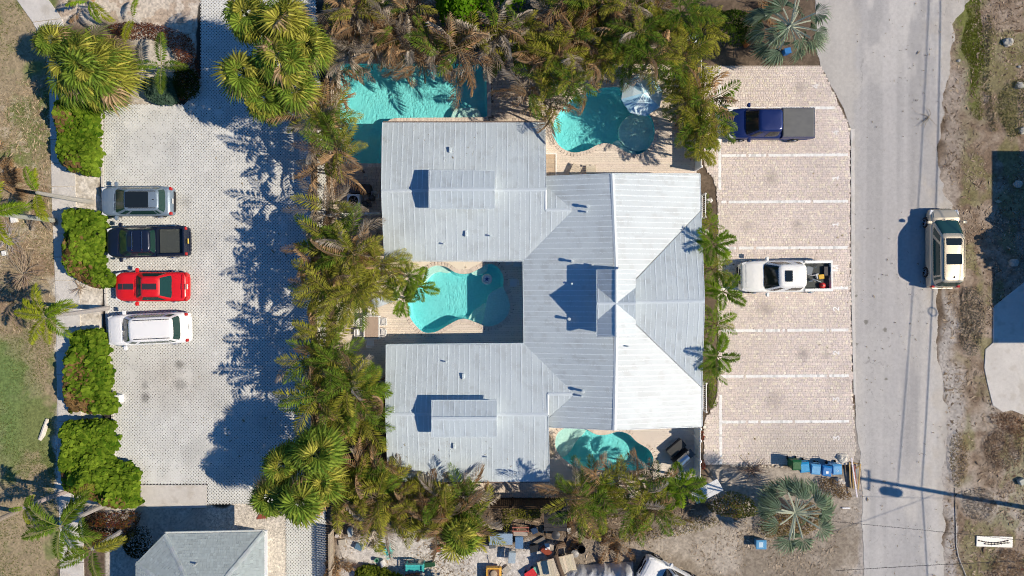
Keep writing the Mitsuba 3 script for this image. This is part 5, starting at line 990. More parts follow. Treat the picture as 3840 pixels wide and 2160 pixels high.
# partly seen at the south edge
kj, tj, JX, jhw = vehicle('off_roader', 'white off-roader with a black roof rack at the south edge of the dirt yard', 'car', 2520, 2185, 152, 4.3, 1.86, 'paint_plain', zr=1.82, hood=1.12, belt=1.12, gh=(.30, .37, .93, .965), rails=False, hood_front=1.0, roofw=.86, wr=.4)
for s in (.55, 0, -.55): add(kj, 'roof_rack', tube([(JX(.4), s, 1.9), (JX(.4), s, 2.0), (JX(.93), s, 2.0), (JX(.93), s, 1.9)], .03, 6), 'black_plastic', to=tj)
for f in (.42, .56, .7, .84): add(kj, 'roof_rack', tube([(JX(f), -.62, 2.0), (JX(f), .62, 2.0)], .028, 6), 'black_plastic', to=tj)
add(kj, 'spare_wheel', lathe([(0, -.1), (.3, -.1), (.37, -.06), (.37, .06), (.3, .1), (0, .1)], 18), 'rubber', to=tj @ T().translate([JX(.63), .1, 2.1]), smooth=40)
# ------------------------------------------------------------------ neighbour's shingled house, south-west
nb = thing('shingled_house', 'house with a grey shingled hip roof at the south edge beside the pebble strip', 'house')
ZE = 3.2; top1 = np.array([*at(752, 2280, 4.9), 4.9]); top2 = np.array([*at(752, 2700, 4.9), 4.9])
e = [at3(510, 2112, ZE), at3(617, 2003, ZE), at3(991, 1995, ZE), at3(994, 2800, ZE), at3(500, 2800, ZE)]
faces_ = [(e[0], e[1], top1), (e[1], e[2], top1), (e[2], e[3], top2, top1), (e[4], e[0], top1, top2)]
sh_all = []
for P in faces_:
    P = np.array(P); o = P[0]; u = (P[1] - o) / np.linalg.norm(P[1] - o); nn = np.cross(u, P[-1] - o); nn /= np.linalg.norm(nn); nn *= np.sign(nn[2]); vv = np.cross(nn, u); vv *= np.sign(vv[2])
    loc = np.stack([(P - o) @ u, (P - o) @ vv], 1); g = Polygon(loc).buffer(0); r = np.random.default_rng(77); x0, y0, x1, y1 = g.bounds; row = 0; y = y0
    add(nb, 'roof_deck', prism(Polygon(P[:, :2]), lambda q, f=fit(P): f(q) - .08, lambda q, f=fit(P): f(q) - .012), 'vc_matte', (.2, .22, .22))
    while y < y1:
        x = x0 - r.random() * .3
        while x < x1:
            w = r.choice([.17, .21, .25]); q = g.intersection(box(x + .004, y, x + w - .004, y + .19))
            for s in polys(q):
                if s.area < .003: continue
                a = np.array(shapely.geometry.polygon.orient(s).exterior.coords)[:-1]; h = .024 - .016 * np.clip((a[:, 1] - y) / .19, 0, 1) + r.uniform(0, .012); W3 = o + a[:, :1] * u + a[:, 1:] * vv; m = len(a)
                v = np.vstack([W3 - nn * .01, W3 + nn * h[:, None]]); i = np.arange(m); j = (i + 1) % m; f = np.vstack([quads(np.stack([i, j, j + m, i + m], 1)), np.stack([i[1:-1] * 0 + m, i[1:-1] + m, i[2:] + m], 1)])
                sh_all.append(col_of((v, f), np.clip(np.array([.33, .385, .395]) * (1 + r.normal(0, .055)), .1, .6)))
            x += w
        y += .165; row += 1
pieces(f'{nb}__roof', 'shingle', [s for s in sh_all if s[0][:, 1].max() > -22.5], 'vc_matte', 300, 'shingle_field')
for a, b in [((e[1]), top1), (e[2], top1), (e[0], top1), (top1, top2)]:
    d = (b - a); n_ = int(np.linalg.norm(d) / .3)
    for q in range(min(n_, 22)):
        p = a + d * (q + .5) / n_; wv = np.array([-d[1], d[0], 0]); wv /= np.linalg.norm(wv); t = d / np.linalg.norm(d)
        add(f'{nb}__roof', 'hip_shingle', hull([p + t * s_ * .16 + wv * w_ * .13 + [0, 0, .035 + (.025 if w_ == 0 else -.0) + .008 * (s_ > 0)] for s_ in (-1, 1) for w_ in (-1, 0, 1)] + [p + t * s_ * .16 + wv * w_ * .13 - [0, 0, .04] for s_ in (-1, 1) for w_ in (-1, 1)]), 'vc_matte', jit((.36, .41, .42), .07))
wall_g = Polygon([q[:2] for q in e]).buffer(-1.05, join_style=2); add(nb, 'wall', prism(wall_g, 0, ZE - .1), 'stucco')
add(nb, 'gutter', hull([e[2] + [x, y, z] for x in (.0, .16) for y in (.08,) for z in (-.12, 0)] + [e[3] + [x, 0, z] for x in (.0, .16) for z in (-.12, 0)]), 'vc_satin', (.75, .76, .76))
add(nb, 'gutter', hull([e[1] + [0, y, z] for y in (.0, .12) for z in (-.12, -.02)] + [e[2] + [0, y, z] for y in (.0, .12) for z in (-.12, -.02)]), 'vc_satin', (.55, .58, .56))
for xx in (640, 900): c = at(xx, 1962, 1.4); wk = add(nb, 'window', bx(*at(xx, 2003 + 0, ZE)[:1], wall_g.bounds[3], 1.5, 1.3, .08, 1.2), 'stucco'); add(wk, 'pane', bx(at(xx, 2003, ZE)[0], wall_g.bounds[3] + .02, 1.5, 1.1, .08, 1.0), 'glass_dark')
vent = at3(735, 2115, 4.0); add(nb, 'vent_pipe', tube([vent - [0, 0, .3], vent + [0, 0, .25]], .05, 8), 'vc_satin', (.4, .42, .42))

# ------------------------------------------------------------------ house across the road (its shadow falls on the verge), pole and wires
fh = thing('neighbour_house', 'two-storey house with a low hip roof across the road beyond the verge', 'house')
X0, X1, Y0, Y1, HZ = 37.9, 50.0, -4.7, 7.9, 5.9
add(fh, 'wall', prism(box(X0 + .5, Y0 + .5, X1 - .5, Y1 - .5), 0, HZ), 'stucco')
add(fh, 'roof', hull([(x, y, HZ + z) for x in (X0, X1) for y in (Y0, Y1) for z in (0, .12)] + [(X0 + 6, y, HZ + 1.7) for y in (Y0 + 6, Y1 - 6)]), 'vc_matte', (.33, .33, .34))
for y in (-2.6, 1.6, 5.6):
    for z in (1.5, 4.2): wk = add(fh, 'window', bx(X0 + .5, y, z, .08, 1.5, 1.3), 'stucco'); add(wk, 'pane', bx(X0 + .48, y, z, .08, 1.3, 1.1), 'glass_dark')
hedge('verge_tree', 'dense round tree in front of the house across the road', 'tree', Polygon([(36.6 + 1.7 * math.cos(a), 2.0 + 2.6 * math.sin(a)) for a in np.arange(12) * PI / 6]), 4.6, 130, .14, (.06, .1, .02), (.13, .18, .04), 81, singles=6)
PX, PY = 35.35, -14.72
up = thing('utility_pole', 'tall wooden utility pole carrying a transformer beside the road', 'utility pole')
add(up, 'pole', tube([(PX, PY, 0), (PX, PY, 6), (PX + .05, PY, 11.9)], [.16, .13, .11], 10), 'vc_matte', (.24, .19, .15))
add(up, 'transformer', moved(lathe([(0, 0), (.28, 0), (.30, .05), (.30, .95), (.22, 1.05), (0, 1.08)], 14), T().translate([PX - .02, PY - .52, 9.4])), 'vc_satin', (.5, .52, .52), smooth=40)
add(up, 'bracket', bx(PX, PY - .2, 9.9, .1, .5, .08), 'vc_satin', (.3, .3, .3)); add(up, 'crossarm', bx(PX, PY, 11.3, .10, 1.3, .10), 'vc_matte', (.26, .21, .16))
for s in (-.6, .6): add(up, 'insulator', tube([(PX, PY + s, 11.3), (PX, PY + s, 11.6)], [.05, .03], 8), 'vc_satin', (.5, .48, .45))
def wire(a, b, sag, r, label, n=24):
    t = np.linspace(0, 1, n)[:, None]; p = np.array(a) * (1 - t) + np.array(b) * t; p[:, 2] -= sag * 4 * (t * (1 - t))[:, 0]
    k = thing('overhead_wire', label, 'wire'); add(k, 'cable', tube(p, r, 5, cap=False), 'black_plastic'); return k
wire((PX, PY + .1, 8.0), (36.7, 34, 8.2), .5, .032, 'thick telephone cable running along the road from the utility pole')
wire((PX, PY + .1, 9.5), (38.0, 34, 9.6), .4, .028, 'thin power line running along the road above the telephone cable')
wire((PX, PY - .1, 8.0), (36.2, -45, 8.2), .4, .03, 'telephone cable running south from the utility pole')
wire((PX, PY - .2, 7.2), (20.2, -17.6, 2.5), .2, .016, 'service wire crossing the road low towards the silver fan palm')
wire((PX, PY - .3, 6.4), (12.9, -13.8, 2.9), .35, .012, 'thin service wire crossing the road towards the white villa')
co = thing('cable_coil', 'coil of spare cable hanging from the telephone line', 'cable coil')
a = np.linspace(0, 2 * PI, 20); q = np.array([PX + .45, -3.0 - 0, 8.0]); add(co, 'loop', tube(np.stack([q[0] + .1 * np.sin(a), q[1] + .28 * np.cos(a), q[2] - .25 + .35 * np.sin(a)], 1), .035, 6), 'black_plastic')
lp = thing('wooden_pole', 'weathered wooden pole on the lawn beside the small palm crown', 'pole')
c = at(64, 1917); add(lp, 'pole', tube([(*c, 0), (*c, 5.2)], [.15, .12], 10), 'vc_matte', (.30, .26, .22))

# ------------------------------------------------------------------ fences and railings
def picket_fence(name, label, a, b, h, w, col, gap=.012, cat='fence', matn='vc_matte', posts=2.4, rail=True, thick=.022):
    k = thing(name, label, cat); A, B = np.array(at(*a)), np.array(at(*b)); L = np.linalg.norm(B - A); d = (B - A) / L; rz = math.atan2(d[1], d[0]); r = np.random.default_rng(5); n_ = np.array([-d[1], d[0]]); ms = []
    for q in range(int(L / w)):
        p = A + d * (q + .5) * w; ms.append(col_of(bx(p[0], p[1], h / 2 + r.normal(0, .008), w - gap, thick, h, rz), jit(col, .07, r)))
    pieces(k, 'picket', ms, matn)
    for s in np.arange(0, L + .01, posts): p = A + d * min(s, L - .05) + n_ * .06; add(k, 'post', bx(p[0], p[1], h / 2 + .04, .1, .1, h + .08, rz, .012), matn, jit(col, .05, r))
    if rail:
        for z in (.3, h - .2): m = (A + B) / 2 + n_ * .04; add(k, 'rail', bx(m[0], m[1], z, L, .05, .09, rz), matn, jit(np.array(col) * .85, .04, r))
    return k
picket_fence('board_fence', 'dark brown board fence between the boardwalk and the gravel yard', (1786, 1868), (2124, 1868), 2.1, .125, (.095, .062, .036))
picket_fence('board_fence', 'honey-brown newer board fence section beside the feather palms', (2126, 1866), (2196, 1866), 1.9, .125, (.26, .13, .04))
picket_fence('board_fence', 'weathered grey-brown picket fence between the grid paving strip and the yard', (1252, 1975), (1256, 2230), 1.45, .15, (.36, .31, .25), .03)
picket_fence('board_fence', 'brown board fence hidden behind the palms along the grid-paved lot', (1190, 430), (1190, 1650), 1.5, .15, (.17, .13, .095))
def panel_fence(label, pts, h, posts):
    k = thing('vinyl_fence', label, 'fence'); A, B = np.array(at(*pts[0])), np.array(at(*pts[1])); L = np.linalg.norm(B - A); d = (B - A) / L; rz = math.atan2(d[1], d[0])
    n = int(L / .18)
    for q in range(n): p = A + d * (q + .5) * L / n; add(k, 'board', bx(p[0], p[1], h / 2, L / n - .006, .03, h - .1, rz), 'vc_satin', (.66, .71, .68))
    m = (A + B) / 2
    for z in (.12, h - .05): add(k, 'rail', bx(m[0], m[1], z, L, .055, .11, rz, .01), 'vc_satin', (.76, .78, .77))
    for f in posts: p = A + d * L * f; add(k, 'post', bx(p[0], p[1], h / 2 + .04, .12, .12, h + .08, rz, .01), 'vc_satin', (.78, .79, .78)); add(k, 'post_cap', hull([(p[0] + x, p[1] + y, h + .08) for x in (-.08, .08) for y in (-.08, .08)] + [(p[0], p[1], h + .16)]), 'vc_satin', (.80, .81, .80))
    return k
panel_fence('white vinyl privacy fence closing the grill deck', [(2603, 1585), (2603, 1772)], 1.55, (0.03, .26, .66, 1))
panel_fence('white vinyl privacy fence at the edge of the umbrella pool deck', [(2606, 190), (2606, 640)], 1.55, (0, .25, .5, .75, 1))
panel_fence('white vinyl fence dividing the brick patio west of the north wing', [(1236, 812), (1438, 806)], 1.3, (0, .32, .76))
def railing(label, a, b):
    k = thing('porch_railing', label, 'railing'); A, B = np.array(at(*a)), np.array(at(*b)); L = np.linalg.norm(B - A); d = (B - A) / L; rz = math.atan2(d[1], d[0]); m = (A + B) / 2
    for z in (.2, 1.0): add(k, 'rail', bx(m[0], m[1], z, L, .06, .06, rz, .01), 'vc_satin', (.78, .79, .79))
    for s in np.linspace(.05, L - .05, int(L / .13)): p = A + d * s; add(k, 'baluster', bx(p[0], p[1], .6, .03, .03, .8, rz), 'vc_satin', (.78, .79, .79))
    for p in (A, B): add(k, 'post', bx(p[0], p[1], .55, .1, .1, 1.1, rz, .01), 'vc_satin', (.78, .79, .79))
railing('white porch railing in the east bed near the roof corner by the brick lot', (2630, 734), (2630, 820)); railing('white porch railing in the east bed beside the bright yellow-green bush', (2633, 1430), (2633, 1535))
gt = thing('deck_gate', 'beige deck gate with a white frame between the umbrella pool and the north wing', 'gate'); c = at(2066, 618, 1)
for q in range(5): add(gt, 'board', bx(c[0] - .02 - .0, c[1] + (q - 2) * .29, .7, .62, .28, .05), 'vc_satin', jit((.47, .37, .28), .05))
for dx, dy, sx, sy in ((.35, 0, .07, 1.6), (0, .78, .76, .07)): add(gt, 'frame', bx(c[0] + dx, c[1] + dy, .74, sx, sy, .1, 0, .01), 'vc_satin', (.78, .77, .75))

# ------------------------------------------------------------------ pool furniture
def chair_(name, label, x, y, rz, col, z=DK, group=None, cushion=None):
    k = thing(name, label, 'chair', group); c = at(x, y, z + .5); to = T().translate([c[0], c[1], z]).rotate([0, 0, 1], rz)
    add(k, 'seat', bx(0, 0, .43, .46, .46, .04, 0, .015), 'vc_satin', cushion or col, to=to)
    b = np.linspace(-.21, .21, 7); add(k, 'backrest', joined([tube([(-.20 - .03 * math.cos(t * 6), t, .46) for t in b] , .02, 6), tube([(-.28 - .05 * math.cos(t * 5), t, .86) for t in b], .028, 6)] + [tube([(-.22, t, .45), (-.30, t, .86)], .012, 5) for t in b])[:2], 'vc_satin', col, to=to)
    for s in (-.21, .21):
        add(k, 'armrest', tube([(-.24, s * 1.12, .62), (.0, s * 1.18, .66), (.2, s * 1.12, .62), (.22, s * 1.05, .42)], .02, 6), 'vc_satin', col, to=to)
        for x_ in (-.2, .2): add(k, 'leg', tube([(x_ * 1.15, s * 1.05, 0), (x_, s, .42)], .017, 6), 'vc_satin', col, to=to)
dt = thing('dining_table', 'rectangular outdoor dining table with a tan top and white frame on the courtyard deck', 'table'); c = at(1393, 1228, DK + .74); tz = DK + .74
for q in range(7): add(dt, 'slat', bx(c[0] + (q - 3) * .125, c[1], tz, .119, 1.38, .025), 'vc_satin', jit((.42, .33, .27), .03))
for dx, dy, sx, sy in ((-.475, 0, .07, 1.52), (.475, 0, .07, 1.52), (0, .735, .88, .06), (0, -.735, .88, .06)): add(dt, 'frame', bx(c[0] + dx, c[1] + dy, tz, sx, sy, .06, 0, .012), 'vc_satin', (.78, .78, .78))
for sx in (-1, 1):
    for sy in (-1, 1): add(dt, 'leg', bx(c[0] + sx * .45, c[1] + sy * .7, DK + .36, .06, .06, .72), 'vc_satin', (.76, .76, .76))
WH = (.78, .78, .79)
for x, y, rz, lab in [(1349, 1209, 0, 'white chair tucked under the dining table on its palm side, northern one'), (1352, 1247, 0, 'white chair tucked under the dining table on its palm side, southern one'), (1434, 1206, 180, 'white chair on the pool side of the dining table, northern one'), (1432, 1246, 180, 'white chair on the pool side of the dining table, southern one'), (1393, 1173, -90, 'white chair at the north head of the dining table'), (1388, 1283, 90, 'white chair at the south head of the dining table')]: chair_('dining_chair', lab, x, y, rz, WH, group='white dining chairs around the outdoor table')
for x, y, rz, lab in [(1905, 978, 200, 'white lounge chair in the courtyard shade nearest the north wing'), (1938, 985, 180, 'white lounge chair in the courtyard shade beside the main house wall'), (1925, 1060, 180, 'white lounge chair in the courtyard shade east of the pool')]: chair_('lounge_chair', lab, x, y, rz, (.6, .62, .64), group='white lounge chairs in the courtyard shade')
def lounger(label, x, y, rz, col, z=DK, up_=.55):
    k = thing('sun_lounger', label, 'sun lounger'); c = at(x, y, z + .35); to = T().translate([c[0], c[1], z]).rotate([0, 0, 1], rz); m = (.50, .42, .33)
    for q in range(9): add(k, 'seat_slat', bx(-.55 + q * .135, 0, .34, .125, .62, .03), 'vc_satin', jit(col, .04), to=to)
    for q in range(5): add(k, 'back_slat', bx(.70 + q * .115 * math.cos(up_), 0, .36 + (q + .5) * .125 * math.sin(up_), .115, .62, .03), 'vc_satin', jit(col, .04), to=to)
    for s in (-.3, .3): add(k, 'side_rail', bx(0, s, .3, 1.35, .05, .07), 'vc_satin', m, to=to)
    for x_ in (-.6, .6):
        for s in (-.28, .28): add(k, 'leg', bx(x_, s, .15, .06, .05, .3), 'vc_satin', m, to=to)
lounger('beige slatted lounger by the deck gate, half under the main roof edge', 2152, 652, -115, (.55, .48, .38)); lounger('beige slatted lounger on the umbrella pool deck, half under the main roof edge', 2216, 656, -90, (.52, .47, .38))
lounger('pale blue and white lounger beside the bright green palms and the dining table', 1432, 1128, 20, (.55, .63, .72))
def umbrella(x, y):
    k = thing('pool_umbrella', 'pale blue octagonal sun umbrella by the pool behind the brick lot', 'umbrella'); z = 2.35; c = at(x, y, z)
    add(k, 'pole', tube([(c[0], c[1], 0), (c[0], c[1], z + .4)], .025, 8), 'vc_satin', (.6, .6, .6)); add(k, 'base', lathe([(0, 0), (.26, 0), (.24, .1), (.05, .13), (0, .13)], 16), 'vc_satin', (.3, .3, .31), to=T().translate([c[0], c[1], DK]))
    R_ = 1.33
    for q in range(8):
        a0, a1 = q * PI / 4 + .2, (q + 1) * PI / 4 + .2; g = []
        for rr_, zz in ((0.02, .42), (.5, .27), (1, 0), (1.0, -.1)):
            for t in (0, .5, 1):
                a_ = a0 + (a1 - a0) * t; sag = .05 * rr_ * (1 - abs(2 * t - 1)); rad_ = R_ * rr_ * (1 - .076 * (1 - abs(2 * t - 1)))
                g.append((c[0] + rad_ * math.cos(a_), c[1] + rad_ * math.sin(a_), z + zz - sag))
        g = np.array(g); add(k, 'canopy_panel', (g, grid_faces(4, 3, False)), 'vc_satin', ((.36, .62, .78), (.62, .78, .84))[q % 2])
        add(k, 'rib', tube([(c[0], c[1], z + .38), (c[0] + R_ * math.cos(a0), c[1] + R_ * math.sin(a0), z - .02)], .012, 5), 'vc_satin', (.7, .72, .73))
    add(k, 'finial', lathe([(0, 0), (.05, 0), (.03, .08), (0, .1)], 8), 'vc_satin', (.6, .7, .75), to=T().translate([c[0], c[1], z + .4]))
umbrella(2408, 356)
fl = thing('pool_float', 'round white pool float with a blue star drifting in the courtyard pool', 'pool float'); c = at(1826, 1047)
a = np.linspace(0, 2 * PI, 25); add(fl, 'ring', tube(np.stack([c[0] + .27 * np.cos(a), c[1] + .27 * np.sin(a), 0 * a + .04], 1), .085, 8, False), 'vc_satin', (.80, .76, .72), smooth=True)
add(fl, 'floor', moved(lathe([(0, -.01), (.22, -.01), (.22, .02), (0, .02)], 18), T().translate([c[0], c[1], .02])), 'vc_satin', (.75, .77, .80))
st = []
for q in range(10): rr_ = .19 if q % 2 == 0 else .065; st.append((c[0] + rr_ * math.cos(q * PI / 5 + .3), c[1] + rr_ * math.sin(q * PI / 5 + .3)))
add(fl, 'star', prism(Polygon(st), .03, .05), 'vc_satin', (.03, .05, .25))
ac = thing('air_conditioner', 'white air conditioner unit with a round fan grille on the brick patio', 'air conditioner'); c = at(1325, 752, .9)
add(ac, 'cabinet', prism(box(c[0] - .4, c[1] - .42, c[0] + .4, c[1] + .42).difference(Point(*c).buffer(.29)), .1, .92, .02), 'vc_satin', (.74, .75, .74))
add(ac, 'fan_shroud', moved(lathe([(.29, .55), (.29, .93), (.32, .93), (.32, .9)], 24), T().translate([c[0], c[1], 0])), 'black_plastic'); add(ac, 'fan_well', moved(lathe([(0, .5), (.29, .5)], 24), T().translate([c[0], c[1], 0])), 'black_plastic')
for q in range(5):
    t = q * 1.2566; add(ac, 'fan_blade', hull([(c[0] + r_ * math.cos(t + w_), c[1] + r_ * math.sin(t + w_), .74 + zz + .05 * w_) for r_, w_ in ((.05, -.5), (.05, .5), (.25, -.32), (.27, .0), (.25, .32)) for zz in (0, .01)]), 'vc_satin', (.42, .36, .31))
for q in range(4): r_ = .09 + q * .06; aa = np.linspace(0, 2 * PI, 25); add(ac, 'guard_ring', tube(np.stack([c[0] + r_ * np.cos(aa), c[1] + r_ * np.sin(aa), 0 * aa + .93], 1), .006, 4, False), 'black_plastic')
for q, (x, y, sx, sy, h_, col, lab) in enumerate([(1362, 708, .9, .55, .75, (.02, .022, .025), 'black equipment cabinet on the shaded patio behind the air conditioner'), (1322, 708, .42, .5, .7, (.05, .055, .06), 'dark grey round-topped tank beside the black equipment cabinet')]):
    k = thing('equipment_cabinet', lab, 'cabinet'); p = at(x, y, h_); add(k, 'body', bx(p[0], p[1], h_ / 2 + .05, sx, sy, h_, 0, .04), 'vc_satin', col); add(k, 'lid', bx(p[0], p[1], h_ + .07, sx + .04, sy + .04, .05, 0, .02), 'vc_satin', np.array(col) * 1.5)
for q, (x, y) in enumerate([(1370, 765), (1395, 742)]):
    k = thing('pool_pump', ['pool pump with grey pipes beside the air conditioner', 'pool filter with grey pipes nearest the north wing wall'][q], 'pump'); p = at(x, y, .4); to = T().translate([p[0], p[1], .1])
    add(k, 'tank', lathe([(0, 0), (.16, 0), (.2, .1), (.2, .45), (.12, .6), (0, .62)], 14), 'vc_satin', (.05, .055, .06), to=to, smooth=40); add(k, 'pipe', tube([(.15, 0, .2), (.4, 0, .2), (.4, .25, .2), (.4, .25, .0)], .035, 7), 'vc_satin', (.5, .52, .55), to=to); add(k, 'pipe', tube([(0, .15, .4), (0, .38, .4), (.3, .38, .4)], .035, 7), 'vc_satin', (.55, .57, .6), to=to); add(k, 'motor', moved(lathe([(0, 0), (.09, 0), (.09, .3), (0, .3)], 10), T().translate([-.1, -.3, .15]).rotate([1, 0, 0], 60)), 'vc_satin', (.12, .12, .13), to=to)
ho = thing('garden_hose', 'dark garden hose lying in loose loops on the shaded patio', 'hose'); aa = np.linspace(0, 4 * PI, 50); p = at(1400, 870, .12); add(ho, 'coil', tube(np.stack([p[0] + (.22 + .015 * aa) * np.cos(aa), p[1] + (.2 + .012 * aa) * np.sin(aa), .12 + .004 * aa], 1), .014, 5), 'vc_matte', (.04, .07, .04))
gr = thing('grill', 'outdoor gas grill with a silver lid standing askew on the shaded deck', 'grill'); c = at(2562, 1722, .9); to = T().translate([c[0], c[1], DK]).rotate([0, 0, 1], 40)
add(gr, 'cart', bx(0, 0, .42, 1.25, .55, .8, 0, .02), 'vc_satin', (.03, .032, .036), to=to); add(gr, 'side_shelf', bx(.62, 0, .86, .34, .5, .04, 0, .01), 'vc_satin', (.10, .11, .12), to=to); add(gr, 'side_shelf', bx(-.62, 0, .86, .34, .5, .04, 0, .01), 'vc_satin', (.05, .055, .06), to=to)
aa = np.linspace(0, PI, 11); add(gr, 'lid', hull([(x, -.27 * math.cos(t), .86 + .26 * math.sin(t)) for t in aa for x in (-.38, .38)]), 'chrome', to=to, smooth=30); add(gr, 'handle', tube([(-.3, -.26, 1.0), (-.3, -.32, 1.0), (.3, -.32, 1.0), (.3, -.26, 1.0)], .014, 6), 'chrome', to=to)
gm = thing('grill', 'dark storage bench behind the gas grill', 'bench'); c2 = at(2556, 1704, .5); to = T().translate([c2[0], c2[1] + .15, DK]).rotate([0, 0, 1], 40); add(gm, 'box', bx(-.1, .45, .25, 1.2, .5, .5, 0, .02), 'vc_satin', (.025, .027, .03), to=to); add(gm, 'lid', bx(-.1, .45, .52, 1.26, .56, .05, 0, .015), 'vc_satin', (.035, .038, .04), to=to)
aw = thing('fallen_awning', 'pale grey folded awning panel lying against the olive bush', 'awning'); c = at(2648, 1836, .6); to = T().translate([c[0], c[1], .95]).rotate([0, 0, 1], 28).rotate([1, 0, 0], -8)
for q in range(3): add(aw, 'panel', bx(.30, (q - 1) * .27, .0, 1.25, .262, .05, 0, .01), 'vc_satin', (.66, .68, .70), to=to)
add(aw, 'frame', bx(-.38, 0, .0, .07, .84, .08), 'vc_satin', (.10, .10, .11), to=to); add(aw, 'end_panel', bx(-.72, 0, -.01, .58, .8, .05, 0, .01), 'vc_satin', (.50, .52, .54), to=to)
for sx in (-.9, .85):
    for sy in (-.35, .35): add(aw, 'leg', bx(sx, sy, -.48, .05, .05, .92), 'vc_satin', (.3, .3, .31), to=to)

# ------------------------------------------------------------------ recycling bins, lumber, stones and roadside things
def cart(label, x, y, rz, col, mark=None):
    k = thing('recycling_bin', label, 'bin', 'wheeled bins at the corner of the brick lot'); c = at(x, y, 1.0); to = T().translate([c[0], c[1], 0]).rotate([0, 0, 1], rz)
    add(k, 'body', hull([(u * .22, w * .24, .06) for u in (-1, 1) for w in (-1, 1)] + [(u * .29, w * .30, .98) for u in (-1, 1) for w in (-1, 1)]), 'vc_satin', np.array(col) * .8, to=to)
    add(k, 'lid', hull([(u, w * .31, 1.0) for u in (-.33, .34) for w in (-1, 1)] + [(u, w * .26, 1.075) for u in (-.22, .26) for w in (-1, 1)]), 'vc_satin', col, to=to); add(k, 'lid_ridge', bx(.02 - .2, 0, 1.08, .05, .5, .02, 0, .006), 'vc_satin', np.array(col) * 1.15, to=to)
    add(k, 'handle', tube([(-.34, -.24, .95), (-.42, -.22, 1.0), (-.42, .22, 1.0), (-.34, .24, .95)], .016, 6), 'vc_satin', np.array(col) * .7, to=to)
    for s in (-.27, .27): add(k, 'wheel', moved(lathe([(0, -.03), (.12, -.03), (.12, .03), (0, .03)], 14, 'y'), T().translate([-.26, s, .12])), 'rubber', to=to)
    if mark == 'label': add(k, 'label', bx(.08, 0, 1.078, .16, .16, .006), 'vc_satin', (.75, .78, .8), to=to)
    if mark == 'ring':
        aa = np.linspace(0, 2 * PI, 17); add(k, 'emblem', tube(np.stack([.08 + .06 * np.cos(aa), .06 * np.sin(aa), 0 * aa + 1.08], 1), .014, 5, False), 'vc_satin', (.7, .76, .8), to=to)
for x, y, rz, col, mk, lab in [(3017, 1752, 95, (.02, .27, .55), None, 'bright blue wheeled bin at the west end of the row, half under the palm fronds'), (3059, 1760, 85, (.10, .33, .60), None, 'plain pale blue wheeled bin, second in the row by the brick lot'), (3101, 1766, 82, (.008, .16, .46), 'label', 'deep blue wheeled bin with a white square label on its lid'), (3139, 1760, 92, (.09, .32, .60), 'ring', 'pale blue wheeled bin with a white ring emblem on its lid'), (2988, 1744, 90, (.01, .10, .03), None, 'dark green wheeled bin in the shade next to the blue bins')]: cart(lab, x, y, rz - 180, col, mk)
def stone(label, x, y, s, col=(.56, .53, .47), hgt=.6, seed=0, name='boulder', group=None, z=0):
    m = trimesh.creation.icosphere(2, 1.0); v = np.array(m.vertices); v = v * (.5 + 1.0 * meshkit.fbm(v * 1.6 + seed * 7.1, 3)[:, None]) * [s, s * .85, s * hgt]; c = at(x, y, s * hgt * .3)
    k = thing(name, label, 'rock', group); add(k, 'stone', (v + [c[0], c[1], s * hgt * .45 + z], np.array(m.faces)), 'vc_matte', col, smooth=False); return k
for q, (x, y, s, lab) in enumerate([(3160, 1716, .34, 'pale concrete block behind the bins with rebar sticking up'), (3143, 1808, .38, 'pale lump of broken concrete between the bins and the lumber'), (2658, 752, .22, 'white boulder at the north curve of the east bed'), (2648, 870, .2, 'white boulder in the east bed beside the first glossy palm'), (2651, 1308, .36, 'large pale boulder at the foot of the glossy palm by the east gable'), (3780, 158, .33, 'pale grey boulder on the verge across from the silver fan palm'), (3822, 250, .12, 'small white stone on the verge near the frame edge'), (3822, 322, .28, 'dusty grey boulder on the verge below the small white stone'), (3835, 490, .28, 'dark grey boulder on the shaded verge'), (3800, 985, .3, 'dull boulder in the shadow of the house across the road'), (3815, 690, .3, 'rounded boulder in deep shade on the verge'), (3595, 228, .12, 'small pale stone at the road edge by the mossy strip'), (22, 640, .45, 'grey tree stump beside the straw on the lawn')]): stone(lab, x, y, s, [(.60, .57, .5), (.42, .40, .37), (.62, .6, .56)][q % 3] if q < 5 else (.38, .375, .34), .7, q)
for q in range(18): stone('rough pale stone in the border row at the south end of the brick lot', 2745 + q * 11 + R.normal(0, 2), 1747 + R.normal(0, 2), .09 + .03 * R.random(), (.5, .45, .38), .6, 30 + q, 'border_stone', 'border stones south of the brick lot')
bp = [q for q in scatter(sg.buffer(-.06), .5, 4) if sg.exterior.distance(Point(q)) < .35][:12]
for q, p in enumerate(bp): stone('small pale stone in the border of the courtyard shell bed', 1920 + p[0] * S * H / (H - .15), 1080 - p[1] * S * H / (H - .15), .06 + .03 * R.random(), (.55, .48, .38), .7, 60 + q, 'border_stone', 'border stones of the courtyard shell bed', DK)
for q in range(7): stone('pale stepping boulder at the west end of the teal pool', 2066 + R.normal(0, 4), 1640 + q * 11, .16 + .05 * R.random(), (.52, .43, .33), .6, 80 + q, 'border_stone', 'boulders beside the teal pool', DK)
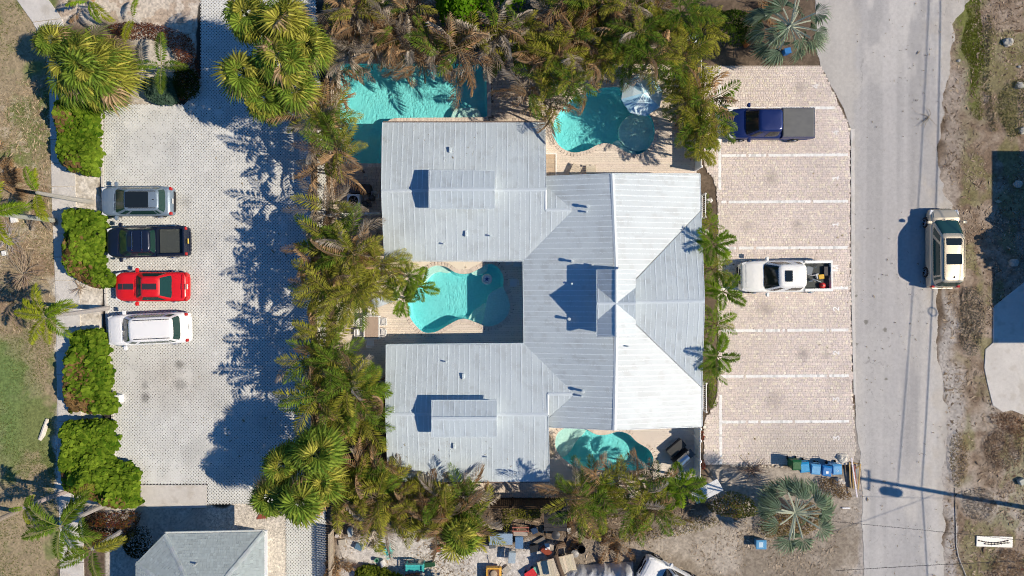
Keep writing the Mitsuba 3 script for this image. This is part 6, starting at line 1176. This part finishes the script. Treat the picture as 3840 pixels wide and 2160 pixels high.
lum = [((3182, 1732), (3186, 1828), (.42, .30, .14), 'tan timber stud at the west side of the lumber heap'), ((3191, 1730), (3196, 1830), (.36, .25, .11), 'tan timber stud second from the west in the lumber heap'), ((3220, 1736), (3212, 1832), (.44, .31, .14), 'tan timber stud at the road side of the lumber heap'), ((3186, 1733), (3219, 1738), (.33, .23, .11), 'short timber across the north end of the lumber heap'), ((3206, 1754), (3217, 1744), (.36, .25, .12), 'short diagonal timber brace in the lumber heap'), ((3182, 1712), (3203, 1858), (.72, .68, .72), 'long white trim board lying on top of the lumber heap'), ((3207, 1750), (3204, 1826), (.13, .25, .30), 'dark teal board in the lumber heap'), ((3199, 1742), (3206, 1812), (.30, .12, .10), 'reddish board in the middle of the lumber heap')]
for q, (a, b, col, lab) in enumerate(lum):
    z = .12 + .05 * (q % 3) + (.18 if q == 5 else 0); A, B = np.array(at(*a)), np.array(at(*b)); m = (A + B) / 2; d = B - A; L = np.linalg.norm(d)
    k = thing('timber', lab, 'timber'); add(k, 'board', bx(m[0], m[1], z, L, .085, .045, math.atan2(d[1], d[0]), .004), 'vc_matte', col)
pp = thing('plastic_pipe', 'short white plastic pipe lying on the dirt beside the silver fan palm', 'pipe'); a, b = at(3157, 1904), at(3186, 1904); add(pp, 'tube', tube([(*a, .06), (*b, .06)], .055, 10), 'vc_satin', (.78, .78, .8))
hs = thing('black_cable', 'long black cable snaking along the verge at the south-east', 'cable'); add(hs, 'line', tube([(*at(x, y), .03) for x, y in [(3579, 1830), (3580, 1880), (3582, 1960), (3582, 2030), (3588, 2080), (3600, 2120), (3614, 2150), (3630, 2200)]], .02, 5), 'black_plastic')
hp = thing('grey_pipe', 'thin pale pipe beside the black cable on the verge', 'pipe'); add(hp, 'tube', tube([(*at(x, y), .03) for x, y in [(3584, 1960), (3586, 2050), (3594, 2090), (3610, 2130), (3628, 2175)]], .022, 5), 'vc_satin', (.45, .44, .42))
wb_ = thing('white_board', 'white board lying on the verge with twisted dark strands standing in for a shadow', 'board'); c = at(3727, 2030); add(wb_, 'panel', bx(c[0], c[1], .06, 2.38, .70, .05, -.03, .01), 'vc_satin', (.72, .71, .66))
ch = thing('shadow_strands', 'twisted dark strands in place of a shadow on the white board', 'shadow_shape'); aa = np.linspace(0, 1, 30); add(ch, 'dark_strand', tube(np.stack([c[0] - 1.1 + 2.0 * aa, c[1] + .10 - .16 * np.sin(aa * PI), 0 * aa + .10], 1), .035 + .012 * np.sin(aa * 60), 6), 'black_plastic'); add(ch, 'dark_strand', tube(np.stack([c[0] - .7 + 1.7 * aa, c[1] - .12 - .05 * np.sin(aa * 5), 0 * aa + .10], 1), .035 + .014 * np.sin(aa * 50), 6), 'black_plastic')  # dark strands modelled where a shadow falls across the board
gb = thing('concrete_block', 'grey-green concrete block on the verge near the pole shadow', 'block'); c = at(3826, 1803); add(gb, 'block', bx(c[0], c[1], .14, .42, .36, .28, .5, .02), 'vc_matte', (.40, .42, .38))
rk = thing('red_tool', 'red-handled tool lying on the verge at the south-east corner', 'tool'); add(rk, 'handle', tube([(*at(3826, 2130), .06), (*at(3850, 2142), .06)], .03, 6), 'vc_satin', (.5, .03, .03)); add(rk, 'shaft', tube([(*at(3770, 2126), .06), (*at(3826, 2130), .06)], .03, 6), 'vc_satin', (.04, .04, .05))
ys = thing('yellow_stake', 'thin yellow stake standing near the red-handled tool', 'stake'); c = at(3796, 2165); add(ys, 'stake', bx(c[0], c[1], .3, .04, .04, .6), 'vc_satin', (.6, .42, .12))
ub = thing('utility_box', 'white utility box at the kerb behind the third hedge', 'box'); c = at(438, 1497, .5); add(ub, 'cabinet', bx(c[0], c[1], .3, .44, .52, .6, 0, .015), 'vc_satin', (.80, .80, .80)); add(ub, 'sticker', bx(c[0] - .05, c[1] - .06, .603, .1, .1, .006), 'vc_satin', (.65, .28, .08))
wt_ = thing('whitewashed_stone', 'whitewashed stone border at the lawn edge beside the sidewalk', 'rock'); add(wt_, 'stone', tube([(*at(x, y), .05) for x, y in [(180, 1570), (172, 1600), (162, 1630), (152, 1648)]], [.1, .16, .17, .12], 8), 'vc_matte', (.66, .62, .56))
for q, (x, y, s, lab) in enumerate([(58, 823, 11, 'white bucket lid lying on the lawn near the straw'), (22, 950, 8, 'small white box among the dead twigs on the lawn')]): k = thing('white_box', lab, 'box'); c = at(x, y); add(k, 'box', bx(c[0], c[1], .12, s * 2 / S, s * 2.2 / S, .24, .2, .02), 'vc_satin', (.75, .75, .72))
# dead straw fronds and bare twigs on the lawn
def dry_heap(label, x, y, n, L, az, spread, seed, name='dead_fronds', tone='straw'):
    k = thing(name, label, 'dead fronds'); r = np.random.default_rng(seed); c = at(x, y)
    for q in range(n):
        m = bank('limp', tone, int(r.integers(3, 5)), int(r.integers(3))); put(k, 'frond', m, T().translate([c[0] + r.normal(0, .35), c[1] + r.normal(0, .3), .55 + .25 * r.random()]).rotate([0, 0, 1], az + r.normal(0, spread)).scale(L))
dry_heap('heap of dead straw-coloured palm fronds on the lawn edge', 70, 590, 12, .85, 215, 22, 1); dry_heap('second pile of dry fronds below the straw heap', 10, 690, 8, .8, 20, 40, 2); dry_heap('loose dry fronds under the storm-bent palm', 170, 800, 5, .6, 290, 40, 3, tone='grey'); dry_heap('brown fallen fronds at the head of the sand bed', 345, 60, 4, .6, 200, 60, 4, tone='straw')
dry_heap('brown dead fronds lying across the yard at the palm edge', 1300, 2080, 9, .9, 250, 50, 5); dry_heap('brown dead fronds at the north-east corner behind the dark bush', 2800, 15, 7, .9, 10, 30, 6); dry_heap('red-brown dead fronds among the southern palms and weeds', 2330, 2010, 8, .85, 250, 60, 7); dry_heap('dead fronds lying beside the brown fence', 2180, 1960, 6, .8, 240, 50, 8)
def twigs(label, x, y, n, sz, seed, col=(.30, .24, .18)):
    k = thing('bare_shrub', label, 'shrub'); r = np.random.default_rng(seed); c = np.array([*at(x, y), 0]); ms = []
    for q in range(n):
        a_ = r.random() * 6.28; p = [c + [0, 0, .05]]; d = np.array([math.cos(a_), math.sin(a_), r.uniform(.1, .8)])
        for s_ in range(5): d = d + r.normal(0, .3, 3); d[2] = abs(d[2]) * .6; p.append(p[-1] + d / np.linalg.norm(d) * sz / 5)
        ms.append(col_of(tube(p, np.linspace(.022, .006, 6), 4), jit(col, .15, r)))
    add(k, 'branches', joined(ms), 'vc_matte', kind='stuff')
twigs('tangle of bare brown twigs on the lawn beside the second hedge', 90, 1030, 70, 1.9, 1); twigs('grey leafless shrub at the lawn edge near the small white box', 30, 900, 45, 1.4, 2, (.36, .33, .33)); twigs('bare twigs spilling out of the second hedge onto the sand', 300, 1080, 22, .7, 3); twigs('dry vines along the stone border south of the brick lot', 2820, 1762, 30, 1.2, 4, (.26, .17, .12)); twigs('dry broken branches among the weeds beside the honey-brown fence', 2190, 1930, 30, 1.3, 5, (.32, .22, .17)); twigs('dry branch fallen on the road edge near the minivan', 3545, 620, 9, .5, 6, (.22, .16, .12)); twigs('long dry palm stalk fallen at the road edge', 3480, 440, 6, .9, 7, (.28, .22, .14))

# ------------------------------------------------------------------ the gravel yard at the south edge
def table_(label, x, y, w, d, h, col, rz=0, name='work_table'):
    k = thing(name, label, 'table'); c = at(x, y, h); to = T().translate([c[0], c[1], 0]).rotate([0, 0, 1], rz); add(k, 'top', bx(0, 0, h, w, d, .04, 0, .008), 'vc_satin', col, to=to)
    for sx in (-1, 1):
        for sy in (-1, 1): add(k, 'leg', tube([(sx * w * .46, sy * d * .44, 0), (sx * w * .44, sy * d * .42, h)], .02, 6), 'vc_satin', (.3, .3, .31), to=to)
    add(k, 'shelf', bx(0, 0, h * .35, w * .86, d * .8, .025), 'vc_satin', np.array(col) * .5, to=to)
table_('pale blue metal work table standing in the yard shade', 1878, 2022, 1.5, .72, .85, (.24, .34, .47)); table_('small deep blue metal cabinet beside the blue work table', 1947, 2036, .52, .75, .85, (.10, .20, .36)); table_('grey-blue folding table at the edge of the shade by the yellow cart', 1920, 2092, .46, .70, .7, (.32, .40, .47), -4)
rs = thing('rusty_frame', 'rusty red frame rack beside the yellow-green vine', 'rack')
for y in (1978, 1992): a, b = at(1920, y, 1), at(1984, y, 1); add(rs, 'rail', tube([(*a, 1.0), (*b, 1.0)], .045, 7), 'vc_satin', (.36, .14, .10))
for x in (1924, 1980):
    for y in (1978, 1992): c = at(x, y, .5); add(rs, 'leg', tube([(*c, 0), (*c, 1.0)], .03, 6), 'vc_satin', (.22, .08, .06))
add(rs, 'shelf', bx(*at(1952, 2000, .7), .7, .9, .35, .03), 'vc_satin', (.35, .3, .26))
sd = thing('garden_shed', 'open dark lean-to against the brown fence', 'shed'); 
for x, y in ((2042, 1912), (2124, 1912), (2042, 1990), (2124, 1990)): c = at(x, y, .6); add(sd, 'post', bx(*c, .75, .09, .09, 1.5), 'vc_matte', (.05, .045, .04))
for q in range(6): a, b = at(2040, 1908 + q * 15, 1.5), at(2126, 1908 + q * 15, 1.5); m = (np.array(a) + b) / 2; add(sd, 'roof_board', bx(m[0], m[1], 1.52 + q * .012, b[0] - a[0], .235, .03), 'vc_matte', jit((.035, .035, .04), .2))
def bin_(label, x, y, r_, h, col, lid=None):
    k = thing('trash_can', label, 'trash can'); c = at(x, y, h); to = T().translate([c[0], c[1], 0]); add(k, 'can', lathe([(0, .02), (r_ * .8, .02), (r_ * .82, 0), (r_, h), (r_ * 1.05, h), (r_ * 1.05, h - .04), (r_ * .95, h - .04), (r_ * .78, .05), (0, .05)], 20), 'vc_satin', col, to=to, smooth=30)
    if lid is not None: add(k, 'lid', lathe([(r_ * 1.08, h), (r_ * 1.08, h + .03), (r_ * .5, h + .08), (0, h + .09)], 20), 'vc_satin', lid, to=to, smooth=30)
bin_('black round trash can on the dirt beside its grey lid', 2180, 2061, .27, .8, (.02, .021, .024)); bin_('grey metal can lying by the black trash can', 2156, 2076, .24, .35, (.24, .24, .24), (.28, .28, .28)); bin_('black round barrel at the front of the dark lean-to', 2084, 2007, .26, .8, (.025, .027, .03), (.04, .043, .05))
dkx = thing('deck_trailer', 'beige slatted wooden trailer bed under a bent tree limb', 'trailer'); c = at(2090, 2128, .6); to = T().translate([c[0], c[1], .55]).rotate([0, 0, 1], 14)
for q in range(13): add(dkx, 'slat', bx((q - 6) * .185, 0, 0, .176, 1.25, .035), 'vc_matte', jit((.52, .46, .36), .06), to=to)
for s in (-.62, .62): add(dkx, 'side_rail', bx(0, s, .03, 2.42, .06, .1), 'vc_matte', (.46, .40, .31), to=to); add(dkx, 'wheel', moved(lathe([(0, -.08), (.26, -.08), (.26, .08), (0, .08)], 16, 'y'), T().translate([.2, s * .8, -.27])), 'rubber', to=to)
tl = thing('bent_trunk', 'dark bent tree trunk leaning over the beige trailer bed', 'trunk'); add(tl, 'trunk', tube([(*at(2112, 2040), 0), (*at(2086, 2052, .8), .8), (*at(2084, 2085, 1.3), 1.3), (*at(2096, 2125, 1.5), 1.5), (*at(2122, 2190, 1.7), 1.7)], [.2, .18, .17, .16, .15], 9), 'vc_matte', (.12, .085, .06))
rb_ = thing('red_crate', 'red plywood sheet leaning by the dark lean-to', 'board'); c = at(2046, 2068, .4); add(rb_, 'sheet', moved(bx(0, 0, 0, .75, .5, .03), T().translate([c[0], c[1], .3]).rotate([0, 0, 1], -40).rotate([1, 0, 0], 25)), 'vc_matte', (.34, .08, .045))
wc_ = thing('white_crate', 'small white box on the ground behind the red plywood', 'box'); c = at(2052, 2048, .3); add(wc_, 'box', bx(*c, .2, .33, .42, .4, .1, .02), 'vc_satin', (.62, .64, .66))
rw = thing('wheelbarrow', 'red and green toy wagon at the corner of the trailer', 'wagon'); c = at(1990, 2152, .3); to = T().translate([c[0], c[1], .2]).rotate([0, 0, 1], 35); add(rw, 'tub', hull([(u * .3, w * .2, 0) for u in (-1, 1) for w in (-1, 1)] + [(u * .36, w * .26, .2) for u in (-1, 1) for w in (-1, 1)]), 'vc_satin', (.55, .03, .035), to=to); add(rw, 'cover', bx(.42, .0, .14, .35, .5, .06, 0, .02), 'vc_satin', (.18, .42, .3), to=to)
for u in (-.25, .25):
    for w in (-.24, .24): add(rw, 'wheel', moved(lathe([(0, -.03), (.09, -.03), (.09, .03), (0, .03)], 12, 'y'), T().translate([u, w, -.1])), 'rubber', to=to)
yc = thing('yellow_cart', 'yellow yard cart holding a round tan cushion', 'cart'); c = at(1851, 2150, .6); to = T().translate([c[0], c[1], 0])
add(yc, 'tub', prism(box(-.5, -.6, .5, .35).buffer(-.08).buffer(.08), .25, .6, .03), 'vc_satin', (.72, .40, .07), to=to); add(yc, 'tray', prism(box(-.36, -.5, .36, .25), .6, .625), 'vc_satin', (.20, .10, .05), to=to); add(yc, 'cushion', lathe([(0, .62), (.22, .63), (.24, .68), (.18, .73), (0, .74)], 18), 'vc_matte', (.38, .30, .22), to=to, smooth=True); add(yc, 'handle', tube([(.3, .35, .6), (.45, .75, .85), (.5, .8, .85)], .02, 6), 'black_plastic', to=to)
for s in (-.5, .5): add(yc, 'wheel', moved(bx(0, 0, 0, .1, .1, .1), T().translate([s, 0, .2])) if False else moved(lathe([(0, -.04), (.2, -.04), (.2, .04), (0, .04)], 14, 'y'), T().translate([s, -.2, .2]).rotate([0, 0, 1], 90)), 'rubber', to=to)
tb = thing('garden_bench', 'turquoise slatted garden bench in the south yard', 'bench'); c = at(1556, 2130, .5); to = T().translate([c[0], c[1], 0])
for q in range(4): add(tb, 'seat_slat', bx(0, -.18 + q * .12, .44, 1.2, .11, .03), 'vc_satin', jit((.05, .42, .42), .05), to=to)
for q in range(3): add(tb, 'back_slat', bx(0, .30 + .02 * q, .58 + q * .13, 1.2, .03, .11), 'vc_satin', jit((.10, .55, .55), .05), to=to)
for s in (-.55, .55): add(tb, 'leg', bx(s, -.15, .22, .06, .06, .44), 'vc_satin', (.04, .35, .35), to=to); add(tb, 'leg', bx(s, .28, .45, .06, .06, .9), 'vc_satin', (.04, .35, .35), to=to); add(tb, 'armrest', bx(s, .05, .62, .07, .5, .04), 'vc_satin', (.05, .42, .42), to=to)
chair_('garden_chair', 'turquoise garden chair by the dead fronds in the south yard', 1455, 2068, 120, (.12, .58, .54), z=.0)
stl = thing('white_stool', 'white plastic tub lying in front of the turquoise chair', 'tub'); c = at(1432, 2104, .2); add(stl, 'tub', moved(lathe([(0, 0), (.17, 0), (.2, .35), (.22, .35), (.2, .3), (0, .3)], 16), T().translate([c[0], c[1], .2]).rotate([1, 0, 0], 70).rotate([0, 1, 0], 30)), 'vc_satin', (.74, .74, .72), smooth=30)
gbk = thing('green_bucket', 'sea-green bucket beside the white plastic tub', 'bucket'); c = at(1412, 2101, .2); add(gbk, 'bucket', moved(lathe([(0, 0), (.11, 0), (.14, .28), (.12, .28), (.1, .03), (0, .03)], 14), T().translate([c[0], c[1], 0])), 'vc_satin', (.16, .38, .28))
for q, (x, y, sx, sy, h_, col, lab) in enumerate([(1311, 1998, .26, .55, .4, (.55, .60, .62), 'white and teal cooler among the palm litter'), (1283, 2035, .5, .42, .12, (.48, .45, .40), 'pale stone slab among the dead fronds in the yard'), (1262, 2010, .2, .22, .3, (.55, .52, .52), 'white jug among the dead fronds by the picket fence'), (1545, 2170, 1.0, .4, .4, (.20, .08, .05), 'dark red planter box below the turquoise bench')]):
    k = thing('yard_box', lab, 'box'); p = at(x, y, h_); add(k, 'box', bx(p[0], p[1], h_ / 2, sx, sy, h_, .12, .03), 'vc_satin', col); add(k, 'lid', bx(p[0], p[1], h_ + .015, sx * .96, sy * .96, .04, .12, .01), 'vc_satin', np.array(col) * .8)
for nm, lab, cat, x, y, sx, sy, h_, col, rz in [
    ('plank_stack', 'short stack of grey planks in front of the dark lean-to', 'planks', 2020, 2032, .9, .3, .16, (.22, .20, .18), .5), ('tool_chest', 'black tool chest between the blue cabinet and the red plywood', 'chest', 2004, 2058, .55, .4, .45, (.03, .032, .036), .2),
    ('milk_crate', 'dark blue crate beside the rusty frame rack', 'crate', 2004, 1990, .36, .36, .3, (.03, .07, .16), .4), ('paint_bucket', 'white square bucket at the foot of the lean-to', 'bucket', 2132, 1990, .3, .3, .36, (.66, .66, .62), .1),
    ('wooden_pallet', 'brown pallet lying by the bent trunk', 'pallet', 2150, 2036, .9, .7, .14, (.26, .18, .11), -.3), ('cement_bag', 'pale cement bag beside the yellow cart', 'bag', 1898, 2138, .55, .38, .14, (.50, .48, .44), .7),
    ('cable_box', 'grey box under the edge of the pale blue work table', 'box', 1846, 2046, .4, .35, .4, (.14, .16, .18), .1), ('garden_tray', 'dark green planter tray in front of the turquoise bench', 'tray', 1610, 2118, .7, .28, .18, (.03, .10, .05), .15),
    ('terracotta_planter', 'terracotta square planter near the single fan palm', 'planter', 1640, 2060, .34, .34, .32, (.38, .15, .07), .3), ('blue_crate', 'faded blue crate near the dead fronds by the picket fence', 'crate', 1345, 2052, .45, .35, .28, (.14, .26, .38), -.4)]:
    k = thing(nm, lab, cat); p = at(x, y, h_); add(k, 'body', bx(p[0], p[1], h_ / 2, sx, sy, h_, rz, .02), 'vc_satin', col); add(k, 'rim', bx(p[0], p[1], h_ + .01, sx + .03, sy + .03, .03, rz, .008), 'vc_satin', np.array(col) * .7)
bn = thing('storage_bin', 'blue plastic storage bin with a pale label on the dirt by the dry bush', 'bin'); c = at(2855, 2043, .6); add(bn, 'body', hull([(c[0] + u * .26, c[1] + w * .22, .02) for u in (-1, 1) for w in (-1, 1)] + [(c[0] + u * .31, c[1] + w * .27, .55) for u in (-1, 1) for w in (-1, 1)]), 'vc_satin', (.05, .22, .42)); add(bn, 'lid', bx(c[0], c[1], .58, .68, .6, .05, 0, .02), 'vc_satin', (.07, .27, .5)); add(bn, 'label', bx(c[0] - .02, c[1], .607, .28, .34, .006), 'vc_satin', (.45, .60, .72))
hc = thing('manhole_cover', 'rust-red drain cover set in the pebble strip', 'drain cover'); c = at(980, 1936); add(hc, 'plate', prism(poly([(962, 1946), (972, 1927), (1004, 1927), (998, 1944)]), 0, .05, .01), 'vc_matte', (.25, .07, .05))
for nm, lab, x, y, sx, sy, h_, col, rz in [('white_crate', 'pale blue-grey box top half hidden by the palms near the dark bush', 2600, 147, .85, .5, .9, (.55, .60, .66), .03), ('blue_tub', 'bright blue tub under the silver fan palm at the road corner', 2954, 190, .4, .34, .5, (.02, .15, .42), .2), ('wooden_crate', 'rusty brown wooden crate between the dark bush and the silver fan palm', 2818, 146, .75, .5, .7, (.34, .13, .05), .5)]:
    k = thing(nm, lab, 'box'); p = at(x, y, h_); add(k, 'body', bx(p[0], p[1], h_ / 2, sx, sy, h_, rz, .03), 'vc_satin', col); add(k, 'lid', bx(p[0], p[1], h_ + .02, sx + .03, sy + .03, .05, rz, .015), 'vc_satin', np.array(col) * 1.1)
add(None, 'fallen_leaves', joined([litter(poly([(640, 300), (1180, 300), (1180, 1850), (800, 1850), (700, 1500), (860, 1000), (760, 600)]), 900, .05, (.16, .12, .07), (.42, .34, .2), 67, clumpy(.4, .35, .75), .4), litter(lot_east, 500, .04, (.16, .12, .07), (.42, .34, .2), 68, clumpy(.5, .4, .75), .4), litter(poly([(3210, 0), (3540, 0), (3540, 2160), (3230, 2160)]), 500, .05, (.1, .08, .06), (.3, .24, .17), 69, clumpy(.3, .4, .75), .4)]), 'vc_matte', to=T().translate([0, 0, .055]), kind='stuff', label='scattered dry leaves blown over the paving and the road', cat='leaves')
rl = []
for g_, f_, n_, sd_ in ((poly([(1460, 1640), (2050, 1640), (2055, 1800), (1465, 1800)], EZ), f_s, 420, 70), (poly([(1440, 470), (2035, 470), (2035, 620), (1440, 620)], EZ), f_n, 260, 71)):
    m = litter(g_, n_, .028, (.14, .11, .06), (.38, .32, .2), sd_, clumpy(.7, .45, .8), .35); m[0][:, 2] += f_(m[0]) + .004; rl.append(m)
add(None, 'roof_leaves', joined(rl), 'vc_matte', kind='stuff', label='dry leaf bits scattered on the white metal roofs below the palms', cat='leaves')
# silver tarp over a boat
tp_ = thing('tarp_covered_boat', 'crumpled silver tarp draped over a boat at the south edge', 'boat'); nx, ny = 60, 34; gx, gy = np.meshgrid(np.linspace(0, 1, nx), np.linspace(0, 1, ny), indexing='ij')
wx_, wy_ = 4.6, 2.6; base_h = 1.25 * np.clip(1 - np.abs(2 * gy - 1)**3, 0, 1)**.6 * np.clip(1 - np.abs(2 * gx - 1)**5, 0, 1)**.5; nzv = meshkit.fbm(np.stack([gx * 9, gy * 6, 0 * gx], -1), 4); fold = np.abs(meshkit.noise(np.stack([gx * 16 + nzv * 3, gy * 5, 0 * gx + 3], -1)) - .5)
hh = base_h * (.75 + .35 * nzv + .55 * np.exp(-((gx - .86) / .07)**2)) - .16 * fold + .05
c = at(2250, 2205, .8); V_ = np.stack([c[0] + (gx - .5) * wx_ + .1 * (nzv - .5), c[1] + (gy - .5) * wy_ + .25 * (nzv - .5) + .3 * (gx - .5), np.maximum(hh, .03)], -1).reshape(-1, 3)
scene['tarp_mat'] = pbr((.56, .58, .61), .35, .6, metallic=.25); add(tp_, 'tarp', (V_, grid_faces(nx, ny, False)), 'tarp_mat', smooth=True)
